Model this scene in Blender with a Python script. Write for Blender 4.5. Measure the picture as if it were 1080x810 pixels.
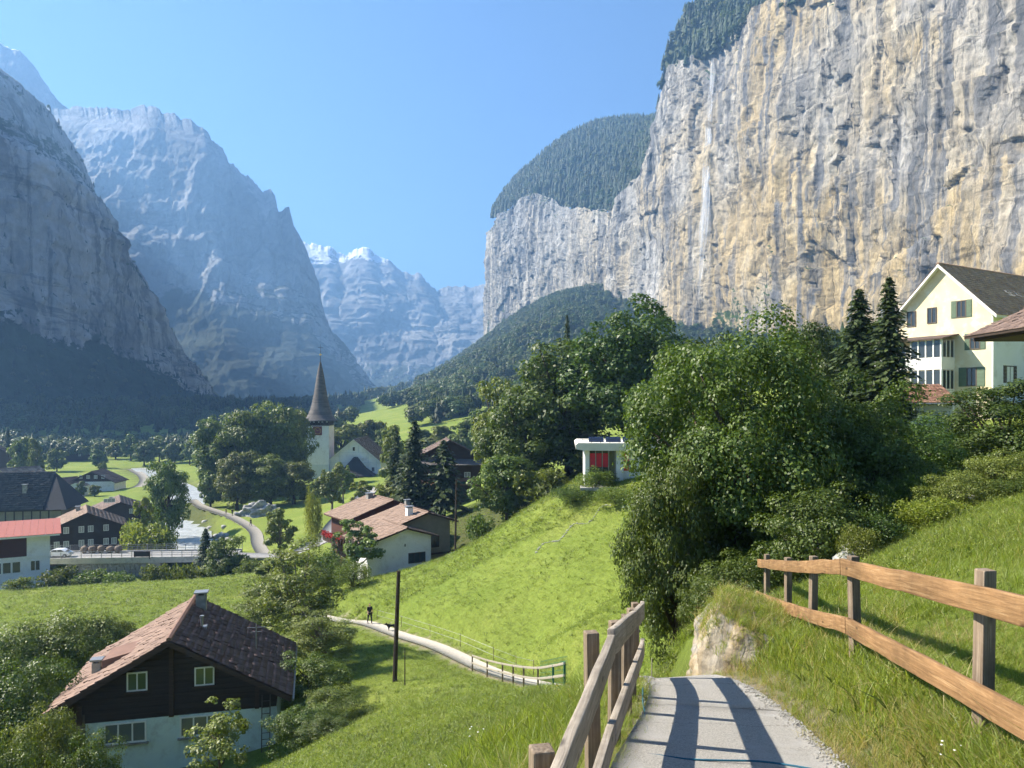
import bpy, math, random
import numpy as np
from mathutils import Vector, Matrix

# ------------------------------------------------------------------ scene, camera, light
for o in list(bpy.data.objects):
    bpy.data.objects.remove(o, do_unlink=True)
sc = bpy.context.scene
col = sc.collection
F, CX, HY = 811.0, 540.0, 430.0            # focal length in photo pixels, optical centre, eye-level row

cam_d = bpy.data.cameras.new('camera'); cam = bpy.data.objects.new('camera', cam_d); col.objects.link(cam)
cam.location = (0, 0, 0); cam.rotation_euler = (math.radians(90), 0, 0)
cam_d.sensor_width = 36.0; cam_d.lens = 36.0 * F / 1080.0
cam_d.shift_y = (HY - 405.0) / 1080.0
cam_d.clip_start = 0.05; cam_d.clip_end = 40000
sc.camera = cam

SUN_EL = math.radians(40.0)
SUN_AZ_LEFT = math.radians(76.0)           # angle left of the view direction (+Y)
sun_vec = Vector((-math.sin(SUN_AZ_LEFT) * math.cos(SUN_EL), math.cos(SUN_AZ_LEFT) * math.cos(SUN_EL), math.sin(SUN_EL)))
world = bpy.data.worlds.new('World'); sc.world = world; world.use_nodes = True
wn = world.node_tree.nodes; wl = world.node_tree.links
bg = wn['Background']; sky = wn.new('ShaderNodeTexSky'); sky.sky_type = 'NISHITA'; sky.sun_disc = False
sky.sun_elevation = SUN_EL; sky.sun_rotation = math.radians(360.0) - SUN_AZ_LEFT
sky.altitude = 1500; sky.air_density = 1.15; sky.dust_density = 0.0; sky.ozone_density = 8.0
wl.new(sky.outputs[0], bg.inputs[0]); bg.inputs[1].default_value = 0.052
sun_d = bpy.data.lights.new('sun', 'SUN'); sun_d.energy = 5.0; sun_d.angle = math.radians(0.55); sun_d.color = (1.0, 0.925, 0.79)
sun = bpy.data.objects.new('sun', sun_d); col.objects.link(sun); sun.location = (-200, 60, 300)
sun.rotation_euler = (-sun_vec).to_track_quat('-Z', 'Y').to_euler()
vs = sc.view_settings; vs.view_transform = 'Standard'; vs.look = 'None'; vs.exposure = 1.76; vs.gamma = 1.0; vs.use_curve_mapping = False
cy = sc.cycles
cy.use_denoising = True; cy.use_adaptive_sampling = True; cy.adaptive_threshold = 0.03
cy.max_bounces = 6; cy.diffuse_bounces = 3; cy.glossy_bounces = 2; cy.transmission_bounces = 4; cy.transparent_max_bounces = 32; cy.volume_bounces = 0
cy.sample_clamp_indirect = 6.0

def P(px, py, Y):
    return Vector(((px - CX) / F * Y, Y, (HY - py) / F * Y))

# ------------------------------------------------------------------ noise (numpy)
def _h(ix, iy, iz, seed):
    with np.errstate(over='ignore'):
        n = (ix.astype(np.int64) * 374761393 + iy.astype(np.int64) * 668265263 + iz.astype(np.int64) * 2147483647 + seed * 1274126177) & 0xffffffff
        n = ((n ^ (n >> 13)) * 1274126177) & 0xffffffff
        n = ((n ^ (n >> 16)) * 2246822519) & 0xffffffff
        n = n ^ (n >> 15)
    return (n & 0xffffff).astype(np.float64) / float(0xffffff) * 2 - 1

def vnoise(x, y, z, seed=0):
    x, y, z = np.broadcast_arrays(np.asarray(x, float), np.asarray(y, float), np.asarray(z, float))
    ix, iy, iz = np.floor(x), np.floor(y), np.floor(z)
    fx, fy, fz = x - ix, y - iy, z - iz
    ix, iy, iz = ix.astype(np.int64), iy.astype(np.int64), iz.astype(np.int64)
    u, v, w = (t * t * t * (t * (t * 6 - 15) + 10) for t in (fx, fy, fz))
    r = 0
    for dx in (0, 1):
        for dy in (0, 1):
            for dz in (0, 1):
                r = r + (u if dx else 1 - u) * (v if dy else 1 - v) * (w if dz else 1 - w) * _h(ix + dx, iy + dy, iz + dz, seed)
    return r

def fbm(x, y, z, octs=4, seed=0, gain=0.5, lac=2.03):
    s, a, f, t = 0, 1.0, 1.0, 0
    for k in range(octs):
        s = s + a * vnoise(x * f + 7.3 * k, y * f + 3.1 * k, z * f + 1.7 * k, seed + k); t += a; a *= gain; f *= lac
    return s / t

def ridged(x, y, z, octs=4, seed=0, gain=0.55, lac=2.1):
    s, a, f, t = 0, 1.0, 1.0, 0
    for k in range(octs):
        s = s + a * (1 - 2 * np.abs(vnoise(x * f + 5.3 * k, y * f + 9.1 * k, z * f + 2.7 * k, seed + k))); t += a; a *= gain; f *= lac
    return s / t

def sstep(a, b, x):
    t = np.clip((np.asarray(x, float) - a) / (b - a), 0, 1); return t * t * (3 - 2 * t)

# ------------------------------------------------------------------ materials
MAT = {}
def newmat(name):
    m = bpy.data.materials.new(name); m.use_nodes = True; m.node_tree.nodes.clear(); MAT[name] = m
    return m, m.node_tree.nodes, m.node_tree.links

def nd(n, typ, **kw):
    x = n.new(typ)
    for k, v in kw.items():
        if k == 'ins':
            for i, val in v.items(): x.inputs[i].default_value = val
        else: setattr(x, k, v)
    return x

def ramp(n, stops, interp='LINEAR'):
    r = n.new('ShaderNodeValToRGB'); e = r.color_ramp.elements; r.color_ramp.interpolation = interp
    while len(e) < len(stops): e.new(0.5)
    for i, (p, c) in enumerate(stops):
        e[i].position = p; e[i].color = (c[0], c[1], c[2], 1) if not isinstance(c, (int, float)) else (c, c, c, 1)
    return r

def c4(c): return (c[0], c[1], c[2], 1.0)

def surf(name, c1, c2=None, scale=6.0, rough=0.8, bump=0.0, bscale=None, stretch=(1, 1, 1), metal=0.0, spec=0.3, detail=6, c3=None, c3scale=1.5, coord='Object', objvar=0.0):
    """Plain procedural surface: two tones mixed by noise, optional stains of a third tone, bump."""
    m, n, l = newmat(name)
    out = nd(n, 'ShaderNodeOutputMaterial'); b = nd(n, 'ShaderNodeBsdfPrincipled', ins={'Roughness': rough, 'Metallic': metal, 'Specular IOR Level': spec})
    l.new(b.outputs[0], out.inputs[0])
    tc = nd(n, 'ShaderNodeTexCoord'); mp = nd(n, 'ShaderNodeMapping'); mp.inputs['Scale'].default_value = stretch
    l.new(tc.outputs[coord], mp.inputs[0])
    c2 = c2 or tuple(x * 0.75 for x in c1)
    tx = nd(n, 'ShaderNodeTexNoise', ins={'Scale': scale, 'Detail': detail, 'Roughness': 0.6}); l.new(mp.outputs[0], tx.inputs[0])
    r = ramp(n, [(0.3, c1), (0.7, c2)]); l.new(tx.outputs[0], r.inputs[0]); cur = r.outputs[0]
    if c3:
        t3 = nd(n, 'ShaderNodeTexNoise', ins={'Scale': c3scale, 'Detail': 5, 'Roughness': 0.7}); l.new(mp.outputs[0], t3.inputs[0])
        r3 = ramp(n, [(0.52, 0.0), (0.68, 1.0)]); l.new(t3.outputs[0], r3.inputs[0])
        mx = nd(n, 'ShaderNodeMix', data_type='RGBA'); l.new(r3.outputs[0], mx.inputs[0]); l.new(cur, mx.inputs[6]); mx.inputs[7].default_value = c4(c3); cur = mx.outputs[2]
    if objvar:
        oi = nd(n, 'ShaderNodeObjectInfo'); mr = nd(n, 'ShaderNodeMapRange', ins={3: 1 - objvar, 4: 1 + objvar}); l.new(oi.outputs['Random'], mr.inputs[0])
        hs = nd(n, 'ShaderNodeHueSaturation'); l.new(cur, hs.inputs['Color']); l.new(mr.outputs[0], hs.inputs['Value']); cur = hs.outputs[0]
    l.new(cur, b.inputs['Base Color'])
    if bump:
        tb = nd(n, 'ShaderNodeTexNoise', ins={'Scale': bscale or scale * 4, 'Detail': 5, 'Roughness': 0.65}); l.new(mp.outputs[0], tb.inputs[0])
        bp = nd(n, 'ShaderNodeBump', ins={'Strength': bump, 'Distance': 0.05}); l.new(tb.outputs[0], bp.inputs['Height']); l.new(bp.outputs[0], b.inputs['Normal'])
    return m

def leafmat(name, dark, light, trans=0.35, var=0.12, hue=0.02, rough=0.5):
    """Leaf faces: tint per leaf from a mesh attribute, slow variation per tree, light passing through."""
    m, n, l = newmat(name)
    out = nd(n, 'ShaderNodeOutputMaterial')
    at = nd(n, 'ShaderNodeAttribute', attribute_name='tint'); r = ramp(n, [(0.0, dark), (1.0, light)]); l.new(at.outputs['Fac'], r.inputs[0])
    oi = nd(n, 'ShaderNodeObjectInfo')
    hs = nd(n, 'ShaderNodeHueSaturation'); l.new(r.outputs[0], hs.inputs['Color'])
    mv = nd(n, 'ShaderNodeMapRange', ins={3: 1 - var, 4: 1 + var}); l.new(oi.outputs['Random'], mv.inputs[0]); l.new(mv.outputs[0], hs.inputs['Value'])
    m1 = nd(n, 'ShaderNodeMath', operation='MULTIPLY', ins={1: 7.31}); l.new(oi.outputs['Random'], m1.inputs[0])
    m2 = nd(n, 'ShaderNodeMath', operation='FRACT'); l.new(m1.outputs[0], m2.inputs[0])
    mh = nd(n, 'ShaderNodeMapRange', ins={3: 0.5 - hue, 4: 0.5 + hue}); l.new(m2.outputs[0], mh.inputs[0]); l.new(mh.outputs[0], hs.inputs['Hue'])
    b = nd(n, 'ShaderNodeBsdfPrincipled', ins={'Roughness': rough, 'Specular IOR Level': 0.35}); l.new(hs.outputs[0], b.inputs['Base Color'])
    t = nd(n, 'ShaderNodeBsdfTranslucent')
    tm = nd(n, 'ShaderNodeMix', data_type='RGBA', blend_type='MULTIPLY', ins={0: 1.0}); l.new(hs.outputs[0], tm.inputs[6]); tm.inputs[7].default_value = (1.5, 1.6, 0.6, 1); l.new(tm.outputs[2], t.inputs[0])
    mx = nd(n, 'ShaderNodeMixShader', ins={0: trans}); l.new(b.outputs[0], mx.inputs[1]); l.new(t.outputs[0], mx.inputs[2]); l.new(mx.outputs[0], out.inputs[0])
    return m

# ------------------------------------------------------------------ meshes
def tag(o, label=None, cat=None, group=None, kind=None):
    if label: o['label'] = label
    if cat: o['category'] = cat
    if group: o['group'] = group
    if kind: o['kind'] = kind
    return o

def mesh_np(name, V, Fq, mat=None, smooth=False, tint=None, attrs=None):
    V = np.asarray(V, dtype=np.float32); me = bpy.data.meshes.new(name)
    Fs = Fq if isinstance(Fq, list) else [Fq]
    Fs = [np.asarray(f, dtype=np.int32) for f in Fs if len(f)]
    me.vertices.add(len(V)); me.vertices.foreach_set('co', V.ravel())
    nl = sum(f.size for f in Fs); npoly = sum(len(f) for f in Fs)
    me.loops.add(nl); me.loops.foreach_set('vertex_index', np.concatenate([f.ravel() for f in Fs]))
    tot = np.concatenate([np.full(len(f), f.shape[1], np.int32) for f in Fs])
    start = np.concatenate([[0], np.cumsum(tot)[:-1]]).astype(np.int32)
    me.polygons.add(npoly); me.polygons.foreach_set('loop_start', start); me.polygons.foreach_set('loop_total', tot)
    if smooth: me.polygons.foreach_set('use_smooth', np.ones(npoly, bool))
    if tint is not None:
        a = me.attributes.new('tint', 'FLOAT', 'POINT'); a.data.foreach_set('value', np.asarray(tint, np.float32))
    for k, v in (attrs or {}).items():
        a = me.attributes.new(k, 'FLOAT', 'POINT'); a.data.foreach_set('value', np.asarray(v, np.float32))
    me.update(calc_edges=True)
    if mat: me.materials.append(mat)
    return me

def add(name, me, parent=None, loc=None, rz=0.0, scale=None):
    o = bpy.data.objects.new(name, me); col.objects.link(o)
    if parent is not None: o.parent = parent
    if loc is not None: o.location = loc
    if rz: o.rotation_euler = (0, 0, rz)
    if scale is not None: o.scale = scale
    return o

def empty(name, loc=(0, 0, 0), rz=0.0, label=None, cat=None, group=None):
    o = bpy.data.objects.new(name, None); col.objects.link(o); o.location = loc; o.rotation_euler = (0, 0, rz); o.empty_display_size = 0.3
    return tag(o, label, cat, group)

class MB:
    """Collects boxes, prisms and tubes, then links them as one mesh object."""
    def __init__(s): s.v = []; s.f = []
    def raw(s, vs, fs):
        k = len(s.v); s.v += [tuple(v) for v in vs]; s.f += [tuple(i + k for i in f) for f in fs]; return s
    def box(s, x0, x1, y0, y1, z0, z1, M=None):
        vs = [Vector(p) for p in ((x0, y0, z0), (x1, y0, z0), (x1, y1, z0), (x0, y1, z0), (x0, y0, z1), (x1, y0, z1), (x1, y1, z1), (x0, y1, z1))]
        if M is not None: vs = [M @ v for v in vs]
        return s.raw(vs, [(0, 3, 2, 1), (4, 5, 6, 7), (0, 1, 5, 4), (1, 2, 6, 5), (2, 3, 7, 6), (3, 0, 4, 7)])
    def prism(s, poly, a, b, axis='y', M=None):
        """extrude a closed polygon (list of 2-tuples) along an axis from a to b"""
        n = len(poly)
        def mk(p, t):
            v = {'y': (p[0], t, p[1]), 'x': (t, p[0], p[1]), 'z': (p[0], p[1], t)}[axis]
            v = Vector(v); return M @ v if M is not None else v
        vs = [mk(p, a) for p in poly] + [mk(p, b) for p in poly]
        fs = [tuple(range(n)), tuple(range(2 * n - 1, n - 1, -1))] + [(i, i + n, (i + 1) % n + n, (i + 1) % n) for i in range(n)]
        return s.raw(vs, fs)
    def bar(s, p, q, w, h, up=(0, 0, 1), taper=1.0):
        """box beam from p to q, w across, h along 'up'"""
        p, q = Vector(p), Vector(q); d = (q - p).normalized(); u = Vector(up); r = d.cross(u)
        if r.length < 1e-5: u = Vector((0, 1, 0)); r = d.cross(u)
        r.normalize(); u = r.cross(d).normalized()
        vs = []
        for c, t in ((p, 1.0), (q, taper)):
            for a, b in ((-1, -1), (1, -1), (1, 1), (-1, 1)): vs.append(c + r * (a * w / 2 * t) + u * (b * h / 2 * t))
        return s.raw(vs, [(0, 1, 2, 3), (7, 6, 5, 4), (0, 4, 5, 1), (1, 5, 6, 2), (2, 6, 7, 3), (3, 7, 4, 0)])
    def tube(s, pts, radii, n=6, cap=True):
        pts = [Vector(p) for p in pts]; k = len(pts); vs = []
        for i, p in enumerate(pts):
            d = (pts[min(i + 1, k - 1)] - pts[max(i - 1, 0)]).normalized()
            a = Vector((1, 0, 0)) if abs(d.x) < 0.8 else Vector((0, 1, 0)); r = d.cross(a).normalized(); u = d.cross(r)
            for j in range(n):
                t = 2 * math.pi * j / n; vs.append(p + (r * math.cos(t) + u * math.sin(t)) * radii[i])
        fs = [(i * n + j, i * n + (j + 1) % n, (i + 1) * n + (j + 1) % n, (i + 1) * n + j) for i in range(k - 1) for j in range(n)]
        if cap: fs += [tuple(range(n - 1, -1, -1)), tuple(range((k - 1) * n, k * n))]
        return s.raw(vs, fs)
    def mesh(s, name, mat, smooth=False):
        me = bpy.data.meshes.new(name); me.from_pydata([tuple(v) for v in s.v], [], s.f); me.update()
        if smooth: me.polygons.foreach_set('use_smooth', [True] * len(me.polygons))
        if mat: me.materials.append(mat)
        return me
    def build(s, name, mat, parent=None, loc=None, rz=0.0, smooth=False, bevel=0.0):
        o = add(name, s.mesh(name, mat, smooth), parent, loc, rz)
        if bevel:
            b = o.modifiers.new('edge', 'BEVEL'); b.width = bevel; b.segments = 2; b.limit_method = 'ANGLE'
        return o

def copy_tree(o, parent=None):
    c = o.copy(); col.objects.link(c); c.parent = parent
    for ch in list(o.children): copy_tree(ch, c)
    return c

def scatter(name, pts, rots, scales, protos, label=None, kind='stuff', idx=None):
    """One object: small meshes set on a cloud of points with geometry nodes (grass, far-off wood)."""
    me = bpy.data.meshes.new(name); pts = np.asarray(pts, np.float32); n = len(pts)
    me.vertices.add(n); me.vertices.foreach_set('co', pts.ravel())
    rt = np.zeros((n, 3), np.float32); rots = np.asarray(rots, np.float32)
    if rots.ndim == 1: rt[:, 2] = rots
    else: rt[:] = rots
    a = me.attributes.new('rot', 'FLOAT_VECTOR', 'POINT'); a.data.foreach_set('vector', rt.ravel())
    s3 = np.asarray(scales, np.float32)
    if s3.ndim == 1: s3 = np.repeat(s3[:, None], 3, 1)
    a = me.attributes.new('scl', 'FLOAT_VECTOR', 'POINT'); a.data.foreach_set('vector', s3.ravel())
    a = me.attributes.new('pick', 'INT', 'POINT')
    a.data.foreach_set('value', np.asarray(idx if idx is not None else np.random.default_rng(3).integers(0, len(protos), n), np.int32))
    o = add(name, me)
    pc = bpy.data.collections.new(name + '_kinds')
    for k, p in enumerate(protos):
        po = bpy.data.objects.new('%s_kind_%02d' % (name, k), p); pc.objects.link(po)
    g = bpy.data.node_groups.new(name + '_nodes', 'GeometryNodeTree')
    g.interface.new_socket('Geometry', in_out='INPUT', socket_type='NodeSocketGeometry'); g.interface.new_socket('Geometry', in_out='OUTPUT', socket_type='NodeSocketGeometry')
    N, L = g.nodes, g.links
    gi, go = N.new('NodeGroupInput'), N.new('NodeGroupOutput')
    ci = N.new('GeometryNodeCollectionInfo'); ci.inputs[0].default_value = pc; ci.inputs[1].default_value = True; ci.inputs[2].default_value = True
    ip = N.new('GeometryNodeInstanceOnPoints'); ip.inputs['Pick Instance'].default_value = True
    def attr(nm, typ):
        x = N.new('GeometryNodeInputNamedAttribute'); x.data_type = typ; x.inputs[0].default_value = nm; return x.outputs[0]
    er = N.new('FunctionNodeEulerToRotation'); L.new(attr('rot', 'FLOAT_VECTOR'), er.inputs[0])
    L.new(gi.outputs[0], ip.inputs['Points']); L.new(ci.outputs[0], ip.inputs['Instance']); L.new(er.outputs[0], ip.inputs['Rotation'])
    L.new(attr('scl', 'FLOAT_VECTOR'), ip.inputs['Scale']); L.new(attr('pick', 'INT'), ip.inputs['Instance Index']); L.new(ip.outputs[0], go.inputs[0])
    md = o.modifiers.new('set', 'NODES'); md.node_group = g
    return tag(o, label, None, None, kind)
# ------------------------------------------------------------------ terrain
CTRL = [ # (x, y, z) of the ground, eye at 0,0,0
 (0,0,-1.6),(0.4,-4,-0.9),(1.4,5.5,-2.6),(2.1,9.3,-3.28),(0.6,2.5,-2.05),(2.0,3.5,-2.05),
 (2.79,4.7,-2.13),(3.29,7.5,-2.53),(3.83,10,-3.03),(4.09,11.6,-3.33),(4.9,15,-3.9),(2.45,1.5,-1.55),(2.4,-3,-0.6),
 (9.3,14,-2.04),(8.1,15,-2.7),(5.3,8,-2.17),(8.0,18,-3.8),(7,9,-1.75),(5,4.5,-1.5),(5,0,-0.6),(12,20,-2.6),(18,22,-1.6),(14,12,-0.9),
 (-0.8,2,-2.4),(-1.5,5,-3.3),(-3,2,-3.6),(-3,6,-5.0),(1.0,9,-3.4),(0,9,-3.75),(-1.5,9,-4.8),(-4,10,-7.0),
 (1.9,13,-4.9),(2.95,10.4,-3.1),(3.2,12,-3.35),(3.6,14,-3.8),(2.4,20,-7.6),(4.7,24,-7.7),(5.5,30,-8.6),(5.2,42,-10.9),(0,16,-7.2),(0.5,24,-9.7),
 (-4.3,25,-11.4),(-6.3,32,-13),(-2.2,30,-11.7),(-6.9,45,-15.8),(3.35,34,-12.0),(1.3,52,-16.7),(3.8,52,-14.1),
 (-1.4,50,-17.0),(-12.7,67,-18.8),(-16,72,-19.7),(4.1,55,-11.9),(8,65,-10.4),(10,68,-9.2),(9.2,75,-7.4),
 (5.9,80,-8.4),(2,82,-10.1),(-2.1,85,-13.6),(-7.2,84,-16.3),(-11.8,80,-17.3),(-16.8,80,-18.4),
 (-13,100,-21.3),(-20,105,-21.6),(-4,100,-19.5),(3,100,-12),(-35,150,-24),(-12,150,-19.4),(5,115,-10.5),(20,115,-5),(15,90,-5),(25,80,-4),
 (-17,38,-18.3),(-25,42,-18.5),(-12,38,-17.6),(-35,45,-18.6),(-14.8,50,-17.0),(-12,30,-15.5),(-20,30,-17.5),(-10,20,-11.5),(-20,15,-13.5),
 (-36,75,-19.4),(-50.5,105,-23.6),(-56.6,85,-21.2),(-34.5,100,-22.4),(-23,90,-21.0),(-45,60,-19.0),(-70,80,-21.8),
 (-55,121,-28.5),(-75,118,-28.5),(-40,118,-25),(-30,120,-24),(-70,105,-24.5),(-100,110,-27.5),
 (-90,140,-28),(-130,160,-28.5),(-70,175,-28.5),(-55,165,-26.5),(-85,210,-28),(-130,260,-28),(-60,210,-26),(-45,190,-24.5),(-58,215,-24.2),
 (-57,250,-23),(-70,250,-24),(-85,255,-25),(-40,250,-22),(-45,225,-23),(-25,250,-20),(-20,200,-20),(-42,300,-20),
 (-250,400,-27),(-150,360,-27),(-110,330,-26),(-200,500,-25),(-150,800,-15),(-150,1500,10),(-400,500,-15),(-400,1000,5),(-480,800,0),
 (-72,450,-7),(-68,550,1),(-20,400,-4),(-30,330,-11),(-95,700,4),(-34,700,26),(10,600,20),(63,850,94),(96,950,122),(158,800,50),(266,600,44),(293,440,38),
 (-66,1530,128),(-140,1400,40),(0,1440,165),(60,1345,190),(108,1245,186),(136,1150,168),(175,950,90),(130,965,105),(160,1060,125),(-150,1100,15),(-30,1100,70),(60,1100,150),
 (42,72,-2),(30,40,-0.5),(45,80,1),(60,110,6),(36,60,-2),(26,50,-2.5),(60,30,5),(60,0,9),(150,100,18),(200,0,35),(150,250,24),(60,250,2),(60,180,2),
 (-20,0,-9),(-40,0,-15),(-100,0,-26),(-200,0,-28),(0,-100,10),(-200,-100,-25),(200,-150,50),(20,-20,2.5),(20,0,0.2),(0,-20,1.5),(-15,-20,-4),(30,20,0),
 (-60,30,-20),(-300,150,-28),(320,350,42),(400,600,80),(300,1100,200),(-3000,0,0),(3000,0,300),(-3000,9000,200),(3000,9000,400),(0,4000,60),(0,9000,150),(0,-400,30),
]
CTRL = np.array(CTRL, float)
def rbf_fit(C):
    n = len(C); A = np.zeros((n + 3, n + 3)); d = np.hypot(C[:, None, 0] - C[None, :, 0], C[:, None, 1] - C[None, :, 1])
    A[:n, :n] = d; A[:n, n] = 1; A[:n, n + 1:] = C[:, :2]; A[n, :n] = 1; A[n + 1:, :n] = C[:, :2].T
    return np.linalg.solve(A, np.concatenate([C[:, 2], [0, 0, 0]]))
def rbf_eval(C, w, x, y):
    r = np.full(np.shape(x), w[len(C)], float) + w[len(C) + 1] * x + w[len(C) + 2] * y
    for i in range(len(C)): r += w[i] * np.hypot(x - C[i, 0], y - C[i, 1])
    return r
wts = rbf_fit(CTRL)
def axis(lo, hi, c, a, n):
    t = np.linspace(math.asinh((lo - c) / a), math.asinh((hi - c) / a), n); return c + a * np.sinh(t)
GX = axis(-2600, 2600, 1.5, 8.0, 370); GY = axis(-160, 9500, 8.0, 8.0, 410)
XX, YY = np.meshgrid(GX, GY)
ZZ = rbf_eval(CTRL, wts, XX, YY)
for _ in range(3):
    Zp = np.pad(ZZ, 1, mode='edge'); ZZ = (Zp[1:-1, 1:-1] * 4 + (Zp[:-2, 1:-1] + Zp[2:, 1:-1] + Zp[1:-1, :-2] + Zp[1:-1, 2:]) * 2 + Zp[:-2, :-2] + Zp[:-2, 2:] + Zp[2:, :-2] + Zp[2:, 2:]) / 16
dist = np.hypot(XX, YY)
ZZ += fbm(XX / 3.0, YY / 3.0, 0, 3, 11) * 0.05 * sstep(3, 14, dist) + fbm(XX / 14.0, YY / 14.0, 0, 3, 12) * 0.28 * sstep(12, 60, dist)

def smooth_line(pts, n=12):
    """Catmull-Rom through points of any dimension"""
    p = np.array(pts, float); p = np.vstack([2 * p[0] - p[1], p, 2 * p[-1] - p[-2]]); out = []
    for i in range(1, len(p) - 2):
        for t in np.linspace(0, 1, n, endpoint=False):
            out.append(0.5 * ((2 * p[i]) + (-p[i - 1] + p[i + 1]) * t + (2 * p[i - 1] - 5 * p[i] + 4 * p[i + 1] - p[i + 2]) * t * t + (-p[i - 1] + 3 * p[i] - 3 * p[i + 1] + p[i + 2]) * t ** 3))
    out.append(p[-2]); return np.array(out)

def carve(line, width, margin, dz=0.0):
    """pull the ground to a line of (x,y,z): flat over the width, easing out over the margin"""
    global ZZ
    lo, hi = line[:, :2].min(0) - width - margin, line[:, :2].max(0) + width + margin
    ii = np.where((XX >= lo[0]) & (XX <= hi[0]) & (YY >= lo[1]) & (YY <= hi[1]))
    x, y = XX[ii], YY[ii]; best = np.full(x.shape, 1e9); zb = np.zeros(x.shape)
    for a, b in zip(line[:-1], line[1:]):
        d = b[:2] - a[:2]; L = max(d @ d, 1e-9); t = np.clip(((x - a[0]) * d[0] + (y - a[1]) * d[1]) / L, 0, 1)
        q = np.hypot(x - a[0] - t * d[0], y - a[1] - t * d[1]); k = q < best; best[k] = q[k]; zb[k] = (a[2] + t * (b[2] - a[2]))[k]
    w = 1 - sstep(width / 2, width / 2 + margin, best)
    ZZ[ii] = ZZ[ii] * (1 - w) + (zb + dz) * w

def arc_at(line, y): return int(np.argmin(np.abs(line[:, 1] - y)))
PATH = smooth_line([(-0.15,-6,-0.55),(0.05,-3,-1.06),(0.45,0,-1.60),(1.0,3,-2.14),(1.58,5.5,-2.59),(2.0,7.6,-2.97),(2.14,9.3,-3.29),(1.98,10.3,-3.66),(1.7,11.6,-4.35),(1.8,15,-5.9),(2.5,20,-7.7),(2.9,26,-9.6),(2.9,31,-11.2),(1.6,37,-13.4),(-1.4,49,-16.8),(-5.5,56.5,-17.6),(-9.2,62,-18.3),(-12.7,67.3,-18.9),(-16,71.5,-19.8),(-20,76,-20.4)], 10)
ROAD = smooth_line([tuple(P(*q)) for q in ((-40,596,137),(60,589,134),(150,586,136),(230,585,137),(290,586,137),(318,582,140),(345,565,152),(356,551,166),(374,533,186),(392,514,210))], 8)
LANE = smooth_line([tuple(P(*q)) for q in ((203,527,224),(213,534,207),(240,543,190),(258,552,176),(269,561,164),(272,573,150),(279,586,138))], 8)
RIVER = smooth_line([(-48,122,-29.6),(-57,136,-29.6),(-63,147,-29.5),(-74,174,-29.4),(-84.5,201,-29.3),(-99,235,-29.2),(-115,270,-29.1),(-134,301,-29.0),(-158,336,-28.6),(-175,362,-28.4)], 8)
FARLANE = smooth_line([tuple(P(*q)) for q in ((60,517,276),(100,517,276),(140,515,280),(152,508,300),(148,500,330),(135,494,370))], 8)
carve(RIVER, 11, 5, -0.9); carve(LANE, 3.6, 3, -0.12); carve(ROAD[20:], 4.4, 3, -0.15); carve(FARLANE, 4, 5, -0.15)
carve(PATH[:arc_at(PATH, 17.0)], 1.7, 0.45, -0.03); carve(PATH[arc_at(PATH, 17.0):], 3.2, 1.6, -0.05)

def gz(x, y):
    x = np.asarray(x, float); y = np.asarray(y, float)
    i = np.clip(np.searchsorted(GX, x) - 1, 0, len(GX) - 2); j = np.clip(np.searchsorted(GY, y) - 1, 0, len(GY) - 2)
    u = np.clip((x - GX[i]) / (GX[i + 1] - GX[i]), 0, 1); v = np.clip((y - GY[j]) / (GY[j + 1] - GY[j]), 0, 1)
    return ZZ[j, i] * (1 - u) * (1 - v) + ZZ[j, i + 1] * u * (1 - v) + ZZ[j + 1, i] * (1 - u) * v + ZZ[j + 1, i + 1] * u * v
def G(x, y): return float(gz(x, y))

def line_dist(line, x, y):
    best = np.full(np.shape(x), 1e9)
    for a, b in zip(line[:-1], line[1:]):
        d = b[:2] - a[:2]; L = max(d @ d, 1e-9); t = np.clip(((x - a[0]) * d[0] + (y - a[1]) * d[1]) / L, 0, 1)
        best = np.minimum(best, np.hypot(x - a[0] - t * d[0], y - a[1] - t * d[1]))
    return best

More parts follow.
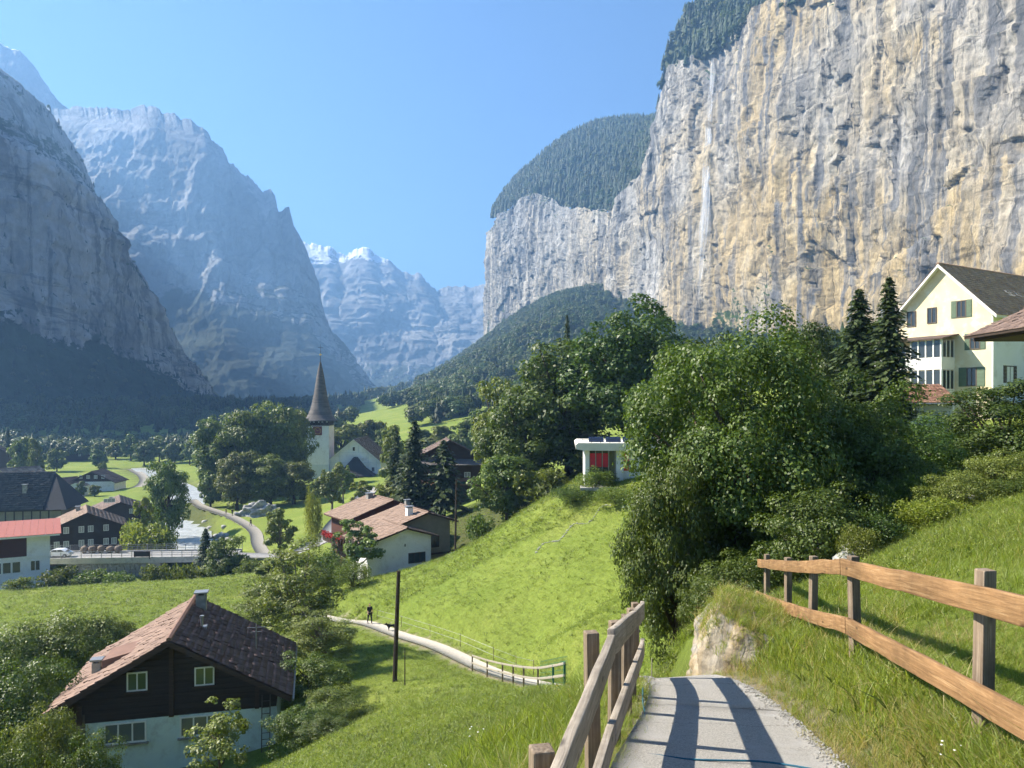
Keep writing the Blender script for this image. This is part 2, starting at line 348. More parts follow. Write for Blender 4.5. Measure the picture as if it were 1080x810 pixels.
# ---- ground materials
def ground_material():
    m, n, l = newmat('meadow')
    out = nd(n, 'ShaderNodeOutputMaterial'); b = nd(n, 'ShaderNodeBsdfPrincipled', ins={'Roughness': 0.85, 'Specular IOR Level': 0.12}); l.new(b.outputs[0], out.inputs[0])
    tc = nd(n, 'ShaderNodeTexCoord')
    def noise(s, d=6, r=0.6):
        t = nd(n, 'ShaderNodeTexNoise', ins={'Scale': s, 'Detail': d, 'Roughness': r}); l.new(tc.outputs['Object'], t.inputs[0]); return t
    a = noise(0.09, 8, 0.65); r1 = ramp(n, [(0.34, (0.15, 0.205, 0.03)), (0.52, (0.185, 0.235, 0.04)), (0.68, (0.24, 0.27, 0.06))]); l.new(a.outputs[0], r1.inputs[0])
    f = noise(3.2, 8, 0.75); r2 = ramp(n, [(0.3, (0.66, 0.66, 0.66)), (0.7, (1.2, 1.2, 1.2))]); l.new(f.outputs[0], r2.inputs[0])
    mu = nd(n, 'ShaderNodeMix', data_type='RGBA', blend_type='MULTIPLY', ins={0: 1.0}); l.new(r1.outputs[0], mu.inputs[6]); l.new(r2.outputs[0], mu.inputs[7])
    at = nd(n, 'ShaderNodeAttribute', attribute_name='bare')
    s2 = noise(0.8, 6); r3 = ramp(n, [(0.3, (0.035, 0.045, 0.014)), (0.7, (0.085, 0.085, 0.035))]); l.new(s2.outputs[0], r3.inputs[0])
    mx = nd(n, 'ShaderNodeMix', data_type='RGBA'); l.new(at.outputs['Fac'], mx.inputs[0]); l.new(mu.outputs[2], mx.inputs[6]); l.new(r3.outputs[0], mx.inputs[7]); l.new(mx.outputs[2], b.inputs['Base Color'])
    sa_ = nd(n, 'ShaderNodeAttribute', attribute_name='sand'); sn_ = noise(14.0, 6, 0.7); rs_ = ramp(n, [(0.3, (0.20, 0.165, 0.11)), (0.7, (0.40, 0.34, 0.25))]); l.new(sn_.outputs[0], rs_.inputs[0])
    mx2 = nd(n, 'ShaderNodeMix', data_type='RGBA'); l.new(sa_.outputs['Fac'], mx2.inputs[0]); l.new(mx.outputs[2], mx2.inputs[6]); l.new(rs_.outputs[0], mx2.inputs[7]); l.new(mx2.outputs[2], b.inputs['Base Color'])
    bn = noise(7.0, 8, 0.8); bp = nd(n, 'ShaderNodeBump', ins={'Strength': 0.9, 'Distance': 0.12}); l.new(bn.outputs[0], bp.inputs['Height']); l.new(bp.outputs[0], b.inputs['Normal'])
    return m

def rock_material(name, pale, ochre, grey, dark, veg, sc1=0.02, ochre_amt=0.5, streak=(0.05, 0.05, 0.004), bump=1.0, bdist=3.0, bscale=0.08, snow=False, fine=0.12):
    m, n, l = newmat(name)
    out = nd(n, 'ShaderNodeOutputMaterial'); b = nd(n, 'ShaderNodeBsdfPrincipled', ins={'Roughness': 0.9, 'Specular IOR Level': 0.15}); l.new(b.outputs[0], out.inputs[0])
    tc = nd(n, 'ShaderNodeTexCoord')
    def noise(s, d=8, r=0.62, stretch=None, dist=0.0):
        t = nd(n, 'ShaderNodeTexNoise', ins={'Scale': s, 'Detail': d, 'Roughness': r, 'Distortion': dist})
        if stretch:
            mp = nd(n, 'ShaderNodeMapping'); mp.inputs['Scale'].default_value = stretch; l.new(tc.outputs['Object'], mp.inputs[0]); l.new(mp.outputs[0], t.inputs[0])
        else: l.new(tc.outputs['Object'], t.inputs[0])
        return t
    def mix(fac, a, bb, blend='MIX'):
        x = nd(n, 'ShaderNodeMix', data_type='RGBA', blend_type=blend)
        l.new(fac, x.inputs[0]) if not isinstance(fac, float) else setattr(x.inputs[0], 'default_value', fac)
        for sock, v in ((6, a), (7, bb)):
            if isinstance(v, tuple): x.inputs[sock].default_value = c4(v)
            else: l.new(v, x.inputs[sock])
        return x.outputs[2]
    # ochre and pale faces in broad blotches
    n1 = noise(sc1, 10, 0.68, (1, 1, 0.6)); r1 = ramp(n, [(0.5 - 0.2 * ochre_amt, 0.0), (0.66 - 0.2 * ochre_amt, 1.0)]); l.new(n1.outputs[0], r1.inputs[0])
    oa = nd(n, 'ShaderNodeAttribute', attribute_name='ochre'); om = nd(n, 'ShaderNodeMath', operation='MULTIPLY'); l.new(r1.outputs[0], om.inputs[0]); l.new(oa.outputs['Fac'], om.inputs[1])
    cur = mix(om.outputs[0], mix(oa.outputs['Fac'], tuple(sum(pale) / 3 * k for k in (.95, .95, .96)), pale), ochre)
    # grey water streaks running down the wall
    n2 = noise(1.0, 8, 0.6, streak, 0.6); r2 = ramp(n, [(0.46, 0.0), (0.56, 1.0)]); l.new(n2.outputs[0], r2.inputs[0])
    n2b = noise(sc1 * 0.55, 5, 0.6); r2b = ramp(n, [(0.34, 0.1), (0.52, 1.0)]); l.new(n2b.outputs[0], r2b.inputs[0])
    mm = nd(n, 'ShaderNodeMath', operation='MULTIPLY'); l.new(r2.outputs[0], mm.inputs[0]); l.new(r2b.outputs[0], mm.inputs[1])
    cur = mix(mm.outputs[0], cur, grey)
    n3 = noise(1.0, 8, 0.7, (streak[0] * 2.1, streak[1] * 2.1, streak[2] * 1.6), 0.4); r3 = ramp(n, [(0.53, 0.0), (0.61, 1.0)]); l.new(n3.outputs[0], r3.inputs[0])
    sa = nd(n, 'ShaderNodeAttribute', attribute_name='stain'); sm = nd(n, 'ShaderNodeMath', operation='MULTIPLY'); l.new(r3.outputs[0], sm.inputs[0]); l.new(sa.outputs['Fac'], sm.inputs[1])
    cur = mix(sm.outputs[0], cur, dark)
    # fine mottling
    n4 = noise(fine, 10, 0.75); r4 = ramp(n, [(0.3, (0.62, 0.62, 0.62)), (0.7, (1.25, 1.25, 1.25))]); l.new(n4.outputs[0], r4.inputs[0]); cur = mix(1.0, cur, r4.outputs[0], 'MULTIPLY')
    def joints(scale, stretch, rot, width, depth):
        wn_ = noise(scale * 1.3, 5, 0.6); vm = nd(n, 'ShaderNodeVectorMath', operation='SCALE'); vm.inputs['Scale'].default_value = 0.55 / scale; l.new(wn_.outputs['Color'], vm.inputs[0])
        va_ = nd(n, 'ShaderNodeVectorMath', operation='ADD'); l.new(tc.outputs['Object'], va_.inputs[0]); l.new(vm.outputs[0], va_.inputs[1])
        mp = nd(n, 'ShaderNodeMapping'); mp.inputs['Scale'].default_value = stretch; mp.inputs['Rotation'].default_value = rot; l.new(va_.outputs[0], mp.inputs[0])
        ve = nd(n, 'ShaderNodeTexVoronoi', feature='DISTANCE_TO_EDGE', ins={'Scale': scale}); l.new(mp.outputs[0], ve.inputs['Vector'])
        vf = nd(n, 'ShaderNodeTexVoronoi', feature='F1', ins={'Scale': scale}); l.new(mp.outputs[0], vf.inputs['Vector'])
        re_ = ramp(n, [(0.0, depth), (width, 1.0)]); l.new(ve.outputs['Distance'], re_.inputs[0]); return re_.outputs[0], vf.outputs['Color']
    e1_, p1_ = joints(fine * 0.55, (1, 1, 0.38), (math.radians(-24), 0, 0), 0.05, 0.6); e2_, p2_ = joints(fine * 1.9, (1, 1, 0.6), (math.radians(-30), 0, 0.3), 0.05, 0.76)
    pv = nd(n, 'ShaderNodeSeparateColor'); l.new(p1_, pv.inputs[0]); pr1 = ramp(n, [(0.0, 0.78), (1.0, 1.14)]); l.new(pv.outputs[0], pr1.inputs[0]); cur = mix(1.0, cur, pr1.outputs[0], 'MULTIPLY')
    jm = noise(fine * 0.12, 4, 0.6); jr = ramp(n, [(0.42, 0.1), (0.58, 1.0)]); l.new(jm.outputs[0], jr.inputs[0])
    cur = mix(jr.outputs[0], cur, mix(1.0, mix(1.0, cur, e1_, 'MULTIPLY'), e2_, 'MULTIPLY'))
    nb_ = noise(1.0, 6, 0.6, (fine * .16, fine * .05, fine * .55), 0.5); nb_.inputs[0].links[0].from_node.inputs['Rotation'].default_value = (math.radians(-26), 0, 0); rb_ = ramp(n, [(0.60, 1.0), (0.64, 0.5), (0.68, 1.0)]); l.new(nb_.outputs[0], rb_.inputs[0]); cur = mix(1.0, cur, rb_.outputs[0], 'MULTIPLY')
    va = nd(n, 'ShaderNodeAttribute', attribute_name='veg'); n5 = noise(fine * 1.5, 8, 0.7); ad = nd(n, 'ShaderNodeMath', operation='ADD'); l.new(va.outputs['Fac'], ad.inputs[0]); l.new(n5.outputs[0], ad.inputs[1])
    r5 = ramp(n, [(0.0, 0.0), (0.94, 0.0), (1.0, 1.0)]); r5.color_ramp.elements[1].position = 0.92
    l.new(ad.outputs[0], r5.inputs[0])
    n6 = noise(fine * 0.6, 6); r6 = ramp(n, [(0.35, veg), (0.65, tuple(v * 1.8 for v in veg))]); l.new(n6.outputs[0], r6.inputs[0])
    cur = mix(r5.outputs[0], cur, r6.outputs[0])
    if snow:
        na = nd(n, 'ShaderNodeAttribute', attribute_name='snow'); n7 = noise(fine * 0.5, 8, 0.7); a7 = nd(n, 'ShaderNodeMath', operation='ADD'); l.new(na.outputs['Fac'], a7.inputs[0]); l.new(n7.outputs[0], a7.inputs[1])
        r7 = ramp(n, [(0.96, 0.0), (1.0, 1.0)]); l.new(a7.outputs[0], r7.inputs[0]); cur = mix(r7.outputs[0], cur, (0.86, 0.88, 0.92))
    l.new(cur, b.inputs['Base Color'])
    nb = noise(bscale, 12, 0.72, (1, 1, 0.55)); bp = nd(n, 'ShaderNodeBump', ins={'Strength': bump, 'Distance': bdist})
    sp2 = nd(n, 'ShaderNodeSeparateColor'); l.new(p2_, sp2.inputs[0]); hm_ = nd(n, 'ShaderNodeMath', operation='MULTIPLY_ADD', ins={1: 0.22}); l.new(sp2.outputs[1], hm_.inputs[0]); l.new(nb.outputs[0], hm_.inputs[2])
    hm2 = nd(n, 'ShaderNodeMath', operation='MULTIPLY_ADD', ins={1: 0.30}); l.new(pv.outputs[2], hm2.inputs[0]); l.new(hm_.outputs[0], hm2.inputs[2]); hm3 = nd(n, 'ShaderNodeMath', operation='MULTIPLY_ADD', ins={1: 0.25}); l.new(e1_, hm3.inputs[0]); l.new(hm2.outputs[0], hm3.inputs[2]); l.new(hm3.outputs[0], bp.inputs['Height']); l.new(bp.outputs[0], b.inputs['Normal'])
    return m

M_meadow = ground_material()
M_rock_near = rock_material('limestone_warm', (0.46, 0.42, 0.345), (0.47, 0.365, 0.20), (0.175, 0.175, 0.178), (0.04, 0.038, 0.036), (0.03, 0.05, 0.012), 0.011, 0.75, (0.07, 0.07, 0.0035), 1.0, 4.0, 0.10, fine=0.12)
M_rock_far = rock_material('limestone_grey', (0.50, 0.475, 0.44), (0.44, 0.36, 0.24), (0.22, 0.22, 0.23), (0.07, 0.07, 0.07), (0.022, 0.038, 0.014), 0.008, 0.4, (0.03, 0.03, 0.003), 1.0, 6.0, 0.035, fine=0.05)
M_rock_alp = rock_material('alpine_rock', (0.34, 0.33, 0.32), (0.38, 0.33, 0.26), (0.2, 0.2, 0.21), (0.1, 0.1, 0.1), (0.030, 0.038, 0.026), 0.002, 0.4, (0.006, 0.006, 0.0012), 1.0, 24.0, 0.009, snow=True, fine=0.012)

# ---- the ground sheet
def grid_faces(nu, nv):
    i = np.arange(nu * nv).reshape(nv, nu); return np.stack([i[:-1, :-1].ravel(), i[:-1, 1:].ravel(), i[1:, 1:].ravel(), i[1:, :-1].ravel()], 1)
bare = sstep(0.75, 0.0, line_dist(PATH[:130], XX, YY) - 0.75) * 0.55
bare = np.maximum(bare, (1 - sstep(4.5, 9, line_dist(RIVER, XX, YY))) * 0.8)
bare = np.maximum(bare, sstep(0, 40, ZZ - 18 - 12 * fbm(XX / 60, YY / 60, 0, 2, 5)) * (YY > 380))
bare = np.maximum(bare, sstep(-380, -460, XX))
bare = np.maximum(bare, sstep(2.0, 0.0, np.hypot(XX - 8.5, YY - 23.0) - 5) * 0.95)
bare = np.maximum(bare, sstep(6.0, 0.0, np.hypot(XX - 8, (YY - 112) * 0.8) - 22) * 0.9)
sand = sstep(1.05, 0.75, line_dist(PATH, XX, YY) + 0.12 * fbm(XX * 2, YY * 2, 0, 3, 7)) * 1.0
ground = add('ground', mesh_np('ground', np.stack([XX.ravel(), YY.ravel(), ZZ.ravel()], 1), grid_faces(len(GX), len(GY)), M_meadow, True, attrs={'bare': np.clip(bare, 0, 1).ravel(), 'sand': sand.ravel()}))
tag(ground, kind='structure')

# ---- roads, paths, river
M_asphalt = surf('worn_asphalt', (0.60, 0.565, 0.51), (0.27, 0.255, 0.23), 75, 0.92, 0.8, 160, c3=(0.50, 0.48, 0.45), c3scale=1.4, detail=4)
def add_cracks(m, scale, width, dark):
    n, l = m.node_tree.nodes, m.node_tree.links; b = next(x for x in n if x.type == 'BSDF_PRINCIPLED'); src = b.inputs['Base Color'].links[0].from_socket
    tc = nd(n, 'ShaderNodeTexCoord'); t = nd(n, 'ShaderNodeTexNoise', ins={'Scale': 3.0, 'Detail': 6, 'Roughness': 0.7}); l.new(tc.outputs['Object'], t.inputs[0]); sc2 = nd(n, 'ShaderNodeVectorMath', operation='SCALE'); sc2.inputs['Scale'].default_value = 0.5; l.new(t.outputs['Color'], sc2.inputs[0])
    ad = nd(n, 'ShaderNodeVectorMath', operation='ADD'); l.new(tc.outputs['Object'], ad.inputs[0]); l.new(sc2.outputs[0], ad.inputs[1]); v = nd(n, 'ShaderNodeTexVoronoi', feature='DISTANCE_TO_EDGE', ins={'Scale': scale}); l.new(ad.outputs[0], v.inputs['Vector'])
    r = ramp(n, [(0.0, dark), (width, 1.0)]); l.new(v.outputs['Distance'], r.inputs[0]); x = nd(n, 'ShaderNodeMix', data_type='RGBA', blend_type='MULTIPLY', ins={0: 1.0}); l.new(src, x.inputs[6]); l.new(r.outputs[0], x.inputs[7]); l.new(x.outputs[2], b.inputs['Base Color'])
add_cracks(M_asphalt, 0.55, 0.006, 0.35)
M_road = surf('road_asphalt', (0.30, 0.29, 0.28), (0.22, 0.215, 0.21), 3, 0.9, 0.2, 30)
M_lane = surf('lane_gravel', (0.25, 0.232, 0.2), (0.19, 0.175, 0.15), 3, 0.95, 0.4, 20)
M_gravel = surf('pale_gravel_path', (0.46, 0.42, 0.36), (0.33, 0.30, 0.25), 6, 0.95, 0.6, 30)
def ribbon(line, width, dz, cross=2, thick=0.0):
    L = line; d = np.gradient(L[:, :2], axis=0); d /= np.linalg.norm(d, axis=1)[:, None] + 1e-9; nrm = np.stack([d[:, 1], -d[:, 0]], 1)
    w = np.broadcast_to(np.asarray(width, float), (len(L),)); s = np.linspace(-0.5, 0.5, cross + 1); V = []
    for k in s: V.append(np.stack([L[:, 0] + nrm[:, 0] * w * k, L[:, 1] + nrm[:, 1] * w * k, L[:, 2] + dz], 1))
    V = np.stack(V, 1); nr, nc = V.shape[:2]
    Fq = grid_faces(nc, nr)[:, ::-1]; V = V.reshape(-1, 3)
    if thick:
        n0 = len(V); V = np.vstack([V, V - [0, 0, thick]]); idx = np.arange(n0).reshape(nr, nc)
        rim = np.concatenate([idx[0, :], idx[1:, -1], idx[-1, -2::-1], idx[-2:0:-1, 0]])
        nx = np.roll(rim, -1); Fq = np.vstack([Fq, np.stack([rim, rim + n0, nx + n0, nx], 1)])
    return V, Fq
# near path: cast slabs with dark joints between them
footpath = tag(empty('footpath'), kind='structure')
fine = smooth_line(PATH[:80:4], 8)
wid = np.interp(fine[:, 1], [-6, 3, 5.5, 9.4, 12, 20], [1.75, 1.75, 1.68, 1.02, 1.0, 1.4])
cuts = [-6, -3.2, 0.2, 4.2, 7.6, 10.2, 11.4, 13.0, 15.0, 18.0]
for a, b in zip(cuts[:-1], cuts[1:]):
    ys = np.linspace(a + 0.004, b - 0.004, 12); seg = np.stack([np.interp(ys, fine[:, 1], fine[:, k]) for k in range(3)], 1)
    V, Fq = ribbon(seg, np.interp(ys, fine[:, 1], wid), 0.012, 8, 0.12)
    add('slab', mesh_np('slab', V, Fq, M_asphalt), footpath)
k = arc_at(PATH, 18.0)
V, Fq = ribbon(PATH[k:], 1.3, 0.07, 2, 0.3)
tag(add('footpath', mesh_np('lower_footpath', V, Fq, M_gravel)), kind='structure')
V, Fq = ribbon(ROAD[24:], 4.2, 0.06, 2, 0.3); tag(add('road', mesh_np('road', V, Fq, M_road)), kind='structure')
V, Fq = ribbon(LANE, 2.5, 0.06, 2, 0.3); tag(add('lane', mesh_np('lane', V, Fq, M_lane)), kind='structure')
V, Fq = ribbon(FARLANE, 3.6, 0.12, 2, 0.3); tag(add('lane', mesh_np('far_lane', V, Fq, M_lane)), kind='structure')

def water_material():
    m, n, l = newmat('glacial_water')
    out = nd(n, 'ShaderNodeOutputMaterial'); b = nd(n, 'ShaderNodeBsdfPrincipled', ins={'Roughness': 0.28, 'Specular IOR Level': 0.5}); l.new(b.outputs[0], out.inputs[0])
    tc = nd(n, 'ShaderNodeTexCoord'); t = nd(n, 'ShaderNodeTexNoise', ins={'Scale': 0.55, 'Detail': 8, 'Roughness': 0.7, 'Distortion': 0.7}); l.new(tc.outputs['Object'], t.inputs[0])
    r = ramp(n, [(0.35, (0.26, 0.28, 0.275)), (0.62, (0.56, 0.575, 0.57))]); l.new(t.outputs[0], r.inputs[0]); l.new(r.outputs[0], b.inputs['Base Color'])
    bp = nd(n, 'ShaderNodeBump', ins={'Strength': 0.8, 'Distance': 0.3}); t2 = nd(n, 'ShaderNodeTexNoise', ins={'Scale': 1.2, 'Detail': 6}); l.new(tc.outputs['Object'], t2.inputs[0]); l.new(t2.outputs[0], bp.inputs['Height']); l.new(bp.outputs[0], b.inputs['Normal'])
    return m
V, Fq = ribbon(RIVER, np.interp(np.arange(len(RIVER)), [0, 40, len(RIVER)], [12.5, 10.5, 8]), 0.0, 6)
tag(add('river', mesh_np('river', V, Fq, water_material(), True)), kind='structure')

# ------------------------------------------------------------------ cliffs and mountains
def resample(pts, n):
    p = np.array(pts, float); s = np.concatenate([[0], np.cumsum(np.linalg.norm(np.diff(p[:, :2], axis=0), axis=1))]); t = np.linspace(0, s[-1], n)
    return np.stack([np.interp(t, s, p[:, k]) for k in range(p.shape[1])], 1), t

def cliff(name, plan, nu, nv, amp, mat, seed, ochre, lean=0.10, vegk=1.0):
    """plan: rows (x, y, z_foot, z_top); outward side is to the right of the direction of travel"""
    Q, s = resample(plan, nu)
    for _ in range(6): Q[1:-1] = (Q[:-2] + 2 * Q[1:-1] + Q[2:]) / 4
    d = np.gradient(Q[:, :2], axis=0); d /= np.linalg.norm(d, axis=1)[:, None]; N = np.stack([d[:, 1], -d[:, 0]], 1)
    v = np.linspace(0, 1, nv)[:, None]
    Zb, Zt = Q[:, 2][None], Q[:, 3][None] + fbm(s / 45, 0, 0, 4, seed + 40)[None] * 9
    Z = Zb + (Zt - Zb) * v; S = np.broadcast_to(s[None], Z.shape)
    tilt = S * 0.35 + Z
    D = amp * (1.25 * fbm(S / 140, Z / 210, 0.3, 3, seed) + 0.42 * ridged(S / 62, Z / 260, 1.7, 4, seed + 5) + 0.24 * ridged((S + 0.5 * Z) / 44, tilt / 60, 0.5, 4, seed + 9) + 0.15 * fbm(S / 7, Z / 11, 0.1, 4, seed + 15))
    # broken ledges: step the wall back and forth along tilted bedding
    q = tilt / 38 + 0.8 * fbm(S / 60, Z / 60, 0, 3, seed + 20); st = q - np.floor(q)
    D += amp * 0.20 * (st - 0.5) * (0.4 + sstep(-0.1, 0.5, fbm(S / 90, Z / 90, 3, 2, seed + 22)))
    wu, wv = 0.45 * fbm(S / 30, Z / 40, 2.2, 3, seed + 60), 0.45 * fbm(S / 30, Z / 40, 5.2, 3, seed + 61)
    z0_ = np.zeros(Z.shape)
    for sx, sz, a in ((58, 120, 0.26), (23, 46, 0.13), (8.5, 15, 0.06)):
        ci, cj = np.floor(S / sx + wu * 1.3 + 0.18 * Z / sx), np.floor(tilt / sz + wv * 1.3); D += amp * a * _h(ci, cj, z0_ + sx, seed + 70)
    D += amp * 0.07 * fbm(S / 3.2, Z / 4.5, 0.7, 3, seed + 66)
    crack = sstep(0.76, 0.95, ridged((S + 0.55 * Z) / 75, (Z - 0.35 * S) / 130, 0.9, 3, seed + 80)) + 0.7 * sstep(0.86, 0.98, ridged((S - 0.2 * Z) / 38, Z / 150, 3.9, 2, seed + 82))
    D -= amp * 0.26 * crack
    D -= (Z - Zb) * lean
    X = Q[:, 0][None] + N[:, 0][None] * D; Y = Q[:, 1][None] + N[:, 1][None] * D
    # the top turns over into the slope behind
    Dz = np.gradient(D, axis=0) / np.gradient(Z, axis=0)
    shelf = sstep(0.15, 1.1, -Dz) ; veg = vegk * (0.45 * shelf + 0.5 * sstep(0.15, 0.42, fbm(S / 34, Z / 48, 12, 3, seed + 35)) * (1 - sstep(.18, .45, v + 0 * S)) * sstep(300, 700, s[-1] - s[None] + 0 * Z) + 0.35 * sstep(0.75, 1.0, v) * sstep(0, .4, fbm(S / 40, Z / 40, 9, 3, seed + 33)))
    stain = 0.6 * crack + sstep(-0.25, 0.25, fbm(S / 130, Z / 260, 4, 3, seed + 50)) * np.clip(0.55 + 1.2 * sstep(-.2, .8, Dz), 0, 1)
    och = np.broadcast_to(np.interp(s / s[-1], np.linspace(0, 1, len(ochre)), ochre)[None], Z.shape) * (0.25 + 0.75 * sstep(-0.35, 0.25, fbm(S / 110, Z / 140, 7, 3, seed + 90) + 0.35 * (0.62 - v)))
    V = np.stack([X, Y, Z], -1).reshape(-1, 3)
    return V, grid_faces(nu, nv)[:, ::-1], dict(veg=veg.ravel(), stain=stain.ravel(), ochre=och.ravel()), (X, Y, Z)

NEAR_PLAN = [(20,1950,150,415),(-50,1720,120,398),(-64,1630,115,372),(-44,1558,120,392),(18,1480,130,416),(80,1380,140,368),(118,1280,150,330),(148,1180,150,300),(172,1085,90,330),(180,1035,60,408),(184,1000,45,436),(205,925,40,432),(233,860,30,425),(275,720,20,415),(303,600,15,420),(322,480,10,430),(318,330,5,440),(300,180,5,440)]
FAR_PLAN = NEAR_PLAN
V, Fq, A, NC = cliff('cliff', NEAR_PLAN, 900, 400, 13.0, M_rock_near, 3, [0.15, 0.2, 0.25, 0.3, 0.35, 0.55, 0.9, 1, 1, 1, 1], 0.05, 0.9)
tag(add('cliff', mesh_np('cliff', V, Fq, M_rock_near, False, attrs=A)), kind='structure')

def mountain(name, sil, Yr, Yb, pyb, shift, nu, nv, amp, mat, seed, prof, wl, snow=None, vegz=None, jag=0.15, back=0.6, och=0.5, jz=12.0, lowveg=None):
    """surface rising from a foot line to a crest line whose outline is given as photo rows, then falling away behind"""
    sil = np.array(sil, float); px = np.linspace(sil[0, 0], sil[-1, 0], nu); py = np.interp(px, sil[:, 0], sil[:, 1])
    yr = np.interp(px, *Yr); yb = np.interp(px, *Yb); sh = np.interp(px, *shift) if isinstance(shift, tuple) else shift
    R = np.stack([(px - CX) / F * yr, yr, (HY - py) / F * yr], 1); B = np.stack([(px + sh - CX) / F * yb, yb, (HY - np.interp(px, *pyb)) / F * yb], 1)
    vv = np.linspace(0, 1 + back * 0.35, nv)[:, None]
    h = np.interp(vv, [p[0] for p in prof] + [2.0], [p[1] for p in prof] + [2.6]); zz = np.where(vv <= 1, vv, 1 - (vv - 1) * 1.1)
    X = B[:, 0] + (R[:, 0] - B[:, 0]) * h; Y = B[:, 1] + (R[:, 1] - B[:, 1]) * h; Z = B[:, 2] + (R[:, 2] - B[:, 2]) * zz
    T = R - B; C = np.gradient(R, axis=0); Nn = np.cross(C, T); Nn /= np.linalg.norm(Nn, axis=1)[:, None]
    if Nn[:, 1].mean() > 0: Nn = -Nn
    a = X / wl; b = Y / wl; c = Z / wl
    D = amp * (0.9 * ridged(a * .8, b * .8, c * .35, 5, seed) + 0.7 * fbm(a * .5, b * .5, c * .5, 3, seed + 4) + 0.34 * ridged(a * 3.2, b * 3.2, c * 2.2, 4, seed + 8) + 0.16 * ridged(a * 11, b * 11, c * 6, 4, seed + 9))
    strat = c * 5.0 + a * 0.9 + fbm(a * 2, b * 2, c * 2, 2, seed + 12) * 0.7; D += amp * 0.09 * ((strat - np.floor(strat)) - .5)
    fade = np.clip(1 - sstep(0.66, 0.97, np.minimum(vv, 1)) * (1 - jag), 0, 1); D = D * fade * sstep(0.0, 0.12, vv)
    X = X + Nn[:, 0] * D; Y = Y + Nn[:, 1] * D; Z = Z + Nn[:, 2] * D * 0.25
    Zj = (0.6 * fbm(px / 7, 0.5, 0, 5, seed + 30, 0.7) + 0.5 * ridged(px / 16, 0.2, 0, 4, seed + 31) - 0.2) * jz; Z = Z + Zj[None] * sstep(0.90, 1.0, vv)
    gx, gy = np.gradient(Z, axis=1), np.gradient(Z, axis=0)
    e1 = np.stack([np.gradient(X, axis=1), np.gradient(Y, axis=1), gx], -1); e2 = np.stack([np.gradient(X, axis=0), np.gradient(Y, axis=0), gy], -1)
    nn = np.cross(e1, e2); nz = np.abs(nn[..., 2]) / (np.linalg.norm(nn, axis=-1) + 1e-9)
    veg = np.zeros_like(Z)
    if vegz: veg = 0.60 * sstep(0.36, 0.75, nz) * (1 - sstep(vegz[0], vegz[1], Z))
    if lowveg:
        fr = vv + 0.10 * fbm(a * 2.5, b * 2.5, c * 2.5, 4, seed + 50); veg = np.maximum(veg, 0.66 * (1 - sstep(lowveg[0] - .05, lowveg[0] + .05, fr)))
        if len(lowveg) > 1: veg = np.maximum(veg, 0.46 * sstep(lowveg[1], lowveg[1] + .05, fr) * (1 - sstep(lowveg[2], lowveg[2] + .06, fr)))
    sn = np.zeros_like(Z)
    if snow: sn = 0.62 * sstep(snow[2], snow[3], nz) * sstep(snow[0], snow[1], Z)
    A = dict(veg=veg.ravel(), snow=sn.ravel(), stain=np.full(Z.size, 0.6), ochre=np.full(Z.size, och))
    o = add(name, mesh_np(name, np.stack([X, Y, Z], -1).reshape(-1, 3), grid_faces(nu, nv), mat, False, attrs=A))
    tag(o, kind='structure'); return X, Y, Z

# dark wall on the near left, its crest falling towards the valley
LS = [(-420,-260),(-300,-150),(-100,10),(0,68),(28,90),(52,112),(72,140),(88,165),(102,205),(120,240),(133,262),(146,292),(158,330),(172,358),(190,382),(205,402),(222,425),(245,452),(275,466)]
LW = mountain('mountain_wall', LS, ([-420,-300,0,100,155,215,275],[560,640,960,1130,1260,1400,1500]), ([-420,0,155,275],[470,870,1170,1440]), ([-420,275],[462,446]), ([-420,0,155,275],[150,150,110,60]),
    420, 260, 26, M_rock_far, 61, [(0,0),(0.10,0.22),(0.22,0.42),(0.30,0.5),(0.72,0.66),(0.80,0.80),(1.0,1.0)], 130, vegz=(250, 420), jag=0.25, och=0.0, jz=7, lowveg=(0.27, 0.70, 0.84))
# the great buttress behind it
MS = [(20,118),(60,113),(71,113.7),(113,112),(136,113.7),(148,110),(159,108),(170,116.5),(190,123),(210,130.7),(218.6,141),(221.4,149.4),(234,154),(237.3,167.6),(250,176),(267,190),(275.3,200.5),(284,200),(290.7,207),(292.9,221.5),(299,220),(305.4,217),(311,238.6),(318,252.8),(326.4,275.5),(335,298),(343.5,340),(363,360.6),(377.5,389),(396,412),(409,428.7),(425,440)]
mountain('mountain', MS, ([20,160,308,425],[2300,2300,2150,2000]), ([20,200,425],[1600,1640,1850]), ([20,425],[440,437]), ([20,200,425],[60,60,15]),
    420, 280, 54, M_rock_alp, 83, [(0,0),(0.12,0.22),(0.25,0.40),(0.45,0.55),(0.55,0.66),(0.88,0.86),(1.0,1.0)], 330, vegz=(200, 560), jag=0.2, och=0.1, jz=24, lowveg=(0.36,))
# a higher crest peeping out over the left wall
PS = [(-60,60),(0,44),(8,46),(22,52),(40,76),(55,98),(72,112),(90,125),(120,150)]
mountain('mountain', PS, ([-60,120],[2420,2420]), ([-60,120],[2150,2150]), ([-60,120],[330,330]), 10, 120, 90, 60, M_rock_alp, 97, [(0,0),(0.5,0.4),(1.0,1.0)], 420, snow=(960, 1150, .3, .7), jag=0.3, och=0.3, jz=24)
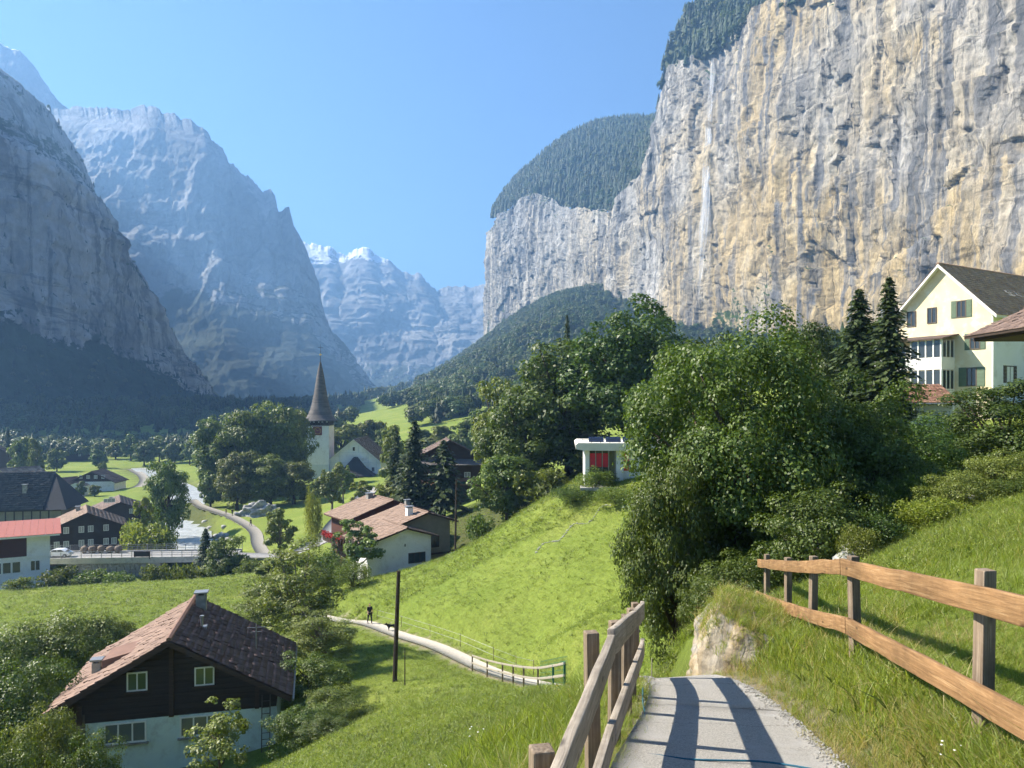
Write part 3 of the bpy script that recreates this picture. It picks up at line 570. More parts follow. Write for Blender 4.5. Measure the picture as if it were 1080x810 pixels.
# snow-capped range closing the valley
SS = [(250,262),(300,258),(318,253),(332,256),(345,258),(356,267),(366,268),(374,263),(386,262),(395,270),(410,275),(424,284),(440,290),(452,302),(460,306),(474,304),(490,303),(500,306),(513,300),(540,305),(600,320)]
mountain('snow_mountain', SS, ([250,600],[3900,3900]), ([250,600],[2800,2800]), ([250,600],[436,428]), ([250,600],[20,-10]),
    360, 240, 110, M_rock_alp, 131, [(0,0),(0.2,0.28),(0.5,0.58),(0.8,0.82),(1.0,1.0)], 420, snow=(560, 800, .36, .7), vegz=(110, 300), jag=0.3, och=0.3, jz=40)

# wooded slopes above the cliffs
def plateau(name, C, x0, x1, y0, y1, nx, ny, mat):
    C = np.array(C, float); w = rbf_fit(C); x, y = np.meshgrid(np.linspace(x0, x1, nx), np.linspace(y0, y1, ny)); z = rbf_eval(C, w, x, y) + fbm(x / 70, y / 70, 0, 4, 8) * 14
    return x, y, z, (C, w)
TOPC = [tuple(P(*q)) for q in ((693,112,985),(697,78,1000),(706,46,1010),(722,20,1020),(742,0,1030),(770,-40,1040),(840,-60,1000))] + \
       [(225,925,421),(255,860,414),(300,720,405),(330,600,410),(350,480,420),(204,1000,424),(222,1075,434),(360,860,520),(420,720,520),(420,480,520),(330,1000,590),(340,1180,600),(285,1190,560)]
TOPC += [tuple(P(*q)) for q in ((512,232,1700),(540,196,1760),(560,180,1780),(580,161,1800),(605,146,1800),(625,136,1800),(655,130,1780),(690,128,1700),(720,125,1650))] + \
        [(-36,1580,386),(28,1500,408),(92,1400,362),(132,1300,326),(164,1195,300),(190,1100,326),(196,1045,400),(0,1960,400),(200,2100,600),(400,1900,640),(430,1400,640)]
tx, ty, tz, TP = plateau('hill', TOPC, -60, 440, 470, 2100, 110, 260, None)
def inside_plan(plan, x, y, off):
    """behind the rim line of a cliff plan (to the left of travel), at least off metres back"""
    L = np.array(plan, float); best = np.full(np.shape(x), 1e9); side = np.zeros(np.shape(x))
    for a, b in zip(L[:-1], L[1:]):
        d = b[:2] - a[:2]; t = np.clip(((x - a[0]) * d[0] + (y - a[1]) * d[1]) / (d @ d), 0, 1); qx, qy = x - a[0] - t * d[0], y - a[1] - t * d[1]; q = np.hypot(qx, qy)
        k = q < best; best = np.where(k, q, best); side = np.where(k, d[0] * qy - d[1] * qx, side)
    return (side > 0) & (best > off), best
M_forest_floor = surf('forest_floor', (0.03, 0.042, 0.014), (0.05, 0.06, 0.022), 0.05, 0.95)
def hill_mesh(name, x, y, z, plan, off):
    keep, _ = inside_plan(plan, x, y, off); Fq = grid_faces(x.shape[1], x.shape[0]); kk = keep.ravel(); Fq = Fq[kk[Fq].all(1)]
    tag(add(name, mesh_np(name, np.stack([x, y, z], -1).reshape(-1, 3), Fq, M_forest_floor, True)), kind='structure')
hill_mesh('hill', tx, ty, tz, NEAR_PLAN, 17)
# ------------------------------------------------------------------ plants
M_bark = surf('bark', (0.10, 0.075, 0.05), (0.05, 0.04, 0.03), 9, 0.95, 0.6, 30, (1, 1, 0.25))
M_bark_pale = surf('pale_bark', (0.22, 0.19, 0.15), (0.12, 0.10, 0.08), 9, 0.95, 0.5, 30, (1, 1, 0.3))
L_maple = leafmat('maple_leaves', (0.038, 0.072, 0.011), (0.118, 0.166, 0.026), 0.25)
L_dark = leafmat('dark_leaves', (0.032, 0.058, 0.010), (0.098, 0.14, 0.024), 0.25)
L_mid = leafmat('village_leaves', (0.064, 0.092, 0.016), (0.160, 0.194, 0.041), 0.27, 0.2, 0.025)
L_light = leafmat('light_leaves', (0.096, 0.128, 0.027), (0.207, 0.250, 0.068), 0.27)
L_yellow = leafmat('yellow_leaves', (0.13, 0.16, 0.022), (0.28, 0.28, 0.045), 0.35)
L_shrub = leafmat('shrub_leaves', (0.069, 0.097, 0.016), (0.185, 0.224, 0.045), 0.27, 0.2, 0.025)
L_spruce = leafmat('spruce_needles', (0.023, 0.041, 0.013), (0.074, 0.107, 0.027), 0.18, 0.15, 0.015, 0.6)
L_wood = leafmat('far_spruce_needles', (0.010, 0.022, 0.008), (0.038, 0.060, 0.017), 0.08, 0.35, 0.03, 0.7)
L_forest = leafmat('forest_leaves', (0.037, 0.061, 0.014), (0.090, 0.122, 0.029), 0.2, 0.3, 0.03)
L_grass = leafmat('grass_blades', (0.130, 0.172, 0.024), (0.275, 0.318, 0.066), 0.42, 0.12, 0.012, 0.45)
L_dry = leafmat('dry_grass', (0.30, 0.25, 0.10), (0.45, 0.37, 0.17), 0.35, 0.1, 0.01)
M_red_bloom = surf('red_flowers', (0.55, 0.03, 0.03), (0.35, 0.015, 0.02), 5, 0.7)

def unit(v): return v / (np.linalg.norm(v, axis=-1, keepdims=True) + 1e-9)
def leaf_quads(C, N, size, rng, aspect=0.5, droop=0.25):
    """one folded four-cornered leaf per centre"""
    n = len(C); N = unit(N); r = unit(rng.normal(size=(n, 3))); T = unit(np.cross(N, r)); B = np.cross(N, T); s = np.asarray(size).reshape(-1, 1) * np.ones((n, 1))
    base = C - T * s * 0.5; tip = C + T * s * 0.5 - N * s * droop * 0.5; l = C + B * s * aspect * 0.5 + N * s * 0.08; q = C - B * s * aspect * 0.5 + N * s * 0.08
    V = np.stack([base, l, tip, q], 1).reshape(-1, 3); i = np.arange(n)[:, None] * 4 + np.arange(4); return V, i

def limb_mesh(segs, mat, name='trunk'):
    m = MB()
    for pts, rad, k in segs: m.tube(pts, rad, k)
    return m.mesh(name, mat, True)

def broadleaf(seed, H, R, trunk, nclump, nleaf, leaf, mat, bark=None, cr=0.30, low=0.0, top=1.0, open_=0.0, uneven=0.28, tr=None):
    """tapered trunk with limbs and a crown of leaf clumps; low<0 lets the crown sweep towards the ground"""
    rng = np.random.default_rng(seed); bark = bark or M_bark
    ch = H - trunk; c0 = np.array([0, 0, trunk + ch * 0.5])
    d = unit(rng.normal(size=(nclump * 3, 3))); d = d[d[:, 2] > -0.85 + low][:nclump]; n = len(d)
    rr = rng.uniform(0.25, 1.0, n) ** 0.55
    out = 1 + uneven * fbm(d[:, 0] * 1.6 + seed, d[:, 1] * 1.6, d[:, 2] * 1.6, 3, seed) * 1.8
    flat = np.where(d[:, 2] > 0, top, 1.0)
    cen = c0 + d * (rr * out * 0.86)[:, None] * np.array([R, R, ch * 0.5]) * np.stack([flat * 0 + 1, flat * 0 + 1, flat], 1)
    rad = R * cr * rng.uniform(0.6, 1.25, n)
    k = rng.choice(n, nleaf, p=rad ** 2 / (rad ** 2).sum())
    dv = unit(rng.normal(size=(nleaf, 3)) + 0.55 * unit(cen[k] - c0) + np.array([0, 0, 0.25]))
    ru = rng.uniform(0.35, 1.0, nleaf) ** 0.5 * (1 + 0.25 * rng.normal(size=nleaf) * 0.5)
    C = cen[k] + dv * (rad[k] * ru)[:, None] * np.array([1.05, 1.05, 0.72])
    keep = C[:, 2] > 0.03 * H; C, dv, kk = C[keep], dv[keep], k[keep]
    Nn = dv * 0.95 + np.array([0, 0, 0.45]) + rng.normal(size=C.shape) * 0.38
    V, Fq = leaf_quads(C, Nn, leaf * rng.uniform(0.45, 1.0, len(C)) ** 0.8 * 1.45, rng, 0.62)
    tint = np.clip(0.5 + 0.28 * rng.normal(size=len(C)) + 0.25 * (rng.random(n)[kk] - 0.5), 0, 1)
    crown = mesh_np('crown', V, Fq, mat, False, np.repeat(tint, 4))
    tr = tr or 0.03 * H; segs = []; bend = rng.normal(size=2) * 0.03 * H
    tp = [(bend[0] * t * t, bend[1] * t * t, t * (trunk + ch * 0.62)) for t in np.linspace(0, 1, 7)]
    segs.append((tp, [tr * (1.25 if i == 0 else 1.0) * (1 - 0.13 * i) for i in range(7)], 8))
    for j in rng.choice(n, min(n, 16), replace=False):
        t0 = rng.uniform(0.35, 0.95); i0 = int(t0 * 6); p0 = np.array(tp[i0]); p1 = cen[j]; pm = (p0 + p1) / 2 + np.array([0, 0, -0.05 * R])
        segs.append(([p0, pm, p1], [tr * 0.42, tr * 0.26, tr * 0.08], 5))
    return limb_mesh(segs, bark), crown

def conifer(seed, H, R, nwh, nbr, nsp, mat, spray=0.5, start=0.06, ragged=0.25):
    rng = np.random.default_rng(seed); Cs, Ns, Ds, Ss = [], [], [], []
    for w in range(nwh):
        t = start + (1 - start) * (w + rng.uniform(-.3, .3)) / nwh; t = min(max(t, start), 0.985)
        Lw = R * (1 - t) ** 0.68 * (0.45 + 0.55 * min(1, (t - start) / 0.10 + 0.35))
        for b in range(nbr):
            a = rng.uniform(0, 2 * math.pi); L = max(0.05 * R, Lw * rng.uniform(1 - ragged * 1.6, 1 + ragged * 0.7)); z0 = t * H
            d = np.array([math.cos(a), math.sin(a), 0.0]); m = max(2, int(nsp * (0.35 + 0.65 * L / R)))
            for q in np.linspace(0.12, 1.0, m):
                dr = 0.20 * L * q + 0.20 * L * q * q - 0.12 * L * max(0, q - 0.7) / 0.3
                p = d * L * q + np.array([0, 0, z0 - dr]); side = np.array([-d[1], d[0], 0]) * rng.uniform(-1, 1) * L * 0.22 * (1.1 - q)
                Cs.append(p + side + rng.normal(size=3) * 0.02 * R); Ns.append(np.array([0, 0, 1.0]) + rng.normal(size=3) * 0.35 + d * 0.25); Ds.append(d * 0.8 + np.array([0, 0, -0.28]) + side * 0.5 / R + rng.normal(size=3) * 0.25); Ss.append(spray * (0.55 + 0.6 * L / R) * rng.uniform(0.7, 1.25))
    C, N, T, S = np.array(Cs), unit(np.array(Ns)), unit(np.array(Ds)), np.array(Ss)[:, None]
    B = unit(np.cross(N, T)); N = np.cross(T, B)
    V = np.stack([C - T * S * .5, C + B * S * .30 - N * S * .10, C + T * S * .62 - N * S * .12, C - B * S * .30 - N * S * .10], 1).reshape(-1, 3)
    Fq = np.arange(len(C))[:, None] * 4 + np.arange(4)
    tint = np.clip(0.45 + 0.28 * rng.normal(size=len(C)), 0, 1)
    crown = mesh_np('crown', V, Fq, mat, False, np.repeat(tint, 4))
    return limb_mesh([([(0, 0, 0), (0, 0, H * 0.5), (0, 0, H * 0.97)], [0.022 * H, 0.013 * H, 0.002 * H], 7)], M_bark), crown

def shrub(seed, H, R, nclump, nleaf, leaf, mat, nstem=6):
    rng = np.random.default_rng(seed); a = rng.uniform(0, 2 * math.pi, nclump); r = R * 0.8 * rng.random(nclump) ** 0.5
    z = H * (0.2 + 0.62 * rng.random(nclump)) * (1 - 0.45 * (r / R) ** 2); cen = np.stack([r * np.cos(a), r * np.sin(a), z], 1); rad = R * rng.uniform(0.2, 0.38, nclump)
    k = rng.choice(nclump, nleaf, p=rad ** 2 / (rad ** 2).sum()); dv = unit(rng.normal(size=(nleaf, 3)) + np.array([0, 0, 0.35]))
    C = cen[k] + dv * (rad[k] * rng.uniform(0.3, 1.1, nleaf) ** 0.5)[:, None]; C = C[C[:, 2] > 0.0]
    V, Fq = leaf_quads(C, unit(rng.normal(size=C.shape) * 0.6 + np.array([0, 0, 0.7])), leaf * rng.uniform(0.6, 1.35, len(C)), rng, 0.5)
    crown = mesh_np('crown', V, Fq, mat, False, np.repeat(np.clip(0.5 + 0.3 * rng.normal(size=len(C)), 0, 1), 4))
    segs = [([(0, 0, 0), cen[j] * np.array([.5, .5, .6]), cen[j]], [0.018 * H + .01, 0.012 * H, 0.004 * H], 5) for j in rng.choice(nclump, min(nstem, nclump), replace=False)]
    return limb_mesh(segs, M_bark, 'stems'), crown

# kinds of tree, each grown once and copied
KIND = {}
def kind(name, H, R, meshes): KIND[name] = (H, R, meshes)
kind('maple', 12, 5.2, broadleaf(1, 12, 5.2, 0.2, 170, 62000, 0.165, L_maple, cr=0.24, low=-0.2, uneven=0.2))
kind('maple_b', 11, 4.6, broadleaf(2, 11, 4.6, 0.2, 130, 44000, 0.165, L_maple, cr=0.26, low=-0.2))
kind('maple_c', 9, 4.2, broadleaf(41, 9, 4.2, 0.55, 130, 42000, 0.155, L_maple, cr=0.26, low=-0.1, uneven=0.24))
kind('garden', 8, 3.6, broadleaf(14, 8, 3.6, 0.3, 110, 24000, 0.15, L_dark, cr=0.25, low=-0.2))
kind('lime', 17, 7.5, broadleaf(3, 17, 7.5, 0.9, 150, 24000, 0.40, L_dark, cr=0.24, low=-0.2, uneven=0.26))
kind('lime_b', 16, 7.0, broadleaf(4, 16, 7.0, 0.8, 140, 22000, 0.40, L_dark, cr=0.25, low=-0.2, uneven=0.3))
kind('ash', 15, 5.0, broadleaf(5, 15, 5.0, 0.6, 110, 14000, 0.42, L_mid, cr=0.29, low=-0.2, uneven=0.26))
kind('ash_b', 14, 5.4, broadleaf(6, 14, 5.4, 0.5, 100, 14000, 0.42, L_mid, cr=0.29, low=-0.2, uneven=0.3))
kind('willow', 9, 2.6, broadleaf(7, 9, 2.6, 0.5, 110, 15000, 0.14, L_light, M_bark_pale, cr=0.24, low=-0.2, uneven=0.35))
kind('sapling', 3.6, 1.35, broadleaf(8, 3.6, 1.35, 0.8, 34, 2600, 0.13, L_light, M_bark, cr=0.28, uneven=0.4, tr=0.05))
kind('young', 7, 2.2, broadleaf(9, 7, 2.2, 1.2, 40, 3600, 0.30, L_light, M_bark_pale, cr=0.28, uneven=0.4))
kind('yellow_tree', 7, 2.0, broadleaf(10, 7, 2.0, 0.5, 40, 4500, 0.28, L_yellow, cr=0.26))
kind('spruce', 14, 3.1, conifer(11, 14, 3.1, 56, 17, 13, L_spruce, 0.50))
kind('spruce_b', 15, 2.9, conifer(12, 15, 2.9, 58, 16, 13, L_spruce, 0.50, ragged=0.32))
kind('pine', 13, 3.6, conifer(13, 13, 3.6, 30, 13, 11, L_spruce, 0.9, 0.16, 0.4))
kind('far_tree', 12, 4.6, broadleaf(15, 12, 4.6, 0.3, 60, 4200, 0.75, L_mid, cr=0.33, low=-0.2, uneven=0.3))
kind('far_tree_b', 11, 4.0, broadleaf(16, 11, 4.0, 0.3, 55, 4000, 0.75, L_mid, cr=0.34, low=-0.2, uneven=0.34))
kind('shrub', 2.2, 1.7, shrub(21, 2.2, 1.7, 40, 6500, 0.11, L_shrub))
kind('shrub_b', 2.0, 1.6, shrub(22, 2.0, 1.6, 36, 5200, 0.13, L_shrub))
kind('dark_shrub', 2.0, 1.8, shrub(23, 2.0, 1.8, 40, 7000, 0.10, L_dark))
kind('yellow_shrub', 1.8, 1.6, shrub(24, 1.8, 1.6, 36, 5000, 0.11, L_yellow))
kind('far_shrub', 3.0, 2.6, shrub(25, 3.0, 2.6, 30, 2200, 0.36, L_mid))
kind('far_yellow_shrub', 3.0, 3.0, shrub(26, 3.0, 3.0, 36, 3000, 0.36, L_yellow))
kind('cypress', 3.2, 0.85, conifer(27, 3.2, 0.85, 26, 9, 6, L_spruce, 0.24, 0.02, 0.12))
kind('hedge_plant', 2.2, 1.9, shrub(28, 2.2, 1.9, 44, 7000, 0.11, L_maple))

kind('thicket', 5, 3.2, broadleaf(31, 5, 3.2, 0.1, 110, 17000, 0.125, L_shrub, cr=0.22, low=-0.2, uneven=0.32))
kind('thicket_b', 5, 3.0, broadleaf(32, 5, 3.0, 0.1, 100, 16000, 0.125, L_maple, cr=0.23, low=-0.2, uneven=0.35))
prng = random.Random(5)
NAME_OF = dict(maple='maple_tree', maple_b='maple_tree', maple_c='maple_tree', garden='garden_tree', lime='lime_tree', lime_b='lime_tree', ash='ash_tree', ash_b='ash_tree', willow='willow_tree', sapling='sapling', young='young_tree', yellow_tree='young_tree', spruce='spruce_tree', spruce_b='spruce_tree', pine='pine_tree', far_tree='valley_tree', far_tree_b='valley_tree', shrub='shrub', shrub_b='shrub', dark_shrub='shrub', yellow_shrub='shrub', far_shrub='shrub', far_yellow_shrub='shrub', cypress='cypress', hedge_plant='shrub', thicket='shrub', thicket_b='shrub')
def plant(knd, px, pytop, Y, wpx, label, group=None, zoff=0.0, rz=None, base=None):
    """set a plant on the ground at depth Y under photo column px, as tall and wide as it shows"""
    H, R, (tm, cm) = KIND[knd]; x = (px - CX) / F * Y; z = (G(x, Y) if base is None else base) + zoff; h = (HY - pytop) / F * Y - z; h = max(h, 0.25 * H)
    sz = h / H; sx = (wpx / F * Y / 2) / R
    is_shrub = NAME_OF[knd] == 'shrub'
    t = empty(NAME_OF[knd], (x, Y, z - 0.05), prng.uniform(0, 6.28) if rz is None else rz, label, 'shrub' if is_shrub else 'tree', group); t.scale = (sx, sx, sz)
    add('stems' if is_shrub else 'trunk', tm, t); add('crown' if not is_shrub else 'foliage', cm, t)
    return t
# near right: the big maple by the path, the dark trees and garden shrubs beyond the fence
plant('maple', 775, 322, 25.0, 225, 'big leafy maple-like tree filling the middle beyond the bend of the path', rz=0.4)
plant('maple_c', 712, 458, 23.5, 112, 'low bushy tree hanging over the path end, in front of the big leafy tree', rz=2.0)
plant('maple_b', 880, 385, 26.5, 150, 'dark broad tree right of the big leafy tree, below the two spruces', rz=1.2)
plant('maple_b', 918, 420, 24.5, 120, 'dark leafy tree filling the gap right of the big tree, above the fence end', rz=5.1)
plant('maple_b', 955, 436, 28.0, 130, 'dark tree in front of the low orange roof, above the garden shrubs', rz=4.0)
plant('garden', 1066, 400, 30.0, 150, 'dense tree at the frame edge hiding the foot of the cream gabled house', rz=3.0)
plant('garden', 1010, 448, 33.0, 100, 'tree between the orange roof and the frame-edge tree', rz=1.0)
plant('spruce', 906, 302, 56, 92, 'left one of the two dark spruces beside the cream gabled house')
plant('spruce_b', 938, 290, 53, 84, 'right, taller one of the two dark spruces touching the cream gabled house')
plant('lime_b', 740, 352, 62, 120, 'dark tree seen through the top of the big leafy tree', rz=1.1)
plant('garden', 862, 340, 60, 90, 'tree just left of the two spruces, below the cliff foot', rz=2.5)
plant('thicket_b', 748, 592, 21.5, 66, 'leafy undergrowth at the foot of the big leafy tree above the rock')
plant('thicket_b', 778, 580, 20.5, 100, 'leafy undergrowth between the big tree and the fence end')
plant('thicket_b', 830, 560, 22.0, 110, 'leafy undergrowth right of the big tree behind the fence end')
plant('thicket_b', 860, 505, 20.5, 130, 'dark shrub in the deep shade behind the far end of the timber fence')
plant('dark_shrub', 918, 535, 20.0, 95, 'dark shrub behind the fence with pale stones at its left')
plant('hedge_plant', 955, 492, 22.5, 66, 'upright green shrub behind the yellow-leaved shrub on the bank')
plant('yellow_shrub', 985, 518, 20.0, 80, 'yellow-leaved shrub at the top edge of the right-hand grass bank')
plant('thicket', 1015, 505, 21.0, 85, 'loose green shrub right of the yellow-leaved one on the bank')
plant('thicket', 1062, 470, 21.5, 90, 'tall pale shrub at the frame edge on the grass bank')
plant('shrub', 905, 548, 18.5, 50, 'small shrub at the shady left end of the grass bank')
plant('dark_shrub', 1090, 500, 20.0, 90, 'dark shrub cut by the right frame edge on the bank')
# large dark trees behind the house with red blinds
LG = 'large trees behind the flat-roofed house'
plant('lime', 665, 320, 100, 150, 'huge dark tree rising just left of the big leafy maple-like tree', LG)
plant('lime_b', 600, 355, 108, 140, 'huge dark tree directly behind and left of the flat-roofed house', LG)
plant('lime_b', 555, 410, 104, 110, 'broad tree at the left end of the dark trees, above the meadow crest', LG)
plant('spruce', 598, 330, 150, 26, 'spruce tip poking out above the huge dark trees', None)
plant('ash', 530, 395, 118, 60, 'slim tree on the left flank of the dark tree group', LG)
plant('lime', 705, 385, 84, 90, 'dark tree between the flat-roofed house and the cliff', LG)
plant('ash_b', 535, 472, 96, 75, 'rounded tree standing on the meadow crest right of the thin pole', None)
plant('far_shrub', 566, 490, 92, 60, 'bush on the meadow crest under the dark trees', None)
plant('far_shrub', 508, 540, 90, 34, 'bush at the foot of the thin pole on the crest', None)
plant('dark_shrub', 608, 511, 74, 60, 'low spreading dark bush on the meadow below the flat-roofed house', None)
plant('shrub', 650, 512, 70, 60, 'bush against the terrace of the flat-roofed house')
plant('shrub_b', 630, 492, 75, 50, 'light bush below the red blinds')
plant('shrub', 676, 560, 46, 50, 'bush on the meadow at the left foot of the big leafy tree')
# village conifers and trees in the middle
plant('spruce', 437, 442, 128, 62, 'darkest tall spruce in the middle, left of the half-hidden barn')
plant('pine', 468, 462, 126, 60, 'spreading dark pine right in front of the half-hidden barn')
plant('spruce_b', 418, 452, 140, 40, 'spruce just right of the white church front')
plant('far_tree', 410, 500, 133, 34, 'small round tree behind the red-roofed cottage')
plant('young', 418, 448, 170, 36, 'thin light tree behind the middle spruces')
plant('young', 362, 487, 190, 22, 'small tree standing in front of the church porch')
plant('young', 350, 490, 175, 30, 'loose light tree beside the church lane')
plant('yellow_tree', 382, 500, 165, 24, 'small yellowish tree at the church porch')
plant('cypress', 352, 560, 96, 20, 'dark clipped cone-shaped evergreen beside the red geraniums')
plant('young', 375, 548, 88, 44, 'light tree at the corner of the white-walled cottage')
plant('shrub_b', 345, 580, 88, 60, 'yellow-green bush below the clipped cone evergreen')
plant('shrub', 372, 590, 80, 44, 'bush at the foot of the white-walled cottage')
plant('yellow_shrub', 330, 508, 140, 20, 'small yellow bush beside the church lane')
# around the church
CG = 'tall trees left of the church'
for k, (kn, x, t, y, w, lb) in enumerate([('ash', 232, 434, 228, 56, 'leftmost of the tall trees left of the church'), ('ash_b', 262, 424, 222, 60, 'tall broad tree second from the left beside the church'), ('ash', 290, 421, 226, 52, 'tallest tree left of the church tower'),
        ('ash_b', 308, 424, 236, 44, 'tree touching the church tower on its left'), ('ash_b', 250, 470, 205, 46, 'lower dark tree above the river lane'), ('ash', 285, 478, 205, 50, 'lower light tree above the pale rock face'), ('ash_b', 310, 482, 205, 44, 'tree below the church tower foot'),
        ('far_tree', 222, 490, 212, 26, 'small tree where the river lane meets the tall trees')]):
    plant(kn, x, t, y, w, lb, CG)
plant('far_tree', 345, 498, 215, 26, 'small tree at the foot of the church tower')
for k, (x, t, y, w, lb) in enumerate([(360, 440, 300, 44, 'tree behind the church roof'), (392, 436, 310, 36, 'tree behind the right end of the church roof'), (408, 446, 290, 26, 'dark tree right of the church gable'), (345, 446, 305, 30, 'tree between church tower and roof')]):
    plant('far_tree', x, t, y, w, lb, 'trees behind the church')
for k, (x, t, y, w, lb) in enumerate([(490, 440, 260, 40, 'tree on the slope left of the dark group'), (470, 448, 280, 40, 'tree under the upper green clearing'), (512, 432, 250, 36, 'tree at the left edge of the dark tree group, farther back'), (450, 452, 300, 34, 'tree above the middle spruces on the slope')]):
    plant('far_tree_b', x, t, y, w, lb, 'trees on the slope behind the village')
# riverside
plant('ash_b', 178, 478, 172, 44, 'tall grey-green tree standing beside the river')
plant('yellow_tree', 153, 512, 150, 22, 'slim bright green tree in front of the brown houses by the river')
plant('far_yellow_shrub', 150, 548, 146, 54, 'bright yellow-green bush on the river bank beyond the bridge', zoff=0.6)
plant('far_yellow_shrub', 172, 556, 150, 30, 'smaller yellow-green bush where the bank meets the water')
plant('spruce', 217, 556, 121, 40, 'dark conifer-shaped tree right of the bridge')
plant('ash', 240, 563, 119, 42, 'round dark tree beside the conifer-shaped one at the bridge end')
plant('young', 296, 535, 122, 34, 'slender light tree on the verge by the road junction')
plant('far_shrub', 190, 590, 116, 40, 'bush in front of the bridge parapet', zoff=-0.3)
plant('far_shrub', 165, 592, 113, 30, 'bush at the meadow edge below the bridge wall')
plant('far_shrub', 262, 588, 116, 34, 'bush below the road right of the bridge trees')
plant('far_shrub', 64, 596, 112, 44, 'dark bush in front of the white house with the red roof')
plant('far_shrub', 98, 600, 113, 44, 'dark bush left of the stone wall under the bridge')
plant('far_shrub', 128, 602, 111, 36, 'low bush in front of the stone wall under the bridge')
plant('far_shrub', 20, 608, 100, 30, 'low bush at the meadow edge below the white house')
plant('far_tree_b', 290, 600, 100, 40, 'grey-green bushy tree behind the willow-like trees')
# lower left slope: shrubs round the chalet
plant('willow', 318, 565, 55, 88, 'tall feathery light tree right of the brown chalet')
plant('willow', 286, 606, 60, 74, 'feathery light tree behind the chalet roof')
plant('willow', 342, 640, 50, 80, 'feathery tree at the edge of the meadow right of the chalet')
plant('thicket_b', 328, 686, 44, 84, 'big bush right of the chalet eave')
plant('thicket', 350, 725, 40, 80, 'bush on the meadow edge below the feathery trees')
plant('thicket_b', 318, 742, 37, 76, 'bush covering the right corner of the chalet wall')
plant('thicket_b', 345, 770, 35, 60, 'dark bush at the lower right of the chalet')
plant('sapling', 232, 737, 33.5, 72, 'small tree in front of the pale chalet wall')
plant('thicket', 20, 655, 50, 120, 'tall yellow-green shrub mass at the left frame edge')
plant('thicket', 75, 640, 53, 110, 'pale shrub behind the chalet at the left')
plant('thicket', 122, 648, 56, 60, 'shrub rising just behind the chalet roof slope')
plant('thicket_b', 10, 700, 38, 120, 'leafy shrub in the lower left corner')
plant('thicket', 50, 735, 34, 90, 'shrub in front of the chalet left corner')
plant('thicket_b', 92, 775, 32, 76, 'dark shrub at the foot of the pale chalet wall')
plant('thicket_b', 15, 770, 30, 90, 'lowest shrub in the lower left corner')
plant('thicket_b', 48, 690, 44, 80, 'shrub whose shadow falls on the chalet roof')
# far left valley
VG = 'trees along the valley floor'
for k, (kn, x, t, y, w, lb) in enumerate([('far_tree', 22, 453, 300, 24, 'light tree left of the far meadow'), ('far_tree_b', 38, 461, 290, 16, 'dark tree beside the light one left of the far meadow'), ('spruce', 8, 450, 340, 16, 'spruce at the left frame edge beyond the village'),
        ('far_tree', 60, 469, 345, 18, 'round tree at the far meadow corner'), ('far_tree_b', 104, 473, 360, 18, 'tree right of the farthest barn'), ('far_tree', 122, 461, 400, 20, 'tree behind the far meadow, left of the wooded strip'),
        ('far_tree_b', 138, 457, 390, 19, 'pale tree in the wooded strip left of the river bend'), ('far_tree', 152, 461, 372, 20, 'tree over the river bend'), ('far_tree_b', 168, 459, 380, 19, 'tree in the middle of the wooded strip'), ('far_tree', 184, 463, 370, 20, 'tree right of the river bend'),
        ('far_tree_b', 200, 461, 360, 19, 'tree at the right of the wooded strip'), ('far_tree', 212, 465, 330, 16, 'tree touching the tall church trees'), ('far_tree', 108, 483, 300, 8, 'small bush-like tree at the far lane'), ('far_tree_b', 84, 507, 250, 11, 'low tree left of the far chalet shed'), ('far_tree', 100, 509, 248, 11, 'low tree in front of the far chalet')]):
    plant(kn, x, t, y, w, lb, VG)
# the wooded masses: nobody can count these trees
def low_conifer(seed):
    rng = np.random.default_rng(seed); V, Fs = [], []; n = 9; H = 1.0
    for k, (z0, z1, r) in enumerate(((0.08, 0.5, 0.19), (0.3, 0.7, 0.15), (0.5, 0.87, 0.11), (0.7, 1.0, 0.07))):
        b = len(V)
        for j in range(n):
            a = 2 * math.pi * j / n + k * .4; rr = r * (0.65 + 0.6 * rng.random()); V.append((rr * math.cos(a), rr * math.sin(a), z0 + 0.05 * rng.normal()))
        V.append((0.01 * rng.normal(), 0.01 * rng.normal(), z1)); Fs += [(b + j, b + (j + 1) % n, b + n) for j in range(n)]
    return mesh_np('far_conifer', V, np.array(Fs), L_wood, False, np.clip(rng.normal(0.45, .25, len(V)), 0, 1))
def low_leaf(seed):
    rng = np.random.default_rng(seed); d = unit(rng.normal(size=(26, 3))); d[:, 2] = np.abs(d[:, 2]) * 1.0 - 0.15
    cen = np.array([0, 0, .48]) + d * np.array([.27, .27, .34]) * rng.uniform(.5, 1, (26, 1)); k = rng.integers(0, 26, 420); dv = unit(rng.normal(size=(420, 3)) + [0, 0, .3])
    V, Fq = leaf_quads(cen[k] + dv * .13, dv + [0, 0, .4], 0.085 * rng.uniform(.7, 1.4, 420), rng, .8)
    return mesh_np('far_leaf_tree', V, Fq, L_forest, False, np.repeat(np.clip(rng.normal(.5, .3, 420), 0, 1), 4))
FAR_KINDS = [low_conifer(1), low_conifer(2), low_conifer(3), low_leaf(4), low_leaf(5), low_leaf(6)]
rg = np.random.default_rng(77)
def wood(name, x, y, z, h, conif, label):
    n = len(x); idx = np.where(rg.random(n) < conif, rg.integers(0, 3, n), rg.integers(3, 6, n)); s = h * rg.uniform(0.42, 1.3, n)
    scatter(name, np.stack([x, y, z - 0.4], 1), rg.uniform(0, 6.28, n), np.stack([s * rg.uniform(.8, 1.25, n), s * rg.uniform(.8, 1.25, n), s], 1), FAR_KINDS, label, idx=idx)
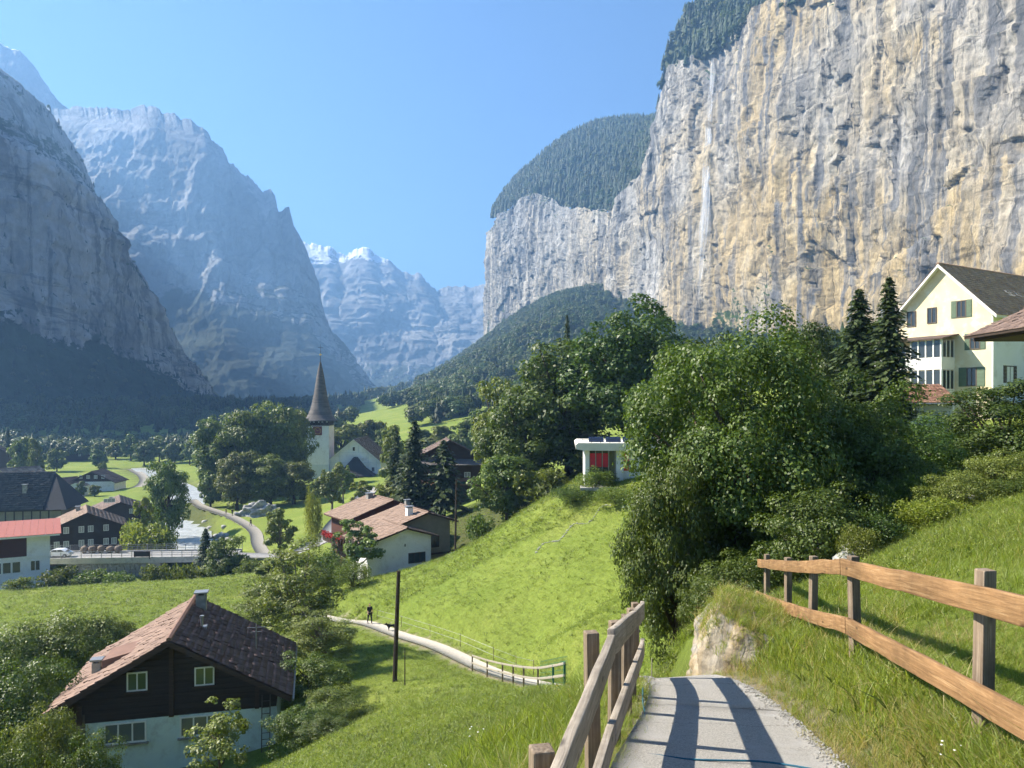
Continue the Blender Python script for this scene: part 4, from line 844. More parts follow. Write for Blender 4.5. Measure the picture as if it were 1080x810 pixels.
# above the rim of the wall
x = rg.uniform(-60, 440, 26000); y = rg.uniform(560, 2050, 26000); k, dd = inside_plan(NEAR_PLAN, x, y, 17); k &= (dd < 330); x, y = x[k], y[k]
kn = (y < 1130) & (x > 150)
wood('forest', x[kn], y[kn], rbf_eval(TP[0], TP[1], x[kn], y[kn]), 19, 0.85, 'dark spruce wood along the top of the tall ochre cliff')
wood('forest', x[~kn], y[~kn], rbf_eval(TP[0], TP[1], x[~kn], y[~kn]), 19, 0.9, 'dark conifer wood on the farther cliff top')
# slope under the cliffs
x = rg.uniform(-170, 330, 30000); y = rg.uniform(330, 1560, 30000); z = gz(x, y)
k1, d1 = inside_plan(NEAR_PLAN, x, y, -1); k2, d2 = inside_plan(FAR_PLAN, x, y, -1)
clear = sstep(-0.1, 0.15, fbm(x / 70, y / 70, 0, 2, 90)); pxs = CX + x / y * F; pys = HY - z / y * F
open_ = np.zeros(len(x), bool)
for cx_, cy2, rx_, ry_ in ((-70, 440, 26, 60), (-52, 345, 14, 30), (-30, 470, 22, 40), (-88, 560, 16, 60)): open_ |= ((x - cx_) / rx_) ** 2 + ((y - cy2) / ry_) ** 2 < 1
k = ~k1 & ~k2 & ~((y > 640) & (x / y > 0.128) & (rg.random(len(x)) < .55)) & ~open_ & (x > -95 - (y - 330) * 0.03) & (z > -22) & ((y > 640) | (clear > .25)) & (rg.random(len(x)) < np.interp(y, [330, 700, 1560], [0.9, 0.7, 0.5]))
x, y, z = x[k], y[k], z[k]
wood('forest', x, y, z, 12.5, 0.16, 'mixed green wood climbing the slope under the farther cliff')
x = rg.uniform(70, 330, 2600); y = rg.uniform(125, 470, 2600); k = ~inside_plan(NEAR_PLAN, x, y, -1)[0] & (x > 62 + 0.0 * y); x, y = x[k], y[k]
wood('forest', x, y, gz(x, y), 12, 0.35, 'wood filling the slope between the houses and the foot of the ochre cliff')
x = rg.uniform(-330, -130, 900); y = rg.uniform(360, 470, 900); k = (y > 385 + 40 * fbm(x / 40, y / 40, 0, 2, 6)) & (line_dist(RIVER, x, y) > 9) & (line_dist(FARLANE, x, y) > 5); x, y = x[k], y[k]
wood('forest', x, y, gz(x, y), 11, 0.2, 'light green wooded strip across the valley floor beyond the far meadow')
# foot of the left wall
x = rg.uniform(-620, -170, 7000); y = rg.uniform(430, 1700, 7000); z = gz(x, y); k = (rg.random(7000) < sstep(-200, -420, x + 0.16 * (y - 450))) | ((y > 560) & (rg.random(7000) < .5))
k &= (y > 470)
wood('forest', x[k], y[k], z[k], 15, 0.45, 'distant wood along the foot of the shaded left wall')
# clumps on the left wall
X_, Y_, Z_ = LW; i = rg.integers(2, 250, 9000); j = rg.integers(2, 418, 9000)
hh = (Z_[i, j] - Z_[0, j]) / np.maximum(Z_[215, j] - Z_[0, j], 1); gx = np.abs(Z_[np.minimum(i + 2, 259), j] - Z_[i, j]) / (np.hypot(X_[np.minimum(i + 2, 259), j] - X_[i, j], Y_[np.minimum(i + 2, 259), j] - Y_[i, j]) + .1)
k = ((gx < 1.5) & (hh > 0.02)) | ((hh > .93) & (hh < 1.01)) 
k &= rg.random(9000) < np.where(hh < .34, .8, .25)
wood('forest', X_[i, j][k], Y_[i, j][k], Z_[i, j][k], 8, 0.8, 'dark trees clinging to ledges of the shaded left wall')
# ------------------------------------------------------------------ buildings
def tilemat(name, c1, c2, rough=0.8):
    m, n, l = newmat(name); out = nd(n, 'ShaderNodeOutputMaterial'); b = nd(n, 'ShaderNodeBsdfPrincipled', ins={'Roughness': rough, 'Specular IOR Level': 0.25}); l.new(b.outputs[0], out.inputs[0])
    at = nd(n, 'ShaderNodeAttribute', attribute_name='tint'); r = ramp(n, [(0, c1), (1, c2)]); l.new(at.outputs['Fac'], r.inputs[0])
    tc = nd(n, 'ShaderNodeTexCoord'); t = nd(n, 'ShaderNodeTexNoise', ins={'Scale': 1.3, 'Detail': 8, 'Roughness': 0.7}); l.new(tc.outputs['Object'], t.inputs[0]); r2 = ramp(n, [(0.3, 0.78), (0.7, 1.14)]); l.new(t.outputs[0], r2.inputs[0])
    x = nd(n, 'ShaderNodeMix', data_type='RGBA', blend_type='MULTIPLY', ins={0: 1.0}); l.new(r.outputs[0], x.inputs[6]); l.new(r2.outputs[0], x.inputs[7]); l.new(x.outputs[2], b.inputs['Base Color']); return m
T_brown = tilemat('brown_tiles', (0.20, 0.115, 0.085), (0.33, 0.20, 0.15))
T_dark = tilemat('dark_tiles', (0.10, 0.07, 0.06), (0.20, 0.14, 0.115))
T_red = tilemat('red_tiles', (0.30, 0.15, 0.095), (0.44, 0.25, 0.165))
T_slate = tilemat('slate_shingles', (0.035, 0.035, 0.04), (0.075, 0.07, 0.07))
T_shingle = tilemat('grey_shingles', (0.12, 0.105, 0.095), (0.25, 0.22, 0.195))
T_mid = tilemat('dull_brown_tiles', (0.20, 0.135, 0.10), (0.27, 0.185, 0.14)); T_hotel = tilemat('weathered_brown_tiles', (0.38, 0.235, 0.165), (0.52, 0.345, 0.25)); T_spire = tilemat('dark_shingles', (0.07, 0.062, 0.058), (0.145, 0.13, 0.12))
W_dark = surf('dark_timber', (0.055, 0.036, 0.025), (0.03, 0.021, 0.016), 2.2, 0.85, 0.5, 14, (0.25, 0.25, 6))
W_brown = surf('brown_timber', (0.085, 0.05, 0.032), (0.045, 0.028, 0.02), 2.2, 0.85, 0.5, 14, (0.25, 0.25, 6))
W_red = surf('redbrown_timber', (0.10, 0.035, 0.022), (0.06, 0.022, 0.016), 2.2, 0.85, 0.4, 14, (0.25, 0.25, 6))
W_grey = surf('grey_planks', (0.16, 0.13, 0.10), (0.09, 0.07, 0.055), 3, 0.9, 0.5, 18, (5, 5, 0.3))
P_white = surf('white_plaster', (0.80, 0.795, 0.77), (0.74, 0.735, 0.71), 0.8, 0.9, 0.15, 25, c3=(0.62, 0.60, 0.55), c3scale=0.6)
P_pale = surf('pale_blue_plaster', (0.66, 0.76, 0.72), (0.58, 0.68, 0.65), 0.9, 0.9, 0.25, 20, c3=(0.45, 0.50, 0.47), c3scale=0.9)
P_cream = surf('cream_plaster', (0.70, 0.62, 0.44), (0.69, 0.56, 0.34), 0.55, 0.9, 0.2, 20, c3=(0.80, 0.75, 0.60), c3scale=0.8)
P_olive = surf('drab_plaster', (0.30, 0.27, 0.20), (0.22, 0.20, 0.15), 0.9, 0.9, 0.2, 20)
P_bluegrey = surf('pale_paint', (0.62, 0.66, 0.68), (0.55, 0.58, 0.6), 0.8, 0.7)
M_trim = surf('white_paint', (0.80, 0.79, 0.75), (0.74, 0.72, 0.68), 2, 0.6)
M_green = surf('green_paint', (0.13, 0.18, 0.115), (0.10, 0.14, 0.09), 3, 0.6)
M_stone = surf('grey_stone', (0.33, 0.31, 0.28), (0.20, 0.19, 0.175), 1.2, 0.95, 0.7, 6, c3=(0.42, 0.40, 0.36))
M_concrete = surf('concrete', (0.46, 0.44, 0.40), (0.36, 0.345, 0.32), 0.8, 0.9, 0.2, 14, c3=(0.28, 0.27, 0.25))
M_metal = surf('grey_metal', (0.35, 0.36, 0.37), (0.27, 0.28, 0.29), 4, 0.45, 0, metal=0.6)
M_iron = surf('dark_iron', (0.05, 0.05, 0.05), (0.03, 0.03, 0.03), 4, 0.5, 0, metal=0.5)
M_redpaint = surf('red_blinds', (0.62, 0.03, 0.05), (0.52, 0.025, 0.045), 3, 0.6)
M_redmetal = surf('red_roof_sheet', (0.32, 0.10, 0.075), (0.28, 0.088, 0.068), 0.7, 0.7)
M_gold = surf('gilding', (0.75, 0.5, 0.12), (0.6, 0.38, 0.08), 3, 0.3, metal=0.8)
M_clock = surf('clock_face', (0.22, 0.06, 0.045), (0.17, 0.045, 0.035), 3, 0.6)
M_slab = surf('pale_fascia', (0.72, 0.69, 0.60), (0.62, 0.59, 0.51), 0.9, 0.8)
def glassmat(name, c, rough=0.06):
    m, n, l = newmat(name); out = nd(n, 'ShaderNodeOutputMaterial'); b = nd(n, 'ShaderNodeBsdfPrincipled', ins={'Base Color': c4(c), 'Roughness': rough, 'Specular IOR Level': 0.7}); l.new(b.outputs[0], out.inputs[0])
    tc = nd(n, 'ShaderNodeTexCoord'); t = nd(n, 'ShaderNodeTexNoise', ins={'Scale': 1.1, 'Detail': 2}); l.new(tc.outputs['Object'], t.inputs[0]); bp = nd(n, 'ShaderNodeBump', ins={'Strength': 0.06, 'Distance': 0.05}); l.new(t.outputs[0], bp.inputs['Height']); l.new(bp.outputs[0], b.inputs['Normal']); return m
GL = glassmat('window_glass', (0.035, 0.042, 0.045)); GL_curtain = glassmat('curtained_glass', (0.34, 0.34, 0.32), 0.15); GL_grey = glassmat('grey_glass', (0.13, 0.15, 0.14), 0.12); GL_green_reflection = glassmat('green_reflection_glass', (0.10, 0.13, 0.055), 0.1)

def face(which, wl, wr, l):
    """matrix taking (along, outwards, up) of a wall face to house coordinates"""
    if which == 'front': return Matrix(((1, 0, 0, 0), (0, -1, 0, 0), (0, 0, 1, 0), (0, 0, 0, 1)))
    if which == 'right': return Matrix(((0, 1, 0, wr), (1, 0, 0, 0), (0, 0, 1, 0), (0, 0, 0, 1)))
    if which == 'left': return Matrix(((0, -1, 0, -wl), (1, 0, 0, 0), (0, 0, 1, 0), (0, 0, 0, 1)))
    return Matrix(((1, 0, 0, 0), (0, 1, 0, l), (0, 0, 1, 0), (0, 0, 0, 1)))

def window(root, FM, u, z, w, h, panes=2, glass=None, frame=None, sill=None, shutter=None, cross=False, bar=0.06, proud=0.03, shut_w=None):
    fr = MB(); t = bar; p = proud
    fr.box(u - w/2, u + w/2, -0.02, p + .03, z, z + t, FM).box(u - w/2, u + w/2, -0.02, p + .03, z + h - t, z + h, FM)
    fr.box(u - w/2, u - w/2 + t, -0.02, p + .03, z + t, z + h - t, FM).box(u + w/2 - t, u + w/2, -0.02, p + .03, z + t, z + h - t, FM)
    for k in range(1, panes):
        c = u - w/2 + w * k / panes; fr.box(c - t * .45, c + t * .45, -0.02, p + .02, z + t, z + h - t, FM)
    if cross: fr.box(u - w/2 + t, u + w/2 - t, -0.02, p + .01, z + h * .62, z + h * .62 + t * .7, FM)
    f = fr.build('window', frame or M_trim, root)
    for k in range(panes):
        a, b = u - w/2 + w * k / panes + t * .5, u - w/2 + w * (k + 1) / panes - t * .5
        MB().box(a, b, -0.02, p - 0.012, z + t * .8, z + h - t * .8, FM).build('pane', glass or GL, f)
    if sill: MB().box(u - w/2 - .1, u + w/2 + .1, -0.01, p + .12, z - .09, z - .002, FM).build('sill', sill, f)
    if shutter:
        sw = shut_w or w * .5
        for s in (-1, 1):
            c = u + s * (w/2 + sw/2 + .02); m = MB().box(c - sw/2, c + sw/2, 0.0, .04, z - .02, z + h + .02, FM)
            for q in range(5): m.box(c - sw/2 + .05, c + sw/2 - .05, .04, .055, z + .06 + q * h / 5, z + .06 + q * h / 5 + h * .13, FM)
            m.build('shutter', shutter, f)
    return f

def tiles(e0, e1, up, nu, nv, mat, th=0.05, seed=1, name='roof_tiles'):
    """overlapping tiles on a slope: eave from e0 to e1, 'up' is the vector from eave to ridge"""
    e0, e1, up = (np.array(v, float) for v in (e0, e1, up)); du = (e1 - e0) / nu; dv = up / nv; N = np.cross(du, dv); N /= np.linalg.norm(N)
    if N[2] < 0: N = -N
    rng = np.random.default_rng(seed); V, Fs, T = [], [], []
    for j in range(nv):
        for i in range(nu):
            o = e0 + du * (i + .5 * (j % 2) * 0) + dv * j; k = len(V); tt = rng.random(); h = th * (1 + .3 * rng.normal())
            a, b = o + du * .03, o + du * .97; c, d = b + dv * 1.18, a + dv * 1.18; mid = (a + b) / 2; mt = (c + d) / 2
            V += [a + N * .01, mid + N * h * .25, b + N * .01, a + N * (.01 + h), mid + N * h * 1.35, b + N * (.01 + h), c + N * (.01 + h * .25), mt + N * (h * .6), d + N * (.01 + h * .25)]
            Fs += [(k, k+1, k+4, k+3), (k+1, k+2, k+5, k+4), (k+3, k+4, k+7, k+8), (k+4, k+5, k+6, k+7)]; T += [tt] * 9
    return mesh_np(name, np.array(V), np.array(Fs), mat, False, np.array(T))

def gable(root, wl, wr, l, hw, pitch, wall, roofm, over=0.7, fo=0.8, bo=0.6, tn=(16, 12), tiled=True, base=None, thick=0.16, fascia=None, names=('wall', 'roof'), lower=-0.6, seed=1, x0=0.0, y0=0.0, apex=None):
    """gabled block: ridge along y over x=0, walls to -wl and +wr; hw = eave height of the right wall (or give the apex)"""
    tp = math.tan(math.radians(pitch)); az = apex if apex is not None else hw + wr * tp; zl, zr = az - wl * tp, az - wr * tp
    T = Matrix.Translation((x0, y0, 0))
    w = MB().prism([(-wl, lower), (wr, lower), (wr, zr), (0, az), (-wl, zl)], 0, l, 'y', T).build(names[0], wall, root)
    if base:
        bh, bm = base; MB().box(-wl - .025, wr + .025, -.025, l + .025, lower, bh, T).build('lower_wall', bm, root)
    tl_ = []; r = None; c = math.cos(math.radians(pitch))
    m = MB()
    for s, ww in ((-1, wl), (1, wr)):
        d = ww + over; ez = az - d * tp
        m.prism([(0, az + .02), (s * d, ez + .02), (s * d, ez + thick / c + .02), (0, az + thick / c + .02)], -fo, l + bo, 'y', T)
    r = m.build(names[1], fascia or wall, root)
    if tiled:
        for s, ww in ((-1, wl), (1, wr)):
            d = ww + over + .05; ez = az - d * tp; zt = thick / c + .03
            e0, e1 = (s * d + x0, -fo - .05 + y0, ez + zt), (s * d + x0, l + bo + .05 + y0, ez + zt)
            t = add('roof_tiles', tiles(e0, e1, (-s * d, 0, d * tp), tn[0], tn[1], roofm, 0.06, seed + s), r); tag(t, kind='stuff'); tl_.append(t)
        rc = MB(); n = max(4, tn[0])
        for k in range(n):
            a = -fo + (l + fo + bo) * k / n + y0; b_ = a + (l + fo + bo) / n * 1.1
            rc.tube([(x0, a, az + thick / c + .05), (x0, b_, az + thick / c + .08)], [.13, .15], 6)
        rc.build('ridge_cap', roofm, r)
    else:
        r.data.materials.clear(); r.data.materials.append(roofm)
    return dict(az=az, zl=zl, zr=zr, wall=w, roof=r, tp=tp, tiles=tl_)

def chimney(parent, x, y, z0, z1, w=0.6, mat=None, cap=True):
    m = MB().box(x - w/2, x + w/2, y - w/2, y + w/2, z0, z1)
    c = m.build('chimney', mat or M_stone, parent)
    if cap: MB().box(x - w*.7, x + w*.7, y - w*.7, y + w*.7, z1 + .12, z1 + .2).box(x - w*.45, x - w*.3, y - w*.45, y + w*.45, z1, z1 + .12).box(x + w*.3, x + w*.45, y - w*.45, y + w*.45, z1, z1 + .12).build('chimney_cap', M_metal, c)
    return c

# ---- 1 foreground chalet
FRT = lambda wl, wr, l: {k: face(k, wl, wr, l) for k in ('front', 'left', 'right', 'back')}
ch = empty('chalet', (-17.2, 38.9, -18.4), math.radians(14.5), 'brown timber chalet with pale lower wall and tiled gable roof on the lower slope', 'house')
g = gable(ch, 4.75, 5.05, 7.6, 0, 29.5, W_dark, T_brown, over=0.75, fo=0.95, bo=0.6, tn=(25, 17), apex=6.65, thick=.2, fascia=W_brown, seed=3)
FC_ = FRT(4.75, 5.05, 7.6)
g['tiles'][0].data.materials[0] = tilemat('sunlit_brown_tiles', (0.195, 0.125, 0.095), (0.255, 0.17, 0.13))  # left slope: sunlit look put into a lighter tile colour
g['tiles'][1].data.materials[0] = tilemat('shaded_brown_tiles', (0.085, 0.05, 0.045), (0.15, 0.095, 0.085))  # right slope: shade put into a darker copy of the tiles
MB().box(-3.95, 5.09, -.04, 7.64, -1.5, 2.82).build('lower_wall', P_pale, ch)
MB().box(-4.75, -3.97, -.06, .06, -1.2, 3.0).build('plank_wall', W_grey, ch)
for k in range(7): MB().box(-4.74 + k * .112, -4.74 + k * .112 + .09, -.09, -.055, -1.0, 3.3).build('plank', W_grey, ch)
# each weatherboard of the gable is a board of its own
for k in range(13):
    z = 2.86 + k * .285; hw_ = min(5.05, (6.55 - z - .27) / g['tp'])
    if hw_ > .4: MB().box(-min(hw_, 4.75), hw_, -.06 - .012 * (k % 2), -.002, z, z + .272).build('board', W_dark, ch)
MB().box(-.11, .11, -.24, -.075, 2.84, 6.3).build('post', W_brown, ch)
MB().box(-4.3, -4.08, -.2, -.075, 2.84, 3.75).build('post', W_brown, ch); MB().box(4.0, 4.2, -.2, -.075, 2.84, 4.0).build('post', W_brown, ch)
for s in (-1, 1):
    ww = (4.75, 5.05)[s > 0] + .75; MB().prism([(0, 6.62), (s * ww, 6.62 - ww * g['tp']), (s * ww, 6.62 - ww * g['tp'] + .26), (0, 6.88)], -1.03, -.955).build('bargeboard', W_brown, g['roof'])
for u, gl in ((-1.6, GL_green_reflection), (1.55, GL_green_reflection)): window(ch, Matrix.Translation((0, -.075, 0)) @ FC_['front'], u, 4.25, .95, .95, 2, gl, sill=W_brown, bar=.07)  # green reflection of trees put into the pane colour
for u, w in ((-2.15, 1.95), (1.35, 1.95)): window(ch, Matrix.Translation((0, -.04, 0)) @ FC_['front'], u, 1.68, w, 1.05, 3, GL_grey, sill=M_stone, bar=.08, proud=.02)  # lower panes have a mid grey-green glass colour
MB().box(3.2, 3.55, -.055, -.042, -.3, .12).build('cellar_vent', M_iron, ch)
zr = lambda x: 6.65 + .22 - abs(x) * g['tp']
chimney(g['roof'], .55, 6.4, zr(.55) - .3, zr(.55) + .85, .55, M_stone)
MB().tube([(1.0, 3.2, zr(1.0) - .1), (1.0, 3.2, zr(1) + .6)], [.07, .07], 8).tube([(1.0, 3.2, zr(1) + .6), (1.0, 3.2, zr(1) + .68)], [.12, .12], 8).box(.75, 1.25, 2.95, 3.45, zr(1) - .06, zr(1) + .1).build('vent_pipe', M_metal, g['roof'])
MB().tube([(3.8, 3.6, zr(3.8) - .1), (3.8, 3.6, zr(3.8) + 1.5)], [.03, .025], 6).tube([(3.3, 3.6, zr(3.8) + 1.3), (4.3, 3.6, zr(3.8) + 1.3)], [.015, .015], 5).tube([(3.5, 3.6, zr(3.8) + 1.05), (4.1, 3.6, zr(3.8) + 1.05)], [.015, .015], 5).build('aerial', M_metal, g['roof'])
MB().prism([(-3.6, zr(3.6) - .1), (-2.2, zr(2.2) - .05), (-2.2, zr(2.2) + .1), (-3.6, zr(3.6) + .55)], 1.6, 3.8).build('shed_dormer', T_brown, g['roof'])
chimney(g['roof'], -3.95, 2.1, zr(3.95) - .2, zr(3.95) + .55, .42, M_metal)
# gutter
for s, ww in ((-1, 4.75), (1, 5.05)):
    MB().tube([(s * (ww + .86), -1, 6.65 - (ww + .78) * g['tp'] + .08), (s * (ww + .86), 8.2, 6.65 - (ww + .78) * g['tp'] + .08)], [.07, .07], 6).build('gutter', M_metal, g['roof'])
ld = empty('ladder', ch.matrix_basis @ Vector((4.55, -.75, .0)), math.radians(14.5), 'wooden ladder leaning on the pale wall at the right end of the brown chalet', 'ladder')
for s in (-.2, .2): MB().bar((s, 0, -.2), (s, .62, 3.5), .05, .08).build('rail', W_grey, ld)
for k in range(11): MB().tube([(-.2, .05 + k * .053, .1 + k * .31), (.2, .05 + k * .053, .1 + k * .31)], [.02, .02], 6).build('rung', W_grey, ld)

# ---- 2 white house with red roof at the left edge
b2 = empty('house', (-70.3, 117, -28.6), math.radians(31), 'white plastered house with flat red roof and brown band at the left frame edge', 'house')
MB().box(-22, 0, 0, 11, -.6, 9.2).build('wall', P_white, b2)
MB().box(-22, -3.0, -.05, -.002, 6.3, 9.05).build('timber_band', W_red, b2)
MB().prism([(-23, 9.25), (1.3, 9.25), (1.3, 9.5), (-23, 9.5)], -1.2, 12).build('roof', M_trim, b2)
rf = MB()
for k in range(24): rf.prism([(-1.25, 9.505), (12.05, 10.2), (12.05, 10.26), (-1.25, 9.56)], -23 + k * 1.02, -23 + k * 1.02 + 1.0, 'x')
r_ = rf.build('roof_sheet', M_redmetal, b2)
F2 = face('front', 0, 0, 0)
for k in range(7): window(b2, F2, -11.5 + k * 1.2, 3.9, 1.15, 1.75, 1, GL, bar=.1)
window(b2, F2, -1.9, 4.0, 1.3, 1.6, 2, GL, bar=.1)
for k in range(6): window(b2, F2, -10.4 + k * 1.45, .75, .85, 1.0, 2, GL, bar=.08)
MB().box(-22.1, .1, -.12, -.06, 6.0, 6.3).build('string_course', M_trim, b2)
MB().tube([(-20.5, 5, 9.6), (-20.5, 5, 10.9)], [.25, .25], 8).build('flue', M_metal, r_)

# ---- 3..7 timber houses of the village
def village_house(name, label, px, py_apex, Y, rot, wl, wr, l, pitch, wall, roofm, zb, wins=(), tn=(14, 8), base=None, over=.8, fo=1.0, tiled=True, chim=None, glass=None, frame=None, group=None):
    p = P(px, py_apex, Y); root = empty(name, (p.x, p.y, zb), math.radians(rot), label, 'house', group)
    q = gable(root, wl, wr, l, 0, pitch, wall, roofm, over, fo, .6, tn, tiled, base, apex=p.z - zb - .25, lower=-1.5, seed=int(px) + 40)
    FM = FRT(wl, wr, l)
    for (fc, u, z, w, h, n) in wins: window(root, FM[fc], u, z, w, h, n, glass or GL_curtain, frame, bar=.09)
    if chim: chimney(q['roof'], chim[0], chim[1], q['az'] - abs(chim[0]) * q['tp'] - .3, q['az'] - abs(chim[0]) * q['tp'] + chim[2], .8)
    return root, q
wn3 = [('front', u, z, .95, 1.25, 2) for z in (.9, 3.6) for u in (-5.2, -3.6, -1.0, .6, 3.3, 4.7)][:11]
village_house('house', 'dark shingled timber house with two rows of small windows behind the bridge', 92, 540, 152, 30, 6.6, 6.6, 13, 24, W_dark, T_mid, -28.2, wn3, (22, 10), chim=(-1.5, 9, 1.0), frame=M_trim)
village_house('house', 'brown house with low gable and pale sign, behind the dark shingled house', 127, 529, 196, 28, 7.5, 6.5, 17, 22, W_brown, T_dark, -28.3, [('front', -2.5, 4.3, 2.6, 1.0, 3), ('front', 2.6, 1.2, 1.2, 1.2, 2)], (20, 9), chim=(-2, 12, .9))
village_house('house', 'small dark outbuilding behind the brown low-gabled house', 146, 533, 215, 10, 4, 4, 8, 24, W_dark, T_slate, -28.3, [], (10, 6))
bk = empty('barn', (P(12, 500, 186).x, 186, -28.4), math.radians(12), 'big barn with huge black half-hipped roof at the left frame edge', 'barn')
MB().box(-16, 11, 0, 14, -.6, 4.6).build('wall', P_olive, bk)
for k in range(10): MB().box(-9 + k * 1.9, -8.75 + k * 1.9, -.07, -.002, 1.0, 4.5).build('timber', W_dark, bk)
MB().box(-16, 11, -.08, -.003, 3.2, 3.5).build('timber', W_dark, bk)
m = MB(); hv_ = [(-17.5, -1.4, 3.6), (12.6, -1.4, 3.6), (12.6, 15.4, 3.6), (-17.5, 15.4, 3.6), (-14, 7, 12.2), (7.2, 7, 12.2)]
m.raw(hv_, [(0, 1, 5, 4), (1, 2, 5), (2, 3, 4, 5), (3, 0, 4), (0, 3, 2, 1)]); rb = m.build('roof', T_slate, bk)
for a, b_, u_ in (((-17.4, -1.4, 3.62), (12.5, -1.4, 3.62), None),):
    t = add('roof_shingles', tiles((-14, -1.45, 3.66), (7.4, -1.45, 3.66), (0, 8.4, 8.6), 34, 18, T_slate, .08, 5), rb); tag(t, kind='stuff')
chimney(rb, 2.0, 2.6, 7.0, 9.4, .9)
ag, _ = village_house('house', 'far chalet with broad dark gable and white windows beyond the river', 97, 497, 262, 8, 7.2, 7.2, 11, 26, W_brown, T_dark, -27.6, [('front', u, z, 1.1, 1.2, 2) for z in (1.0, 3.4) for u in (-3.6, -1.2, 1.2, 3.6)], (14, 8), base=(2.4, P_white))
village_house('shed', 'small pale blue shed in front of the far chalet', 80, 509, 250, 5, 2.2, 2.2, 4, 25, P_bluegrey, T_shingle, -27.6, [('front', 0, .9, .9, 1.0, 1)], (8, 5), over=.3, fo=.3)
village_house('house', 'grey roofed house left of the far chalet', 55, 505, 256, -20, 4.0, 4.0, 9, 25, P_olive, T_dark, -27.6, [], (10, 6))
village_house('barn', 'farthest dark barn at the foot of the wooded slope', 84, 476, 395, 12, 6.5, 6.5, 10, 24, W_brown, T_shingle, -26.8, [('front', 0, 2, 1.2, 1.2, 1)], (12, 6))
village_house('house', 'grey roof cut by the left frame edge above the black barn', 2, 494, 245, -30, 5, 5, 11, 24, P_olive, T_shingle, -28, [], (12, 6))
village_house('house', 'white walled roof among trees at the far left edge', -8, 470, 330, 25, 6, 6, 10, 26, W_brown, T_dark, -27, [], (12, 6))
# half-hidden barn behind the dark pine
hb, hq = village_house('barn', 'half-hidden brown barn behind the dark pine in the middle', 474, 464, 150, 8, 6.2, 6.2, 12, 27, W_brown, T_dark, -20.2, [('front', 3.5, 6.6, 1.2, 1.0, 2)], (16, 9), over=1.0)
MB().prism([(-6.6, 0), (6.9, 0), (6.9, .14), (-6.6, .14)], 0, 2.9, 'y', Matrix.Translation((0, -2.95, 9.1)) @ Matrix.Rotation(math.radians(20), 4, 'X')).build('canopy_roof', T_shingle, hb)
MB().prism([(-7.0, 0), (5.6, 0), (5.6, .14), (-7.0, .14)], 0, 3.4, 'y', Matrix.Translation((0, -3.5, 5.4)) @ Matrix.Rotation(math.radians(16), 4, 'X')).build('porch_roof', T_red, hb)
for u in (-6, -2, 2, 5): MB().box(u - .12, u + .12, -3.2, -2.96, -1, 5.5).build('post', W_brown, hb)

# ---- red-roofed cottages in the middle
m1, q1 = village_house('house', 'redbrown timber cottage with tiled roof and red shutters in the middle', 412.6, 526.5, 108, 33, 6.0, 5.4, 7.5, 19, W_red, T_mid, -20.9, [('front', -.9, 4.5, .95, 1.25, 2), ('front', 2.6, 5.2, .8, .8, 2)], (17, 13), over=.9, fo=.9, chim=(-.9, 5.6, .8), frame=M_trim)
for s in (-1, 1): MB().box(-.9 + s * .72 - .2, -.9 + s * .72 + .2, -.06, -.012, 4.5, 5.75).build('shutter', M_redpaint, m1)
bc = MB().box(-7.6, -6.0, .5, 6.5, 2.1, 2.25); bal = bc.build('balcony', W_brown, m1)
for k in range(13): MB().box(-7.6, -7.54, .5 + k * .48, .5 + k * .48 + .36, 2.25, 3.1).build('board', W_brown, bal)
for k in range(4): MB().box(-7.62 + k * .4, -7.3 + k * .4, .44, .5, 2.25, 3.1).build('board', W_brown, bal)
gr = np.random.default_rng(4)
for k in range(6):
    c = gr.normal(size=(130, 3)) * [.16, .3, .2] + [-7.65, .9 + k * 1.0, 3.2]; V, Fq = leaf_quads(c, gr.normal(size=(130, 3)) + [0, 0, 1], .17, gr, .9)
    o = add('geranium_box', mesh_np('geraniums', V, Fq, M_red_bloom), m1)
m2 = empty('house', (P(449, 540, 98).x, 98, -21.2), math.radians(30), 'white-walled cottage with stepped tiled roofs below the meadow crest', 'house')
q2 = gable(m2, 7.4, 3.4, 8, 0, 18, P_olive, T_mid, .8, .9, .6, (18, 15), apex=7.75, lower=-1.5, seed=8, fascia=W_brown)
FM2 = FRT(7.4, 3.4, 8)
window(m2, FM2['front'], 1.3, 3.3, 1.1, 1.5, 2, GL, W_brown, bar=.1); window(m2, FM2['front'], -1.4, 3.4, 1.3, 1.4, 2, GL, W_brown, bar=.1)
MB().box(-3.0, 3.3, -.5, -.03, 2.5, 2.62).build('ledge', W_brown, m2)
chimney(q2['roof'], -1.6, 1.6, 6.9, 8.4, .75, P_white); chimney(q2['roof'], .6, 7.6, 7.2, 8.5, .6)
Mi = (Matrix.Translation(m2.location) @ Matrix.Rotation(math.radians(30), 4, 'Z')).inverted(); wl_ = Mi @ P(427, 556, 92)
q3 = gable(m2, 4.6, 3.4, 7.0, 0, 17, P_white, T_mid, .75, .8, .2, (15, 11), apex=wl_.z - .2, lower=-2.0, seed=9, fascia=W_brown, names=('wing_wall', 'wing_roof'), x0=wl_.x, y0=wl_.y)
FW = Matrix.Translation((wl_.x, wl_.y, 0)) @ face('front', 0, 0, 0)
window(m2, FW, 1.55, 2.5, 2.2, 1.25, 3, GL, W_brown, bar=.09)
MB().box(-.06, .06, .03, .1, 4.6, 4.9, FW).build('lamp', M_iron, m2)
MB().box(wl_.x - 4.66, wl_.x - 4.61, wl_.y + .4, wl_.y + 1.5, .2, 2.4).build('door', W_brown, m2)

